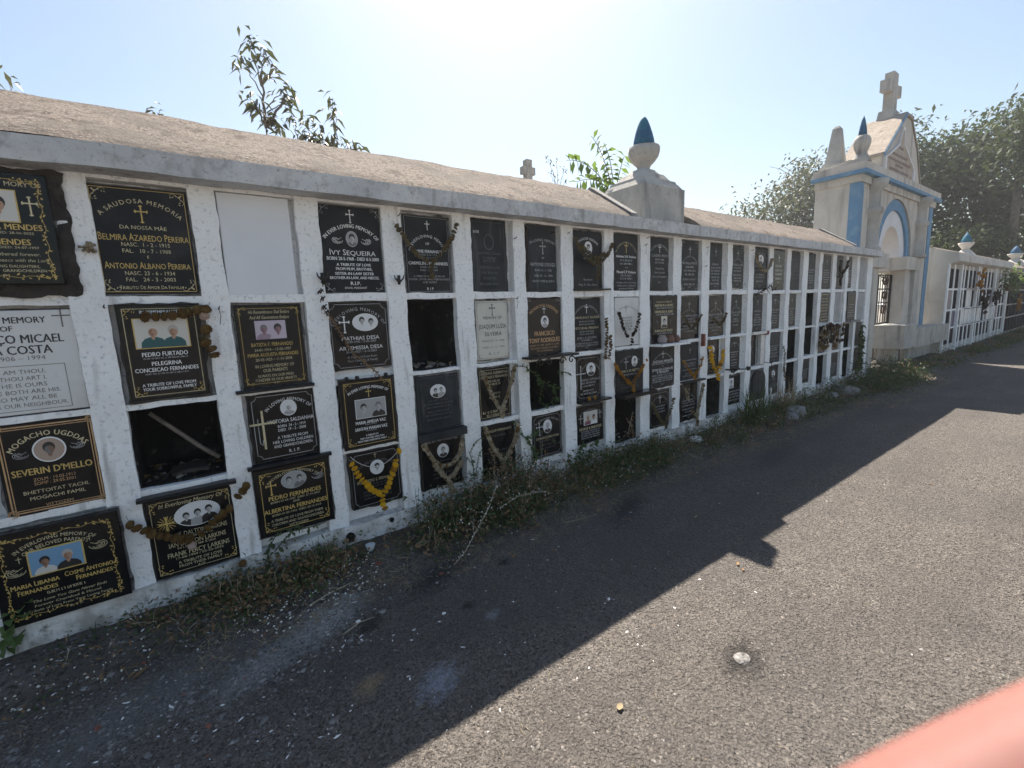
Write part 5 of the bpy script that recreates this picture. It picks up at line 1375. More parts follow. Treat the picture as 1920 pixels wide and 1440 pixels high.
# I
def d(f):
    f.arc('IN EVERLOVING MEMORY', .165, .035, .86, .28, 'palegold'); f.cross(.5, .235, .20, 'gold')
    f.text('Adelaide S.M. Pacheco', .395, .045, .88, 'white', bold=1); f.lines(.465, .03, .56, 'fadewhite'); f.lines(.525, .03, .56, 'fadewhite'); f.text('And', .59, .034, None, 'fadewhite')
    f.text('Manuel C.P. Pacheco', .67, .050, .84, 'white', bold=1); f.lines(.735, .03, .5, 'fadewhite'); f.lines(.79, .03, .56, 'fadewhite')
    f.text('A tribute of love from loving', .86, .032, .86, 'fadewhite'); f.text('children grand children &', .915, .032, .82, 'fadewhite'); f.text('great grandchildren', .965, .030, .66, 'fadewhite')
plaque('I1', 'black top row plaque with plain gold cross directly below the roof tower', d, 'granite_dusty', arched=.02)
def d(f):
    f.arc('IN EVERLOVING MEMORY', .20, .035, .8, .16, 'fadeink'); f.cross(.45, .24, .16, 'fadeink'); f.text('OF', .37, .026, None, 'fadeink')
    for v in (.42, .48, .54, .60, .66): f.lines(v, .034, .42, 'fadeink')
plaque('I2', 'white marble plaque with faint grey lettering behind blackened flowers', d, 'marble')
def d(f):
    f.arc('IN LOVING MEMORY', .17, .036, .70, .12, 'fadewhite'); f.cross(.35, .31, .22, 'fadewhite', 'fleury'); f.portrait('oval', .66, .28, .20, .24, [(0, 1.15, 'ph_face', 'ph_dark', 'ph_grey')], 'ph_white', 'white', .002)
    f.text('JOHN S. M. NETTO', .49, .062, .74, 'palegold'); f.lines(.58, .03, .5, 'fadewhite')
    for v in (.74, .81, .88): f.lines(v, .03, .6, 'ghost')
plaque('I3', 'dark plaque with cross and oval portrait over a wide black stone ledge', d, 'granite_dusty', ledge=(-.01, .07, .10, .03, 'granite'))
# J
def d(f):
    f.arc('IN EVERLOVING MEMORY', .15, .036, .86, .20, 'fadewhite'); f.cross(.5, .20, .17, 'white'); f.text('CLAUDINA PINTO', .335, .05, .90, 'fadewhite')
    f.lines(.41, .032, .5, 'fadewhite'); f.lines(.47, .032, .5, 'fadewhite'); f.text('Missed By', .58, .035, .46, 'fadewhite'); f.text('Her husband', .655, .035, .56, 'fadewhite'); f.text('Sons and Daughters', .735, .035, .82, 'fadewhite'); f.text('R.I.P.', .845, .035, None, 'fadewhite')
    f.stroke([(f.w * (.06 + .03 * math.sin(t)), f.h * (.78 + .02 * t)) for t in range(9)], .008, 'ghost'); f.stroke([(f.w * (.94 - .03 * math.sin(t)), f.h * (.78 + .02 * t)) for t in range(9)], .008, 'ghost')
plaque('J1', 'narrow black top row plaque with white cross, first right of the roof tower', d, 'granite_dusty')
def d(f):
    f.text('IN EVERLOVING MEMORY OF', .13, .036, .62, 'palegold', .45); f.text('MARTIN M. A. RUBIO', .20, .055, .72, 'palegold', .45, 1); f.lines(.26, .030, .70, 'fadewhite'); f.text('HERMELINDA R. RUBIO', .335, .055, .72, 'palegold', .45, 1); f.lines(.395, .030, .70, 'fadewhite')
    f.portrait('rect', .45, .56, .22, .24, [(0, 1.2, 'ph_face', 'ph_dark', 'ph_dark')], 'ph_cream', 'palegold', .003); f.cross(.18, .57, .14, 'ghost'); f.cross(.72, .55, .14, 'ghost')
    f.text('EURICALATE RUBIO', .74, .05, .72, 'palegold', .45, 1); f.lines(.80, .03, .60, 'fadewhite')
plaque('J2', 'black slab with small portrait photo standing on the shelf with clay pots', d, proud=-.014)
def d(f):
    f.arc('IN EVER LOVING MEMORY OF', .205, .042, .84, .26, 'fadewhite'); f.cross(.5, .215, .15, 'white', 'fleury'); f.text('CAETANO MENEZES', .37, .062, .84, 'white'); f.lines(.425, .03, .86, 'fadewhite'); f.text('AND', .485, .024, None, 'fadewhite')
    f.text('ESTRELINA GONSALVES', .565, .062, .88, 'white'); f.text('E MENEZES', .63, .05, .5, 'white')
    for v in (.70, .755, .80, .85): f.lines(v, .034, .86, 'fadewhite')
    f.text('R I P', .925, .04, None, 'fadewhite'); f.corners(.08, 'fadewhite', .03, 'cd')
plaque('J3', 'black slab crowded with white capitals under the shelf with clay pots', d, 'granite_dusty', proud=-.012)
def d(f):
    f.border(.05, .002, 'fadewhite', .06); f.arc('IN LOVING MEMORY', .16, .04, .8, .2, 'fadewhite'); f.cross(.52, .22, .24, 'white', 'thin')
    for v in (.42, .5, .58): f.lines(v, .034, .6, 'fadewhite')
plaque('J4', 'black bottom row plaque with a slim white cross behind a limp dried garland', d)
# K and beyond: lettering too small to read
def far(style, nm=None, nm2=None):
    def d(f):
        if style in ('wing', 'cross', 'arc'):
            f.cross(.5, .20, .18, 'fadewhite'); f.arc('IN LOVING MEMORY', .16 if style == 'arc' else .33, .035, .8, .22, 'fadewhite')
        if style == 'wing':
            f.corners(.16, 'fadewhite', .04, 'abcd')
        if style == 'plain':
            f.cross(.5, .20, .16, 'fadewhite')
        if style == 'oval':
            f.arc('IN LOVING MEMORY', .13, .035, .8, .22, 'fadewhite'); f.portrait('oval', .5, .28, .36, .22, [(0, 1.1, 'ph_face', 'ph_dark', 'ph_dark')], 'ph_white', 'white', .004)
        if style == 'frame':
            f.border(.07, .004, 'ghost', .10); f.arc('IN LOVING MEMORY', .16, .035, .6, .22, 'ghost')
        v = .45
        if nm: f.text(nm, v, .048, .86, 'fadewhite'); v += .075
        if nm2: f.text(nm2, v, .04, .6, 'fadewhite'); v += .075
        while v < .88:
            f.lines(v, .034, random.uniform(.4, .8), 'fadewhite'); v += random.choice((.065, .075, .10))
        f.text('R.I.P', .93, .032, None, 'fadewhite')
    return d
def gate_count(c): return {'U': 'end column', 'T': '2nd column from gate', 'S': '3rd column from gate', 'R': '4th column from gate', 'Q': '5th column from gate', 'P': '6th column from gate', 'O': '7th column from gate', 'N': '8th column from gate', 'M': '9th column from gate', 'L': '10th column from gate', 'K': '11th column from gate'}[c]
def farp(key, look, draw, stone='granite_dusty', **k):
    plaque(key, f'{look}, {ROWN[int(key[1])]} row, {gate_count(key[0])}', draw, stone, **k)
farp('K1', 'narrow black plaque with white cross and leaf corners', far('wing', 'NIRMALA PINTO'))
farp('K2', 'black plaque with white lettering behind a dried V', far('cross', 'JOÃO SABINA REGO'), 'granite')
farp('K3', 'dull grey black plaque behind an amber garland', far('plain'), 'granite_worn', ledge=(-.01, .04, .06, .016, 'granite_worn'))
farp('K4', 'black plaque behind a pale straw Y garland', far('cross'), 'granite')
farp('L1', 'worn black plaque with faint cross', far('plain'), 'granite_worn')
farp('L2', 'black plaque with white name lines and tilted ledge', far('cross', 'FRANCIS REGO'), 'granite', ledge=(-.01, .02, .05, .02, 'plaster'))
farp('L3', 'recessed black plaque with white oval photo', far('oval'), 'granite', proud=.045)
farp('M1', 'short black plaque with angel corners and white cross', far('wing', 'MORELLA LOBO'))
farp('M2', 'black plaque with cross over a curved line', far('cross', 'JOSE A. LOBO'))
farp('M3', 'small round shouldered black plaque', far('arc'), arched=.04)
farp('M4', 'black plaque with portrait in its corner', lambda f: (f.portrait('rect', .25, .25, .36, .34, [(0, 1.1, 'ph_face', 'ph_dark', 'ph_grey')], 'ph_white', 'white', .003), [f.lines(v, .05, .8, 'fadewhite') for v in (.55, .65, .75, .86)]), 'granite')
farp('N1', 'black plaque with oval portrait ringed by a tan garland', far('oval'))
farp('N2', 'narrow worn black plaque over a tiled ledge', far('plain'), 'granite_worn')
farp('N3', 'recessed black panel inside a white tiled surround', lambda f: [f.lines(v, .02, .5, 'ghost') for v in (.4, .5, .6, .7)], 'granite', proud=.05)
farp('N4', 'dark round arched slab behind the tall grass', lambda f: f.arc('IN MEMORY', .2, .035, .6, .2, 'ghost'), 'granite_worn', arched=.13, proud=-.03)
farp('O1', 'glossy black plaque with cross and four white lines', lambda f: (f.cross(.5, .22, .18, 'white'), [f.lines(v, .045, .6, 'white') for v in (.40, .51, .61, .72)], f.text('R.I.P', .82, .04, None, 'white')), 'granite')
farp('O2', 'black plaque with cross under an arched line', far('arc', 'MARIA SABINA'))
farp('O3', 'grey black plaque with arched frame line', far('frame'), 'granite_worn')
farp('O4', 'small black plaque with oval photo half hidden by grass', far('oval'))
farp('P1', 'plain weathered black plaque with rounded shoulder', lambda f: [f.lines(v, .03, .6, 'ghost') for v in (.2, .4, .5, .6, .7)], 'granite_worn', arched=.03)
farp('P2', 'black plaque with small cross and short white lines', far('plain'))
farp('Q1', 'worn black plaque with arched frame line', far('frame'), 'granite_worn')
farp('Q4', 'black plaque with arched frame line near the ground', far('frame'), 'granite_dusty')
farp('R1', 'black plaque with faded grey lines', far('plain'), 'granite_dusty')
farp('R2', 'black plaque with gold framed text', lambda f: (f.border(.06, .006, 'palegold', .1), [f.lines(v, .04, .7, 'palegold') for v in (.2, .3, .42, .52, .62, .74, .84)]), 'granite_dusty')
farp('R3', 'black plaque hidden by a mat of dead flowers', lambda f: f.cross(.5, .2, .2, 'white'), 'granite')
farp('S1', 'black plaque under a trailing dark wreath', lambda f: [f.lines(v, .03, .6, 'ghost') for v in (.3, .5, .7)], 'granite_dusty')
farp('S2', 'streaked pale grey blank panel', None, 'grey_panel', name='blank_niche_panel')
farp('S3', 'black plaque beside the dead flower mat', lambda f: [f.lines(v, .03, .6, 'ghost') for v in (.3, .5, .7)], 'granite')
farp('S4', 'black plaque with framed arch at ground level', far('frame'))
farp('T1', 'narrow black plaque with close grey lines', far('plain'), 'granite_dusty')
farp('T2', 'black slab over a rough stone ledge', far('frame'), 'granite_dusty', proud=-.01, ledge=(-.02, .03, .07, .03, 'rubble'))
farp('U1', 'blank grey plaster panel', None, 'grey_panel', name='blank_niche_panel')
farp('U2', 'blank grey stained panel', None, 'grey_panel', name='blank_niche_panel')
farp('U3', 'dark slab overgrown by a climbing weed', None, 'granite_worn')
farp('U4', 'dark slab behind the weeds', None, 'granite_worn')

# ------------------------------------------------------------------ garlands
def flower_mesh(name, material, seed, flat=.62):
    """ruffled marigold head: stacked crinkled petal rings, about 1 unit across"""
    rnd = random.Random(seed)
    mb = MB()
    for ring, (r, z, lift) in enumerate(((.50, -.12, .05), (.48, .08, .12), (.36, .20, .18), (.20, .30, .18))):
        n = 11 - ring * 2
        for k in range(n):
            th = 2 * math.pi * (k + rnd.random() * .4) / n + ring * .3
            w = 2.6 * r / n
            c, s = math.cos(th), math.sin(th)
            p0 = (c * r * .25, s * r * .25, (z - .1) * flat)
            pl = (c * r * .8 - s * w, s * r * .8 + c * w, (z + lift * rnd.uniform(.2, 1)) * flat)
            pr = (c * r * .8 + s * w, s * r * .8 - c * w, (z + lift * rnd.uniform(.2, 1)) * flat)
            pt = (c * r * rnd.uniform(.92, 1.1), s * r * rnd.uniform(.92, 1.1), (z - lift * rnd.uniform(0, .6)) * flat)
            mb.add([p0, pl, pt, pr], [(0, 3, 2, 1)], 0)
    mb.lathe([(.15, -.30 * flat), (.38, -.22 * flat), (.40, 0), (.28, .20 * flat), (.05, .30 * flat)], 0, 0, 9)
    me = mb.build(name, material)
    data = me.data
    bpy.data.objects.remove(me)
    return data
FM = {}
for k in ('marigold', 'dry_marigold', 'olive_flower', 'amber_flower', 'dark_flower', 'pale_flower', 'straw_rope'):
    FM[k] = [flower_mesh('flower', k, s) for s in (1, 2, 3)]
def resample(pts, step):
    pts = [Vector(p) for p in pts]
    if len(pts) == 1: return pts
    out = [pts[0]]; carry = 0
    for a, b in zip(pts, pts[1:]):
        L = (b - a).length
        t = step - carry
        while t <= L:
            out.append(a + (b - a) * (t / L)); t += step
        carry = (carry + L) % step if L < step - carry + 1e-9 or True else 0
        carry = L - (t - step)
    return out
GARL_GROUP = 'flower garlands hung on the niche wall'
def place_flower(root, kind, p, sz, rnd, axis=None):
    o = bpy.data.objects.new('flower', rnd.choice(FM[kind]))
    col.objects.link(o)
    o.parent = root
    o.location = Vector(p) - WORLD[root.name]
    d = Vector((rnd.uniform(-.7, .7), -1, rnd.uniform(-.6, .6))) if axis is None else axis + Vector((rnd.uniform(-.35, .35), rnd.uniform(-.35, .1), rnd.uniform(-.35, .35)))
    o.rotation_euler = d.to_track_quat('Z', 'Y').to_euler()
    q = sz * rnd.uniform(.85, 1.15)
    o.scale = (q, q, q * rnd.uniform(.8, 1.1))
for key, kind, label, strands, size in GARLANDS:
    rnd = random.Random(key)
    allp = [p for s in strands for p in s]
    base = (sum(p[0] for p in allp) / len(allp), -.03, min(p[1] for p in allp))
    root = thing('flower_garland', base, label, 'garland', GARL_GROUP)
    fs = .042 * size
    yb = -.034 if PLQ.get(key, (0, 0, 0, 0)) else -.03
    ropes = kind == 'straw_rope'
    if key == 'R3':
        xs_, zs_ = [p[0] for p in allp], [p[1] for p in allp]
        for _ in range(90):
            place_flower(root, rnd.choice(['dark_flower', 'dark_flower', 'dry_marigold', 'straw_rope']), (rnd.uniform(min(xs_), max(xs_)), -.03 - rnd.random() * .05, min(zs_) + (max(zs_) - min(zs_)) * rnd.random() ** .8), rnd.uniform(.04, .075), rnd)
        strands = []
    for si, s in enumerate(strands):
        pts = [Vector((x, yb - .006 * math.sin(i * 1.7 + si) - .004 * si, z)) for i, (x, z) in enumerate(s)]
        if ropes:
            P = resample(pts, .011)
            if len(P) < 3: P = pts + [pts[-1] + Vector((0, 0, -.02))]
            for q in range(3):                     # three twisted strands of dried petals
                mb = MB()
                pp = [p + Vector((.007 * size * math.cos(i * .9 + q * 2.1), .006 * size * math.sin(i * .9 + q * 2.1), .003 * N3(i * .6, q, 3))) for i, p in enumerate(P)]
                mb.tube(pp, [.0115 * size * (.75 + .55 * abs(N3(i * .8, q * 3.3, len(key)))) for i in range(len(pp))], 6, smooth=False)
                mb.build('strand', kind, root)
            for i, p in enumerate(resample(pts, .020)):
                place_flower(root, 'straw_rope' if rnd.random() < .7 else 'dry_marigold', p + Vector((rnd.uniform(-.010, .010), -.010, rnd.uniform(-.008, .008))), fs * rnd.uniform(.5, .85), rnd)
        else:
            P = resample(pts, fs * .66)
            for i, p in enumerate(P):
                t = (P[min(i + 1, len(P) - 1)] - P[max(i - 1, 0)])
                ax = None
                if t.length > 1e-6:
                    ax = (t.normalized() * rnd.choice((-1, 1)) * .9 + Vector((0, -.55, 0)))
                kk = kind
                if kind == 'marigold' and rnd.random() < .12: kk = 'amber_flower'
                if kind == 'dry_marigold' and rnd.random() < .15: kk = 'olive_flower'
                if kind == 'dry_marigold' and si == 1 and i == len(P) - 1: kk = 'pale_flower'
                place_flower(root, kk, p + Vector((rnd.uniform(-.003, .003), rnd.uniform(-.004, .004), 0)), fs, rnd, ax)
    # thread that carries it, up to a nail on each side
    mb = MB()
    for s in strands:
        if len(s) > 1: mb.tube([(x, -.022, z) for x, z in s], .0012, 4)
    tops = sorted(((max(s, key=lambda p: p[1])) for s in (strands or [allp, allp])), key=lambda p: p[0])
    for x, z in (tops[0], tops[-1]):
        mb.tube([(x, -.024, z), (x + (.012 if x > base[0] else -.012), -.004, z + .035)], .0012, 4)
    mb.build('thread', 'thread', root)
# white thread necklace on the plaque with the fresh garland
g = thing('white_thread', (.85, -.012, .50), 'slack white thread strung across the portrait above the fresh yellow garland', 'thread')
mb = MB()
mb.tube([(.700 + .29 * t / 14, -.013, .592 - .085 * math.sin(math.pi * t / 14) ** .8 - .01 * t / 14) for t in range(15)], .0016, 5)
mb.build('strand', 'flower_white', g)

# ------------------------------------------------------------------ small fittings
def holder(x, z, label):
    t = thing('flower_holder', (x, 0, z - .05), label, 'holder', 'black iron flower holders')
    mb = MB(); mb.tube([(x, .005, z), (x, -.03, z)], .007, 8); mb.tube([(x, -.028, z - .03), (x, -.03, z + .022)], [.008, .010], 8); mb.build('socket', 'iron', t)
    for q in (-1, 1):
        mb = MB(); mb.tube([(x, -.03, z - .02), (x + q * .012, -.032, z - .008), (x + q * .024, -.034, z + .004), (x + q * .028, -.034, z + .022)], [.005, .005, .004, .003], 6); mb.build('arm', 'iron', t)
    return t
(ha, hb) = MISC['holders']
holder(*ha, 'small black iron flower holder with raised arms left of the plaque with arched white lettering')
holder(*hb, 'small black iron flower holder with raised arms right of the plaque with arched white lettering')
t = thing('dried_twig', (.72, -.02, 1.0), 'thin reddish dried twig hanging diagonally across the plaque with two smiling faces', 'twig')
mb = MB(); P = [Vector((x, -.018 - .01 * (i % 2), z)) for i, (x, z) in enumerate(MISC['twigD2'])]
mb.tube(P, .0035, 5)
for p in resample(P, .012):
    for _ in range(2): mb.tube([p, p + Vector((random.uniform(-.018, .018), -.008, random.uniform(-.018, .012)))], [.002, .003], 4)
mb.build('twig', 'dry_leaf', t)
t = thing('dried_flower_chain', (.63, -.02, 1.39), 'short dangling chain of shrivelled flowers under an iron holder by the blank panel', 'garland')
mb = MB()
for s in (0, .012):
    for (x, z) in MISC['chainD1']:
        for _ in range(7): mb.tube([(x + s, -.02, z), (x + s + random.uniform(-.012, .012), -.03, z + random.uniform(-.02, .012))], [.002, .0032], 4)
mb.build('flowers', 'dark_flower', t)
# rusty nails in the pillars
for i, (x, z) in enumerate(MISC['hooks']):
    if z > 1.95 or i in (0,): continue
    mb = MB(); mb.tube([(x, .02, z), (x, -.022, z + .004), (x + .004, -.026, z + .014)], [.003, .003, .002], 6)
    if i % 2: mb.tube([(x, -.02, z), (x + .004, -.016, z - .03), (x - .003, -.012, z - .07)], .0014, 4)
    tag(mb.build('wall_nail', 'rust'), 'small rusty nail sticking out of a white pillar', 'nail', 'rusty nails in the pillars')
mb = MB()
for _ in range(14): mb.tube([(-.252, -.004, 1.685), (-.252 + random.uniform(-.022, .03), -.02, 1.685 + random.uniform(-.022, .02))], [.003, .006], 5)
tag(mb.build('straw_tuft', 'straw_rope'), 'little tuft of dead straw stuck to the pillar between the first two top plaques', 'tuft')
# wooden batten and rubbish in the open niche
t = thing('wooden_batten', (0, .2, .66), 'weathered grey batten leaning diagonally inside the open sooty niche', 'stick')
mb = MB(); mb.tube([(-.150, .16, .955), (-.06, .16, .855), (.03, .15, .755), (.100, .14, .690)], [.010, .011, .011, .012], 7); mb.build('batten', 'wood', t)
def rubbish(name, label, x0, x1, y0, y1, z, n, sz, mats, seed):
    rnd = random.Random(seed); mb = MB()
    for _ in range(n):
        cx, cy = rnd.uniform(x0, x1), rnd.uniform(y0, y1); s = sz * rnd.uniform(.4, 1.3)
        zz = z + s * .3
        a = [Vector((rnd.uniform(-1, 1), rnd.uniform(-1, 1), rnd.uniform(-.5, .6))).normalized() * s * rnd.uniform(.6, 1) for _ in range(6)]
        mb.add([Vector((cx, cy, zz)) + q for q in a], [(0, 1, 2), (0, 2, 3), (0, 3, 4), (0, 4, 1), (5, 2, 1), (5, 3, 2), (5, 4, 3), (5, 1, 4)], rnd.randrange(len(mats)))
    o = mb.build(name, mats, kind='stuff'); o['label'] = label; o['category'] = 'debris'
rubbish('niche_debris', 'broken stones and dead leaves on the floor of the open niche with the batten', -.20, .10, .06, .40, .640, 60, .022, ['dry_leaf', 'rubble', 'cement'], 4)
rubbish('niche_debris', 'pale stones and dried flowers on the floor of the second row open niche', 1.125, 1.42, .03, .35, 1.036, 60, .020, ['stone', 'straw_rope', 'rubble'], 5)
rubbish('niche_debris', 'dry leaves on the floor of the bottom row open niche', 2.925, 3.22, .03, .35, .242, 30, .018, ['dry_leaf', 'rubble'], 6)
# stone slab in the open niche, ledges below
mb = MB(); mb.rough_box(-.10, .05, .10, .27, .646, .660, .02, .014, freq=16); tag(mb.build('broken_slab', 'cement'), 'flat broken stone slab lying in the open niche with the batten', 'stone')
mb = MB(); mb.cbox(-.235, .145, -.045, .03, .590, .606, .002); tag(mb.build('stone_ledge', 'granite_dusty'), 'thin black stone ledge below the open niche with the batten', 'ledge')
mb = MB(); mb.cbox(.20, .60, -.03, .03, .628, .645, .002); tag(mb.build('stone_ledge', 'granite_dusty'), 'chipped black stone ledge between the white haired portrait and the gold dotted slab', 'ledge')
# scrolled iron shelf
t = thing('iron_shelf', (2.17, -.04, 1.0), 'black iron shelf on scroll brackets under the copper lettered plaque', 'shelf')
mb = MB(); mb.box(1.945, 2.395, -.115, .0, 1.026, 1.040); mb.build('shelf_plate', 'iron', t)
for cx, q in ((2.03, -1), (2.11, -1), (2.24, 1), (2.33, 1)):
    mb = MB()
    mb.tube([(cx + q * .035 * (1 - k / 20) * math.cos(k * .42), -.10, .995 + .030 * (1 - k / 22) * math.sin(k * .42)) for k in range(17)], .005, 6)
    mb.build('scroll', 'iron', t)
# clay pots on the shelf
mb = MB(); mb.rough_box(3.385, 3.80, -.13, .02, 1.006, 1.026, .05, .003); tag(mb.build('pot_shelf', 'plaster'), 'thin white shelf slab carrying small clay pots', 'shelf')
def pot(cx, cy, z, r, h, m, label):
    mb = MB(); mb.lathe([(r * .55, z), (r * .9, z + h * .25), (r, z + h * .5), (r * .75, z + h * .8), (r * .55, z + h * .9), (r * .68, z + h), (r * .5, z + h * .98)], cx, cy, 16)
    tag(mb.build('clay_pot', m), label, 'pot', 'clay pots on the shelf')
pot(3.475, -.06, 1.028, .045, .075, 'greypot', 'round ash grey clay pot on the white shelf')
pot(3.585, -.06, 1.028, .045, .07, 'clay', 'squat reddish clay pot in the middle of the white shelf')
pot(3.685, -.06, 1.028, .036, .062, 'clay', 'smallest brown clay pot at the end of the white shelf')
# red brick edging and tiled surround
for (x0, x1, z0, z1, lb) in ((4.185, 4.215, .95, 1.07, 'red brick corner showing beside the amber garland plaque'), (5.50, 5.53, .985, 1.03, 'red tile edge on the white tiled niche ledge')):
    mb = MB(); mb.box(x0, x1, -.03, .02, z0, z1); tag(mb.build('brick', 'brick'), lb, 'brick')
t = thing('tiled_surround', (5.35, 0, .64), 'white glazed tile surround framing a recessed black panel', 'tiles')
for i in range(4):
    mb = MB(); mb.box(5.185 + i * .08, 5.262 + i * .08, -.022, .01, 1.000, 1.030); mb.build('tile', 'tile', t)
for i in range(4):
    mb = MB(); mb.box(5.42, 5.505, .006, .04, .645 + i * .086, .728 + i * .086); mb.build('tile', 'tile', t)
# iron bracket and lamp arm near the fresh garland
t = thing('iron_bracket', (4.66, -.04, .62), 'black iron candle bracket projecting from a pillar beside the fresh thick garland', 'bracket')
mb = MB(); mb.tube([(4.66, .02, .665), (4.66, -.10, .665)], .008, 7); mb.tube([(4.66, -.10, .665), (4.60, -.12, .650), (4.55, -.12, .665)], .009, 7); mb.build('arm', 'iron', t)
mb = MB(); mb.lathe([(.012, .655), (.045, .685), (.050, .690), (.012, .680)], 4.66, -.10, 12); mb.build('dish', 'iron', t)
t = thing('iron_bracket', (4.97, -.04, .62), 'short black iron peg with round cup left of the arched slab', 'bracket')
mb = MB(); mb.tube([(4.93, .01, .640), (5.0, -.07, .640)], .006, 6); mb.build('arm', 'iron', t)
mb = MB(); mb.lathe([(.01, .625), (.022, .64), (.024, .665), (.02, .668)], 5.0, -.07, 10); mb.build('cup', 'iron', t)
t = thing('hanging_lamp', (5.56, -.06, .30), 'white glass oil lamp hanging on a wire beside the tall grass', 'lamp')
mb = MB(); mb.tube([(5.50, .0, .66), (5.56, -.06, .655), (5.565, -.06, .36)], .004, 5); mb.build('wire', 'iron', t)
mb = MB(); mb.lathe([(.005, .36), (.013, .34), (.009, .30), (.022, .26), (.018, .225), (.005, .215)], 5.565, -.06, 12); mb.build('glass', 'tile', t)
t = thing('wire_branch', (5.4, -.03, 1.45), 'tangled dry branch wired across the top row ledge near the oval portrait', 'branch')
mb = MB(); P = [Vector((x, -.03, z)) for x, z in MISC['wirebush']]
mb.tube(P, .006, 5)
for p in resample(P, .03):
    mb.tube([p, p + Vector((random.uniform(-.06, .06), random.uniform(-.05, 0), random.uniform(-.07, .06)))], [.004, .002], 4)
mb.build('branch', 'dark_flower', t)
# two loose marigolds on the ledge
for i, x in enumerate((2.575, 2.640)):
    o = bpy.data.objects.new('marigold_bloom', FM['amber_flower'][i]); col.objects.link(o)
    o.location = (x, -.035, .655); o.scale = (.036,) * 3; o.rotation_euler = (rad(70), 0, .4 * i)
    tag(o, 'loose amber marigold lying on the small black ledge', 'flower', 'two marigolds on a ledge')
o = bpy.data.objects.new('dried_bloom', FM['dry_marigold'][1]); col.objects.link(o)
o.location = (.125, -.035, .175); o.scale = (.04,) * 3; o.rotation_euler = (rad(80), .2, .3)
tag(o, 'single dried brown flower at the foot of the plaque with three men', 'flower')
# weep holes in the plinth
for i, (x, z, r) in enumerate(((.655, .130, .026), (.90, .16, .013), (1.19, .185, .013))):
    mb = MB()
    vs = [(x + r * (1 + .2 * N3(k * 1.3, i, 2)) * math.cos(k * .524), -.0355, z + r * 1.05 * math.sin(k * .524)) for k in range(12)]
    mb.add(vs + [(v[0], .02, v[2]) for v in vs], [tuple(range(12))] + [(k, (k + 1) % 12, 12 + (k + 1) % 12, 12 + k) for k in range(12)])
    h = mb.build('drain_hole', 'soot', WALL, recalc=True)

# ------------------------------------------------------------------ farther niche wall beyond the gateway
W2 = thing('farther_niche_wall', (17, .4, 0), 'second niche wall beyond the gateway with stepped pale cornice blocks and crowded flowers', 'wall')
segs = [(13.62, 14.58), (14.68, 16.35), (16.43, 18.65), (18.73, 20.6)]
mb = MB(); mb.box(13.62, 20.7, .03, .85, -.05, 2.02); mb.build('wall_body', 'gate_wall', W2)
for i, (a, b) in enumerate(segs):
    mb = MB(); mb.prism([(-.16, 2.06), (-.12, 2.24), (.35, 2.40), (.85, 2.2), (.85, 2.02), (-.05, 2.02)], a, b - .02, 'x'); mb.build('cornice_block', 'gate_wall', W2, recalc=True)
    mb = MB(); mb.box(b - .02, b + .085, -.05, .5, 0, 2.22); mb.build('pier', 'plaster', W2)
    n = max(2, round((b - a) / .45))
    w = (b - a) / n
    for k in range(n):
        x = a + k * w
        mb = MB(); mb.box(x + .012, x + .10, -.004, .028, 0, 2.02); mb.build('pillar', 'plaster', W2)
        for r, (z0, z1) in ((1, (1.50, 1.92)), (2, (1.04, 1.45)), (3, (.64, 1.0)), (4, (.25, .6))):
            st = random.choice(['matte_stone', 'matte_stone', 'matte_stone', 'violet_flower', 'matte_stone'])
            if i in (1, 2) and r in (2, 3) and random.random() < .25: st = 'marble'
            mb = MB(); mb.cbox(x + .115, x + w - .015, .005, .029, z0, z1, .003)
            p = mb.build('niche_plaque', st, W2)
            if r < 4:
                mb = MB(); mb.box(x + .10, x + w + .012, -.001, .028, z0 - .045, z0 - .008); mb.build('niche_shelf', 'plaster', W2)
for zz in (1.47, .66, 1.02):
    mb = MB(); mb.tube([(14.7, -.12, zz), (18.6, -.12, zz - .01)], .008, 5); mb.build('iron_rail', 'iron', W2)
mb = MB(); mb.prism([(-.02, 2.2), (.36, 2.43), (.85, 2.2)], 13.70, 20.6, 'x'); mb.build('roof', 'roof', W2, recalc=True)
def cone_finial(cx, cy, z, label, sc=1.0, rs=.5):
    t = thing('cone_finial', (cx, cy, z), label, 'finial', 'blue green cone finials on the farther wall')
    mb = MB()
    frustum(mb, cx, cy, z, .62 * rs, .44 * rs, z + .10 * sc, .58 * rs, .40 * rs); frustum(mb, cx, cy, z + .10 * sc, .50 * rs, .35 * rs, z + .32 * sc, .17 * rs, .15 * rs)
    mb.build('stepped_base', 'gate_wall', t)
    mb = MB(); mb.lathe([(.16 * rs, z + .30 * sc), (.13 * rs, z + .36 * sc), (.28 * rs, z + .50 * sc), (.30 * rs, z + .56 * sc), (.2 * rs, z + .57 * sc)], cx, cy, 16); mb.build('bowl', 'gate_wall', t)
    mb = MB(); mb.lathe([(.205 * rs, z + .565 * sc), (.19 * rs, z + .66 * sc), (.12 * rs, z + .78 * sc), (.01 * rs, z + .90 * sc)], cx, cy, 16); mb.build('cone', 'cone_blue', t)
cone_finial(17.4, .42, 2.28, 'stepped stone finial with small blue green cone on the farther niche wall', .78, .56)
cone_finial(24.3, .30, 2.25, 'finial with blue green cone at the far shaded wall beyond the second niche wall', .8, .7)
W3 = thing('shaded_niche_wall', (24, .4, 0), 'dark shaded niche wall at the far end of the lane hung with plants', 'wall')
mb = MB(); mb.box(20.9, 30, -.02, .8, -.05, 1.95); mb.build('wall_body', 'concrete', W3)
mb = MB(); mb.prism([(-.2, 1.95), (-.15, 2.1), (.35, 2.42), (.85, 2.1), (.85, 1.95)], 20.9, 30, 'x'); mb.build('roof', 'roof', W3, recalc=True)
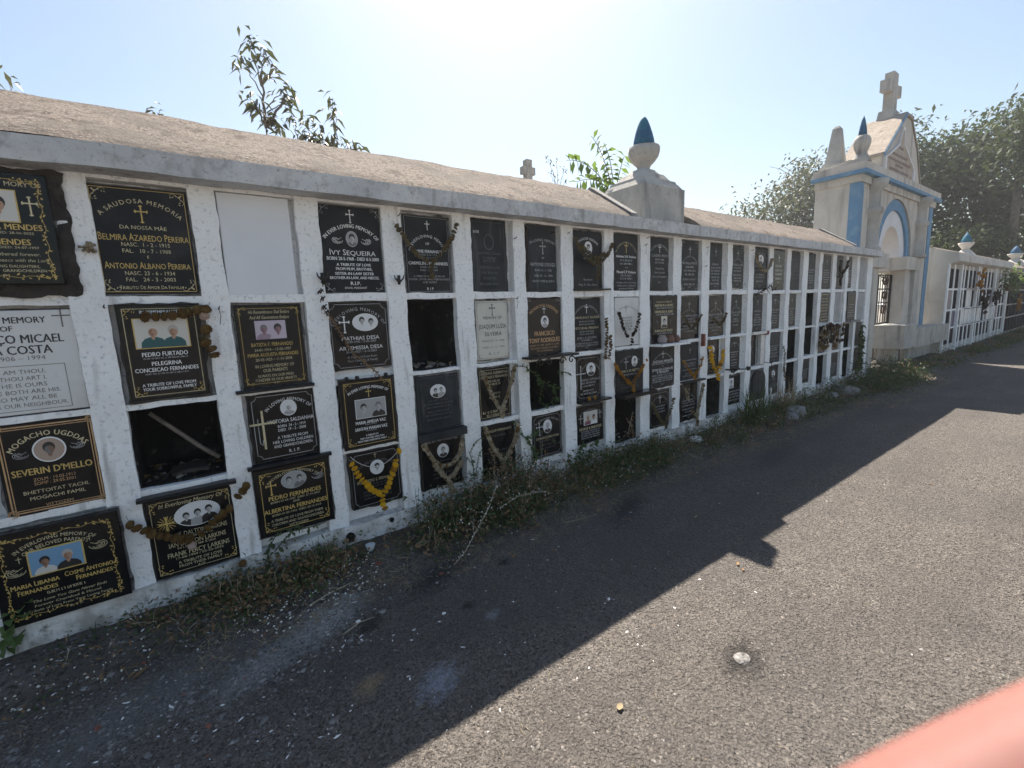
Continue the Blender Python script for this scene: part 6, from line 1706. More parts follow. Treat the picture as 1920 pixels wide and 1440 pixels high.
for k in range(14):
    x = 21.0 + k * .62
    for z0, z1 in ((1.45, 1.9), (1.0, 1.4), (.6, .95), (.15, .55)):
        mb = MB(); mb.cbox(x + .06, x + .56, -.05, -.021, z0, z1, .003); mb.build('niche_plaque', 'matte_stone', W3)
# garlands on the farther wall
rnd = random.Random(8)
for i, (x, z, kd, lb) in enumerate(((16.1, 1.62, 'amber_flower', 'bright orange garland cluster high on the farther niche wall'), (18.3, 1.3, 'dark_flower', 'dark wreath cluster near the end of the farther niche wall'), (16.8, 1.1, 'dark_flower', 'dark wreath cluster in the middle of the farther niche wall'), (22.3, 1.0, 'amber_flower', 'dull orange garland on the shaded wall at the end of the lane'))):
    t = thing('flower_garland', (x, -.1, z - .2), lb, 'garland')
    for _ in range(26): place_flower(t, kd, (x + rnd.gauss(0, .13), -.13 + rnd.uniform(-.05, .02), z + rnd.gauss(0, .12)), .10, rnd)
t = thing('potted_plant', (19.3, -.3, 1.3), 'yellow green leafy plant hanging at the end of the farther niche wall', 'plant')
P = RNG.normal(size=(160, 3)) * [.18, .10, .20] + [19.3, -.28, 1.68]; Dv = RNG.normal(size=(160, 3)); Dv /= np.linalg.norm(Dv, axis=1, keepdims=True)
V, F = leaf_arrays(P, Dv, .14, .07); arrays_obj('foliage', V, F, ['fresh_leaf'], None, t)
mb = MB(); mb.lathe([(.08, 1.40), (.12, 1.56), (.13, 1.58), (.05, 1.57)], 19.3, -.25, 12); mb.build('pot', 'clay', t)

# pale block added so that the view through the gateway bars is bright
t = thing('added_pale_block', (18, 3.2, 0), 'low pale block added to brighten the view through the iron gate bars', 'block')
mb = MB(); mb.box(16.6, 20.5, 2.0, 4.6, 0, 1.05); mb.build('pale_block_body', 'plaster', t)
mb = MB(); mb.box(16.5, 20.6, 1.9, 4.7, 1.05, 1.17); mb.build('pale_block_lid', 'plaster', t)

# ------------------------------------------------------------------ weeds, straw, gravel
def unit(a): return a / (np.linalg.norm(a, axis=1, keepdims=True) + 1e-9)
soil_v = np.vectorize(lambda x, y: max(soil_h(x, y), road_h(x, y)))
#        x0   x1    y0    y1   height leaves size  dry
beds = [(-.70, -.28, -.34, -.05, .07, 260, .020, .35), (-.30, .05, -.30, -.06, .07, 800, .022, .55), (.0, .60, -.29, -.06, .13, 2600, .030, .45), (.60, 1.0, -.28, -.05, .05, 350, .018, .5),
        (1.0, 1.9, -.38, -.04, .24, 3600, .032, .38), (1.35, 2.1, -.32, -.03, .32, 2400, .034, .42), (2.0, 2.5, -.34, -.04, .15, 1300, .024, .65),
        (2.35, 3.3, -.33, -.03, .20, 3000, .036, .2), (3.2, 4.3, -.36, -.04, .13, 2200, .024, .5), (4.3, 5.9, -.42, -.05, .18, 3000, .03, .25),
        (5.7, 8.3, -.45, -.05, .20, 3600, .034, .2), (8.1, 9.9, -.75, -.05, .34, 3600, .045, .08), (10.0, 13.8, -.55, -.1, .12, 1500, .05, .4), (14, 20, -.7, -.2, .16, 2200, .06, .35), (20, 29, -1.0, -.2, .25, 1500, .08, .3)]
Ps, Ds, Ls, Ws, Mi, stems = [], [], [], [], [], MB()
for x0, x1, y0, y1, h, n, sz, dry in beds:
    nc = max(6, n // 26)
    for c in range(nc):
        cx = RNG.uniform(x0, x1); cy = y1 - (y1 - y0) * RNG.beta(1.2, 1.8)
        ch = h * RNG.uniform(.35, 1.15) * (1.0 - .55 * (y1 - cy) / (y1 - y0))
        g = float(soil_v(cx, cy))
        k = 26
        isdry = RNG.random() < dry
        q = RNG.normal(size=(k, 3)) * [.035 + sz, .03 + sz * .7, 0]
        z = RNG.random(k) ** 1.1 * ch
        P = np.stack([cx + q[:, 0] * (.5 + z / ch), np.minimum(cy + q[:, 1] * (.5 + z / ch), -.035), g + z], 1)
        D = unit(RNG.normal(size=(k, 3)) * [1, 1, .55] + [0, -.25, .25])
        Ps.append(P); Ds.append(D); Ls.append(sz * RNG.uniform(.5, 1.35, k)); Ws.append(sz * RNG.uniform(.28, .6, k))
        mix = RNG.random(k)
        Mi.append(np.where(isdry, np.where(mix < .75, 1, 0), np.where(mix < .10, 1, np.where(mix < .35, 2, 0))))
        if c % 2 == 0:
            for _ in range(2):
                e = RNG.normal(size=2) * .03
                stems.tube([(cx, cy, g - .01), (cx + e[0] * .5, min(cy + e[1] * .5, -.03), g + ch * .6), (cx + e[0], min(cy + e[1], -.03), g + ch * 1.05)], [.0022, .0018, .001], 4, 1 if isdry else 0)
P, D, L, W, mi = map(np.concatenate, (Ps, Ds, Ls, Ws, Mi))
V, F = leaf_arrays(P, D, L, W)
o = arrays_obj('weeds', V, F, ['weed_leaf', 'dry_leaf', 'leaf'], np.tile(mi, 4), kind='stuff'); o['label'] = 'low green and brown weeds growing along the foot of the niche walls'; o['category'] = 'weeds'
o = stems.build('weed_stems', ['weed_leaf', 'dry_stem'], kind='stuff'); o['label'] = 'thin stems standing up from the weeds along the wall foot'; o['category'] = 'weeds'
# straw and dead grass: thin blades
def blades(name, label, spots, material):
    Ps, Ds, Ls, Ws = [], [], [], []
    for x0, x1, y0, y1, n, l, w, up in spots:
        x = RNG.uniform(x0, x1, n); y = RNG.uniform(y0, y1, n)
        Ps.append(np.stack([x, y, soil_v(x, y) + .003], 1)); Ds.append(unit(RNG.normal(size=(n, 3)) * [1, 1, .25] + [0, 0, up]))
        Ls.append(l * RNG.uniform(.4, 1.3, n)); Ws.append(np.full(n, w))
    V, F = leaf_arrays(*map(np.concatenate, (Ps, Ds, Ls, Ws)), fold=.1, droop=.25)
    V[:, 2] = np.maximum(V[:, 2], soil_v(V[:, 0], V[:, 1]) + .002)
    o = arrays_obj(name, V, F, [material], None, kind='stuff'); o['label'] = label; o['category'] = 'grass'
blades('dry_grass', 'dry straw and dead grass lying along the edge of the road', [(-.1, .9, -.50, -.10, 900, .08, .0026, .15), (1.0, 2.3, -.58, -.08, 1500, .07, .0026, .3), (2.2, 4.4, -.55, -.08, 1700, .08, .003, .3), (4.2, 7.5, -.65, -.08, 1700, .10, .004, .25), (7, 10, -.9, -.2, 800, .12, .006, .15), (-.7, .3, -.6, -.1, 250, .05, .002, .05), (0, 4, -1.6, -.5, 160, .035, .0018, .0), (.2, 3, -2.3, -1.4, 60, .03, .0016, .0)], 'straw')
blades('green_grass', 'fine green grass among the weeds at the wall foot', [(1.0, 2.2, -.4, -.04, 500, .12, .003, .8), (2.3, 4.4, -.38, -.04, 1200, .12, .003, .8), (5.5, 9, -.5, -.05, 900, .16, .005, .9)], 'weed_leaf')
def tuft(name, label, cx, cy, n, l, w, material, spread=.06, up=1.1):
    t = thing(name, (cx, cy, soil_h(cx, cy)), label, 'grass')
    mb = MB()
    for _ in range(n):
        a = RNG.uniform(0, 6.28); e = RNG.uniform(.25, 1.0)
        d = Vector((math.cos(a) * e, math.sin(a) * e * .7, up)).normalized()
        b = Vector((cx + RNG.normal() * spread, min(-.05, cy + RNG.normal() * spread * .6), soil_h(cx, cy)))
        ll = l * RNG.uniform(.5, 1.1)
        s = d.cross(Vector((0, 0, 1))).normalized() * w
        pts = [b + d * ll * q - Vector((0, 0, 1)) * ll * .45 * q * q * e for q in (0, .35, .7, 1)]
        for p in pts: p.y = min(p.y, -.012)
        mb.add([pts[0] - s * .6, pts[0] + s * .6, pts[1] - s, pts[1] + s, pts[2] - s * .7, pts[2] + s * .7, pts[3]], [(0, 1, 3, 2), (2, 3, 5, 4), (4, 5, 6)], 0)
    mb.build('blades', material, t)
tuft('tall_grass', 'tall arching green grass clump before the round arched slab', 4.95, -.16, 130, .55, .0045, 'weed_leaf', .10)
tuft('tall_grass', 'pale dry grass clump with upright blades beside the hanging lamp', 5.75, -.14, 60, .55, .0045, 'straw', .07, 1.6)
tuft('tall_grass', 'small grass tuft under the limp dried garland', 3.32, -.12, 30, .26, .003, 'weed_leaf', .05)
# tiny white flowers and seed heads
def specks(name, label, spots, material, size):
    Ps = []
    for x0, x1, y0, y1, h, n in spots:
        x = RNG.uniform(x0, x1, n); y = RNG.uniform(y0, y1, n); Ps.append(np.stack([x, y, soil_v(x, y) + RNG.random(n) * h], 1))
    P = np.concatenate(Ps); n = len(P)
    o8 = np.array([[1, 0, 0], [-1, 0, 0], [0, 1, 0], [0, -1, 0], [0, 0, 1], [0, 0, -1]], float)
    s = size * RNG.uniform(.5, 1.4, (n, 1, 1)) * RNG.uniform(.6, 1.3, (n, 1, 3))
    V = (P[:, None, :] + o8[None] * s).reshape(-1, 3)
    f = np.array([[0, 2, 4], [2, 1, 4], [1, 3, 4], [3, 0, 4], [2, 0, 5], [1, 2, 5], [3, 1, 5], [0, 3, 5]])
    F = (np.arange(n)[:, None, None] * 6 + f[None]).reshape(-1, 3)
    o = arrays_obj(name, V, F, [material], None, kind='stuff'); o['label'] = label; o['category'] = 'flowers'
specks('white_wild_flowers', 'tiny white wild flowers dotted through the weeds', [(.05, .7, -.46, -.16, .06, 220), (1.0, 2.0, -.42, -.05, .24, 170), (2.2, 4.4, -.45, -.06, .14, 150), (4.4, 7.5, -.5, -.08, .18, 120), (-.75, -.2, -.40, -.1, .05, 70)], 'flower_white', .0045)
# bleached dead stems lying out over the road
def dead_stem(label, pts, r, seeds, rngs):
    t = thing('dead_stem', (pts[0][0], pts[0][1], 0), label, 'stem')
    P = [Vector(p) for p in pts]
    mb = MB(); mb.tube(P, [r * (1 - .6 * i / (len(P) - 1)) for i in range(len(P))], 6)
    rr = random.Random(rngs)
    for p in resample(P, .08):
        q = p + Vector((rr.uniform(-.035, .035), rr.uniform(-.035, .035), rr.uniform(0, .03)))
        mb.tube([p, q], [r * .5, r * .3], 4)
    mb.build('stem', 'dry_stem', t)
    if seeds:
        mb = MB()
        for p in resample(P, .04):
            for _ in range(seeds):
                c = p + Vector((rr.uniform(-.02, .02), rr.uniform(-.02, .02), rr.uniform(-.006, .016))); s = rr.uniform(.003, .006)
                mb.add([c + Vector(v) * s for v in ((1, 0, 0), (-1, 0, 0), (0, 1, 0), (0, -1, 0), (0, 0, 1), (0, 0, -1))], [(0, 2, 4), (2, 1, 4), (1, 3, 4), (3, 0, 4), (2, 0, 5), (1, 2, 5), (3, 1, 5), (0, 3, 5)])
        mb.build('seed_heads', 'flower_white', t, kind='stuff')
dead_stem('long bleached seed stem leaning from the weeds out onto the asphalt', [(1.55, -.20, .26), (1.42, -.30, .18), (1.28, -.38, .11), (1.16, -.45, .05), (1.05, -.50, .02)], .0045, 2, 1)
dead_stem('bleached seed stem arching sideways among the weeds', [(1.50, -.30, .15), (1.62, -.33, .20), (1.75, -.33, .19), (1.9, -.30, .15)], .0035, 2, 2)
dead_stem('dry branching stem lying flat by the lime stain', [(.35, -.36, .02), (.45, -.33, .025), (.56, -.30, .02), (.66, -.30, .015)], .004, 0, 3)
dead_stem('thin dry stem with seeds above the damp patch', [(.55, -.26, .04), (.66, -.25, .03), (.78, -.27, .02), (.88, -.30, .012)], .003, 1, 4)
dead_stem('curved dry twig on the asphalt beside the weeds', [(1.85, -.50, .01), (1.95, -.55, .02), (2.1, -.56, .015)], .003, 0, 5)
dead_stem('bundle of orange brown twigs at the foot of the plaque with three men', [(-.02, -.10, .10), (.08, -.09, .105), (.2, -.09, .10)], .004, 0, 6)
dead_stem('dry twig in the dark patch by the lime stain', [(.42, -.66, .012), (.50, -.63, .015), (.57, -.63, .01)], .003, 0, 7)
# fallen leaves, each a curled blade
def fallen(x, y, l, w, ang, material, label, z=None):
    mb = MB()
    z = (max(soil_h(x, y), road_h(x, y)) + .006) if z is None else z
    n = 6
    L, R, Cn = [], [], []
    for i in range(n + 1):
        t = i / n; ww = w * math.sin(math.pi * min(1, t * .9 + .08)) ** .8
        c = Vector((x + math.cos(ang) * l * (t - .5), y + math.sin(ang) * l * (t - .5), z + .12 * w * (2 * t - 1) ** 2)); s = Vector((-math.sin(ang), math.cos(ang), .35)) * ww / 2
        s2 = Vector((math.sin(ang), -math.cos(ang), .45)) * ww / 2
        L.append(c + s); R.append(c + s2); Cn.append(c)
    mb.add(L + Cn + R, [(i, i + 1, n + 2 + i, n + 1 + i) for i in range(n)] + [(n + 1 + i, n + 2 + i, 2 * n + 3 + i, 2 * n + 2 + i) for i in range(n)], 0, True)
    tag(mb.build('fallen_leaf', material), label, 'leaf', 'fallen leaves on the road')
fallen(.98, -.27, .10, .06, .3, 'straw', 'large tan dead leaf upright at the weed edge below the looped straw garland', .07)
fallen(1.06, -1.64, .03, .022, .4, 'straw', 'small yellow fallen leaf on the sunlit road')
fallen(1.12, -.80, .02, .012, 1, 'fresh_leaf', 'tiny yellow green leaf on the shaded road')
fallen(-.28, -.36, .07, .018, .9, 'dry_leaf', 'narrow brown dead leaf on the gravel near the ivy bordered slab')
for i in range(26):
    x = random.uniform(.3, 6); y = random.uniform(-.75, -.3) if random.random() < .6 else random.uniform(-2.2, -.6)
    fallen(x, y, random.uniform(.02, .05), random.uniform(.008, .02), random.uniform(0, 6), random.choice(['dry_leaf', 'straw', 'dry_leaf']), 'small dry fallen leaf lying on the asphalt')
# gravel, chips of white paint, asphalt stones
def stones(name, label, P, size, flat, mats, mi, stretch=1.0):
    n = len(P)
    base = np.array([[1, .1, 0], [.2, .95, .1], [-.9, .35, 0], [-.55, -.8, .05], [.45, -.85, 0], [.1, 0, 1]], float)
    a = RNG.uniform(0, 6.28, n)
    base = base * [1, 1, 1]
    ca, sa = np.cos(a), np.sin(a)
    B = np.broadcast_to(base, (n, 6, 3)) * RNG.uniform(.6, 1.3, (n, 6, 3))
    B[:, :, 0] *= RNG.uniform(1, stretch, (n, 1))
    x = B[:, :, 0] * ca[:, None] - B[:, :, 1] * sa[:, None] * .75; y = B[:, :, 0] * sa[:, None] + B[:, :, 1] * ca[:, None] * .75
    V = np.stack([x, y, B[:, :, 2] * flat], 2) * size[:, None, None] + P[:, None, :]
    f = np.array([[0, 1, 5], [1, 2, 5], [2, 3, 5], [3, 4, 5], [4, 0, 5]])
    F = (np.arange(n)[:, None, None] * 6 + f[None]).reshape(-1, 3)
    o = arrays_obj(name, V.reshape(-1, 3), F, mats, np.repeat(mi, 5), kind='stuff'); o['label'] = label; o['category'] = 'gravel'
def scatter(n, x0, x1, y0, y1, cond=None):
    x = RNG.uniform(x0, x1, n); y = RNG.uniform(y0, y1, n)
    return np.stack([x, y, soil_v(x, y) - .001], 1)
P = np.concatenate([scatter(2600, -1.0, .5, -.75, -.05), scatter(1300, -.9, .3, -1.1, -.5), scatter(700, .3, 1.4, -.6, -.1)])
stones('gravel', 'loose grey gravel spilled along the wall foot and road edge', P, RNG.gamma(1.6, .0026, len(P)) + .0018, .55, ['chip_grey', 'rubble', 'brick'], np.where(RNG.random(len(P)) < .72, 0, np.where(RNG.random(len(P)) < .92, 1, 2)))
P = np.concatenate([scatter(900, -.9, .6, -1.2, -.08), scatter(500, -.3, 1.5, -1.6, -.5), scatter(350, 1, 3.5, -1.4, -.4), scatter(160, 1, 5, -2.3, -1.4), scatter(120, 3, 8, -1.2, -.5), scatter(140, .2, .55, -.75, -.35)])
P = np.concatenate([P, scatter(260, -.95, .6, -1.15, -.08), scatter(60, .5, 2, -1.5, -.5)])
sz = RNG.gamma(1.0, .0016, len(P)) + .0012
sz[-320:] = RNG.uniform(.004, .0095, 320)
stones('paint_chips', 'white flakes of lime and paint scattered over the shaded road', P, sz, .30, ['chip_white', 'chip_grey'], (RNG.random(len(P)) < .3).astype(int), 2.2)
n = 100000
x = 4.6 * RNG.random(n) ** 1.35 - .9; y = RNG.uniform(-2.55, -.40, n)
keep = (RNG.random(n) < np.clip((3.7 - x) / 2.6, 0, 1)) & (np.hypot(x, y + 2.56) > .2) & (np.hypot(x - 1.6, y + 1.78) > .07)
for cx, cy, rx, ry, an, c in ROAD_STAINS:
    keep &= (np.hypot((x - cx) / rx, (y - cy) / ry) > .8) | (RNG.random(n) < .35)
P = np.stack([x, y, np.vectorize(road_h)(x, y) - .0012], 1)[keep]
stones('road_aggregate', 'coarse worn aggregate standing out of the asphalt', P, RNG.gamma(3.0, .0008, len(P)) + .0018, .62, ['aggregate', 'chip_grey'], (RNG.random(len(P)) < .04).astype(int))
# single stones one can point to
def rock(x, y, r, label, material='stone', z=None, sq=.6):
    bm = bmesh.new(); bmesh.ops.create_icosphere(bm, subdivisions=2, radius=1)
    zz = max(soil_h(x, y), road_h(x, y)) if z is None else z
    for v in bm.verts:
        d = 1 + .35 * N3(v.co.x * 1.4 + x * 9, v.co.y * 1.4 + y * 7, v.co.z * 1.4)
        v.co = Vector((v.co.x * r * d, v.co.y * r * d * .8, max(-.3, v.co.z) * r * sq * d))
    me = bpy.data.meshes.new('stone'); bm.to_mesh(me); bm.free(); me.materials.append(M[material])
    o = bpy.data.objects.new('stone', me); col.objects.link(o); o.location = (x, y, zz + r * sq * .2)
    tag(o, label, 'stone')
rock(1.60, -1.78, .036, 'pale stone embedded in a dark ring on the sunlit road', 'chip_grey', sq=.16)
rock(.50, -.60, .012, 'small round white pebble beside the dark patch with a twig', 'chip_white')
rock(.83, -.80, .010, 'white pebble on the shaded asphalt near the garland wall', 'chip_white')
rock(5.75, -.26, .14, 'pale rubble block at the foot of the wall under the hanging lamp', 'rubble')
rock(5.55, -.30, .09, 'smaller rubble block leaning on the pale rubble block', 'rubble')
rock(7.45, -.22, .18, 'big rubble stone at the wall foot near the gate end', 'rubble')
rock(7.0, -.20, .10, 'flat rubble stone before the fourth column from the gate end', 'rubble')
rock(3.9, -.14, .07, 'grey plaster lump at the foot of the pale straw garland', 'plaster')
t = thing('plastic_cup', (.72, -.16, .08), 'crushed clear plastic cup lying in the weeds left of the drain hole', 'cup')
mb = MB(); mb.lathe([(.018, .085), (.022, .10), (.026, .115), (.027, .118), (.024, .117)], .72, -.16, 12); mb.build('cup', 'plastic', t)

# ------------------------------------------------------------------ creepers on the wall
def creeper(label, paths, leaf, n_per, seed, material='leaf', stem='weed_leaf'):
    rr = random.Random(seed)
    t = thing('creeper', (paths[0][0][0], -.02, paths[0][0][1]), label, 'creeper')
    mb = MB(); Ps, Ds = [], []
    for p in paths:
        P = [Vector((x, -.022 - .012 * abs(N3(i, seed, 1)), z)) for i, (x, z) in enumerate(p)]
        mb.tube(P, .0028, 5)
        for q in resample(P, .03):
            for _ in range(n_per):
                Ps.append(tuple(q)); d = Vector((rr.uniform(-1, 1), rr.uniform(-1, -.2), rr.uniform(-1, .6))).normalized(); Ds.append(tuple(d))
    mb.build('stem', stem, t)
    V, F = leaf_arrays(np.array(Ps), np.array(Ds), np.array([leaf * rr.uniform(.5, 1.3) for _ in Ps]), np.array([leaf * rr.uniform(.4, .9) for _ in Ps]))
    arrays_obj('leaves', V, F, [material], None, t)
creeper('green creeper trailing across the open niche under the iron shelf', [MISC['vineG'], MISC['vineG2'], [(2.05, .90), (2.10, .80), (2.07, .70), (2.15, .66)], [(2.20, .80), (2.24, .72), (2.18, .68)]], .038, 2, 3)
creeper('thin creeper with heart leaves climbing the pillar beside the matted garland', [MISC['vineF'], [(1.95, .44), (2.02, .50), (2.1, .47)]], .036, 2, 4)
creeper('sparse weed stem climbing the white pillar left of the matted garland', [MISC['vineE'], [(1.50, .28), (1.53, .40), (1.57, .47)], [(1.485, .37), (1.44, .42)]], .022, 2, 5, 'weed_leaf')
creeper('dead weeds hanging over the bottom row plaque by the creeper', [[(1.62, .45), (1.66, .35), (1.64, .25)], [(1.70, .40), (1.73, .30), (1.75, .22)], [(1.80, .42), (1.78, .30), (1.82, .22)]], .028, 3, 6, 'dry_leaf', 'dry_stem')
creeper('climbing weed covering the slab in the end column', [[(8.40, .25), (8.45, .5), (8.42, .75), (8.50, .95)], [(8.55, .3), (8.52, .55), (8.58, .8)]], .07, 5, 7, 'weed_leaf')
creeper('weed reaching up before the colour photo of a couple', [[(2.42, .12), (2.45, .25), (2.52, .32)], [(2.55, .15), (2.60, .27), (2.68, .30)], [(2.36, .12), (2.34, .26)]], .04, 3, 8)
creeper('pale weed at the corner of the large ivy bordered slab', [[(-.70, .16), (-.66, .26), (-.60, .30)], [(-.70, .12), (-.64, .17)], [(-.66, .24), (-.58, .25)]], .05, 2, 9, 'fresh_leaf')
creeper('dead plant standing in the bottom row open niche', [[(3.05, .25), (3.08, .36), (3.12, .46)], [(3.12, .25), (3.10, .34), (3.03, .42)]], .03, 2, 10, 'dry_leaf', 'dry_stem')
creeper('grassy weed in front of the plaque with an oval couple at the wall foot', [[(.24, .20), (.30, .285), (.42, .275)], [(.27, .18), (.36, .262), (.50, .255)], [(.22, .12), (.26, .24)]], .03, 2, 11, 'weed_leaf')

# ------------------------------------------------------------------ trees and saplings
def branch(mb, a, b, r0, r1, wob, n=6, m=0):
    a, b = Vector(a), Vector(b); L = (b - a).length
    pts = [a + (b - a) * (i / n) + Vector((N3(i * .9, a.x, 1), N3(i * .9, a.y, 5), N3(i * .9, a.z, 9))) * wob * L * math.sin(math.pi * i / n) for i in range(n + 1)]
    mb.tube(pts, [r0 + (r1 - r0) * i / n for i in range(n + 1)], 7, m)
    return pts
def sapling(label, base, tips, leaf, n_leaf, material, r=.02, name='sapling', spread=.13, droop=.5, seed=1, twigs=()):
    rr = random.Random(seed)
    t = thing(name, base, label, 'sapling')
    mb = MB(); Ps, Ds, Ls = [], [], []
    b0 = Vector(base)
    for (fork, tip) in tips:
        branch(mb, fork, tip, r * .4, r * .15, .10)
        P = [Vector(fork) + (Vector(tip) - Vector(fork)) * q for q in (.55, .75, .9, 1.0)]
        for i, p in enumerate(P):
            for _ in range(int(n_leaf * (.3 + .7 * (i / 3)))):
                Ps.append(tuple(p + Vector((rr.gauss(0, spread * .22), rr.gauss(0, spread * .22), rr.gauss(0, spread * .25)))))
                a = rr.uniform(0, 6.28)
                Ds.append(tuple(Vector((math.cos(a), math.sin(a), rr.uniform(-.7, .45))).normalized())); Ls.append(leaf * rr.uniform(.6, 1.25))
    for a, b in twigs: branch(mb, a, b, r, r * .45, .05)
    mb.build('trunk', 'twig', t)
    Ls = np.array(Ls)
    V, F = leaf_arrays(np.array(Ps), np.array(Ds), Ls, Ls * .36, .15, droop)
    arrays_obj('crown', V, F, [material], None, t)
# young mango behind the wall
Y = 2.0
S0 = (.83, Y, .1)
sapling('slender young tree with drooping leaf clusters rising behind the niche wall roof', S0,
        [((.83, Y, 3.25), (.70, Y, 3.52)), ((.83, Y, 3.32), (.78, Y - .05, 3.66)), ((.84, Y, 3.4), (.88, Y, 3.62)), ((.84, Y, 3.35), (.95, Y + .05, 3.50)), ((.85, Y, 3.15), (1.02, Y, 3.36)), ((.85, Y, 3.12), (1.08, Y + .05, 3.30)), ((.83, Y, 3.1), (.72, Y, 3.22)), ((.84, Y, 3.02), (.86, Y, 3.10)), ((.84, Y, 3.04), (.76, Y - .05, 3.12)), ((.86, Y, 3.05), (.93, Y, 3.06))],
        .095, 8, 'mango_leaf', .014, seed=2, twigs=[(S0, (.83, Y, 3.0)), ((.83, Y, 3.0), (.84, Y, 3.42)), ((.84, Y, 3.0), (1.02, Y, 3.30))])
S1 = (1.1, Y, .1)
sapling('low leafy saplings showing just above the roof beside the slender young tree', S1,
        [((1.08, Y, 2.9), (1.05, Y, 3.13)), ((1.08, Y, 2.9), (1.18, Y, 3.15)), ((1.1, Y, 2.9), (1.14, Y, 3.02)), ((1.1, Y, 2.88), (1.26, Y, 3.08)), ((1.2, Y, 2.85), (1.22, Y, 2.98)), ((1.2, Y, 2.85), (1.34, Y, 3.00)), ((1.3, Y, 2.85), (1.42, Y, 3.04)), ((1.4, Y, 2.85), (1.40, Y, 3.22)), ((1.4, Y, 2.85), (1.41, Y, 3.36)), ((1.45, Y, 2.85), (1.52, Y, 2.98)), ((1.5, Y, 2.8), (1.62, Y, 2.98)), ((1.3, Y, 2.8), (1.30, Y, 2.95))],
        .09, 7, 'mango_leaf', .012, seed=3, twigs=[(S1, (1.1, Y, 2.9)), ((1.1, Y, 2.6), (1.4, Y, 2.9)), ((1.1, Y, 2.5), (1.5, Y, 2.85))])
sapling('dark leaf sprig poking over the roof above the arched gold lettering', (.12, 1.6, .1), [((.13, 1.6, 2.6), (.02, 1.6, 2.80)), ((.13, 1.6, 2.6), (.10, 1.6, 2.82))], .07, 6, 'mango_leaf', .01, seed=4, twigs=[((.12, 1.6, .1), (.13, 1.6, 2.65))])
sapling('leaf sprig poking over the roof at the far left end of the wall', (-.62, 1.6, .1), [((-.60, 1.6, 2.6), (-.63, 1.6, 2.86))], .06, 6, 'mango_leaf', .01, seed=5, twigs=[((-.62, 1.6, .1), (-.60, 1.6, 2.65))])
sapling('thin sapling with tiny reddish leaves behind the roof left of the tower', (3.0, .75, .1),
        [((3.02, .75, 2.45), (2.90, .75, 2.72)), ((3.02, .75, 2.45), (3.0, .75, 2.70)), ((3.02, .75, 2.45), (3.10, .75, 2.68)), ((3.02, .75, 2.45), (2.92, .75, 2.6)), ((3.03, .75, 2.45), (3.13, .75, 2.58)), ((3.03, .75, 2.4), (2.93, .75, 2.52))],
        .030, 6, 'mango_leaf', .007, seed=6, spread=.09, twigs=[((3.0, .75, .1), (3.02, .75, 2.45))])
# bright compound leaves behind the tower
t = thing('leafy_shrub', (3.89, .85, .1), 'fresh green shrub with backlit compound leaves behind the roof tower', 'shrub')
mb = MB(); mb.tube([(3.89, .85, .1), (3.84, .85, 1.6), (3.86, .85, 2.5)], [.03, .022, .016], 7)
Ps, Ds, Ls = [], [], []
for (a, m, b) in (((3.89, .85, 2.50), (3.59, .85, 2.86), (3.22, .85, 2.78)), ((3.89, .85, 2.50), (3.64, .80, 2.72), (3.30, .80, 2.58)), ((3.89, .85, 2.50), (3.76, .85, 2.95), (3.56, .85, 3.06)), ((3.89, .85, 2.50), (3.88, .85, 2.88), (3.80, .9, 3.05)), ((3.89, .85, 2.45), (3.66, .85, 2.55), (3.44, .85, 2.44)), ((3.89, .85, 2.5), (4.00, .85, 2.85), (4.06, .85, 2.95))):
    A_, M_, B_ = Vector(a), Vector(m), Vector(b)
    pts = [A_ * (1 - q) ** 2 + M_ * 2 * q * (1 - q) + B_ * q * q for q in [k / 12 for k in range(13)]]
    mb.tube(pts, [.006 - .0035 * k / 12 for k in range(13)], 5)
    Q = resample(pts, .048)[3:]
    for k, p in enumerate(Q):
        tdir = (Q[min(k + 1, len(Q) - 1)] - Q[max(k - 1, 0)]).normalized()
        for s in (-1, 1):
            side = tdir.cross(Vector((0, -1, .3))).normalized() * s
            d = (side * .8 + tdir * .5 + Vector((0, random.uniform(-.5, .2), -.40))).normalized()
            Ps.append(tuple(p)); Ds.append(tuple(d)); Ls.append(.125 * random.uniform(.8, 1.15))
mb.build('trunk', 'twig', t)
Ls = np.array(Ls); V, F = leaf_arrays(np.array(Ps), np.array(Ds), Ls, Ls * .40, .12, .25); arrays_obj('crown', V, F, ['fresh_leaf'], None, t)

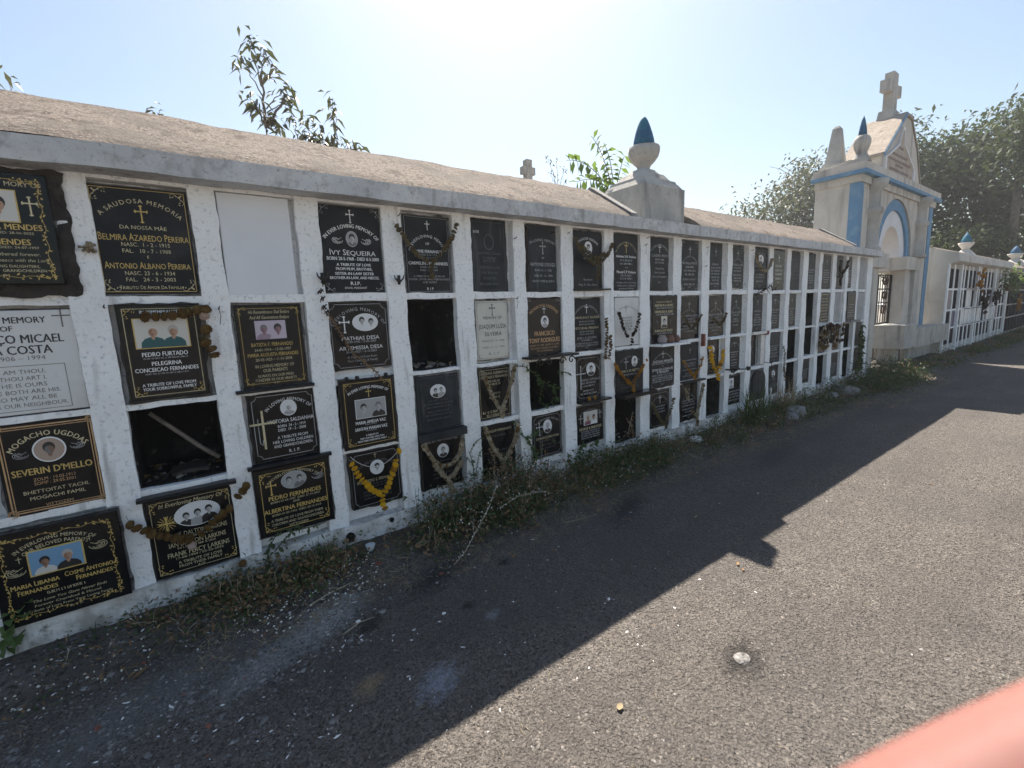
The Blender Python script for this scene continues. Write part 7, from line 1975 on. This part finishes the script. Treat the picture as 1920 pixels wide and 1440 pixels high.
def tree(label, base, trunk_h, blobs, n, leaf, material, r=.2, seed=1, name='tree'):
    """trunk and limbs, with leaves in clumps through the volume of several lobes"""
    rg = np.random.default_rng(seed)
    t = thing(name, base, label, 'tree')
    mb = MB(); b = Vector(base); top = b + Vector((0, 0, trunk_h))
    branch(mb, b, top, r, r * .7, .06)
    tot = sum(q[3] * q[4] * q[5] for q in blobs)
    Ps = []
    for (cx, cy, cz, rx, ry, rz) in blobs:
        branch(mb, top - Vector((0, 0, trunk_h * .15)), (cx, cy, cz), r * .45, r * .08, .12)
        for _ in range(4):
            q = rg.normal(size=3) * .5; branch(mb, (cx, cy, cz), (cx + rx * q[0], cy + ry * q[1], cz + rz * abs(q[2])), r * .12, r * .03, .1, 4)
        k = int(n * rx * ry * rz / tot)
        nc = max(10, k // 34)
        c = unit(rg.normal(size=(nc, 3))) * (rg.random((nc, 1)) ** .42) * [rx, ry, rz] + [cx, cy, cz]
        pick = rg.integers(0, nc, k)
        cs = leaf * 1.9
        Ps.append(c[pick] + rg.normal(size=(k, 3)) * [cs, cs, cs * .65])
    mb.build('trunk', 'bark', t)
    P = np.concatenate(Ps); k = len(P)
    D = unit(rg.normal(size=(k, 3)) * [1, 1, .6] + [0, 0, -.2]); L = leaf * rg.uniform(.6, 1.3, k)
    V, F = leaf_arrays(P, D, L, L * .5, .15, .3)
    arrays_obj('crown', V, F, [material], None, t)
tree('greyish backlit tree with sparse fine leaves left of the gateway', (25.5, 8, 0), 4.2, [(23.5, 8, 5.4, 2.4, 1.6, 1.3), (26, 8, 6.6, 2.3, 1.6, 1.6), (21.3, 8, 4.6, 1.6, 1.3, 1.0), (28, 8.3, 7.2, 2.2, 1.6, 1.9), (25, 8, 4.6, 2.8, 1.6, 1.1), (27.5, 8, 5.0, 2.2, 1.6, 1.4)], 9000, .20, 'grey_leaf', .20, 3)
tree('tall dark tree rising directly behind the gateway gable', (29, 4.6, 0), 5.0, [(29, 4.6, 8.0, 2.0, 1.1, 1.3), (28.6, 4.2, 6.3, 2.2, 1.3, 1.4), (29.5, 4.0, 4.6, 2.2, 1.6, 1.2), (30, 3.2, 7.2, 2.0, 1.1, 1.5)], 8000, .25, 'dark_leaf', .22, 4)
tree('broad dark tree spreading behind the farther niche wall', (31, 2.4, 0), 5.2, [(31, 2.8, 8.0, 2.2, 1.2, 1.4), (31, 2.2, 6.4, 2.4, 1.4, 1.4), (32, 1.0, 8.3, 2.4, 1.3, 1.5), (31.5, 1.4, 5.0, 2.4, 1.4, 1.1), (30, 2.4, 4.0, 2.2, 1.6, .9)], 9000, .25, 'dark_leaf', .22, 5)
tree('dark tree with a straight bare trunk at the end of the lane', (27.5, .85, 0), 5.4, [(28, .6, 7.6, 2.0, 1.2, 1.2), (28.5, -.4, 7.0, 2.4, 1.4, 1.4), (27.6, 1.0, 6.2, 1.5, 1.0, .9), (29, -1.4, 6.0, 2.6, 1.6, 1.5)], 6500, .24, 'dark_leaf', .17, 6)
tree('round dark bush tree filling the gap behind the cone finial', (26, 2.6, 0), 1.8, [(26, 2.4, 3.2, 1.6, 1.1, .9), (27, 1.4, 3.1, 1.6, 1.0, .8), (25.4, 3.4, 3.0, 1.4, 1.0, .9)], 5500, .18, 'dark_leaf', .12, 7)
tree('shady tree closing the far end of the lane', (38, -1.5, 0), 4, [(38, -1.5, 6, 3, 2.6, 2.4), (40, -4, 5.5, 3, 2.8, 2.6), (38, 1.5, 4.5, 3, 2.6, 2.0), (37, -1, 2.6, 2.6, 2.6, 1.3)], 8000, .30, 'dark_leaf', .25, 8)

# ------------------------------------------------------------------ the photographer's hand, one fingertip just in front of the lens
HD = thing('hand', (0.105, -2.611, 1.278), 'pink out of focus fingertip of a hand held in the air above the road', 'hand')
joints = [   # world position, radius, parent joint
    ((0.1075, -2.6086, 1.2980), 0.0170, -1), ((0.1004, -2.5918, 1.3063), 0.0150, 0), ((0.0929, -2.5785, 1.3090), 0.0100, 1), ((0.0754, -2.5647, 1.3015), 0.0086, 2),
    ((0.0589, -2.5541, 1.2943), 0.0082, 3), ((0.0445, -2.5449, 1.2879), 0.0070, 4), ((0.0885, -2.5928, 1.2826), 0.0100, 1), ((0.0749, -2.5770, 1.2746), 0.0092, 6),
    ((0.0613, -2.5681, 1.2694), 0.0080, 7), ((0.0524, -2.5648, 1.2661), 0.0060, 8), ((0.0863, -2.6015, 1.2675), 0.0098, 0), ((0.0739, -2.5872, 1.2565), 0.0090, 10),
    ((0.0602, -2.5784, 1.2503), 0.0078, 11), ((0.0521, -2.5757, 1.2470), 0.0060, 12), ((0.0878, -2.6122, 1.2563), 0.0090, 0), ((0.0785, -2.6003, 1.2441), 0.0080, 14),
    ((0.0686, -2.5931, 1.2375), 0.0070, 15), ((0.0619, -2.5902, 1.2340), 0.0055, 16), ((0.0871, -2.6138, 1.3112), 0.0120, 0), ((0.0675, -2.6175, 1.3221), 0.0105, 18),
    ((0.0502, -2.6175, 1.3222), 0.0095, 19), ((0.0391, -2.6153, 1.3174), 0.0070, 20), ((0.1199, -2.6361, 1.2789), 0.0200, 0), ((0.1357, -2.6806, 1.2561), 0.0220, 22),
    ((0.1377, -2.8004, 1.1918), 0.0240, 23), ((0.1179, -2.9904, 1.1018), 0.0300, 24)]
me = bpy.data.meshes.new('skin_surface')
W_ = [Vector(p) for p, r, q in joints]
me.from_pydata([tuple(p - WORLD[HD.name]) for p in W_], [(q, i) for i, (p, r, q) in enumerate(joints) if q >= 0], [])
ho = bpy.data.objects.new('skin_surface', me); col.objects.link(ho); ho.parent = HD
me.materials.append(M['skin'])
ho.modifiers.new('Skin', 'SKIN')
for i, sv in enumerate(me.skin_vertices[0].data):
    sv.radius = (joints[i][1],) * 2; sv.use_root = (i == 0)
ho.modifiers['Skin'].use_smooth_shade = True
ss = ho.modifiers.new('Subdivision', 'SUBSURF'); ss.levels = 2; ss.render_levels = 2

# ------------------------------------------------------------------ the hazy air
hz = bpy.data.materials.new('hazy_air'); hz.use_nodes = True
hn = hz.node_tree
hn.nodes.remove(hn.nodes['Principled BSDF'])
pv = hn.nodes.new('ShaderNodeVolumePrincipled')
pv.inputs['Color'].default_value = (.92, .94, .97, 1)
pv.inputs['Density'].default_value = .0018
pv.inputs['Anisotropy'].default_value = .45
hn.links.new(pv.outputs[0], hn.nodes['Material Output'].inputs['Volume'])
M['haze'] = hz
mb = MB(); mb.box(-460, 460, -460, 460, -1.2, 11.5)
o = mb.build('haze', 'haze', kind='stuff'); o['label'] = 'thin pale haze filling the air over the whole place'; o['category'] = 'haze'
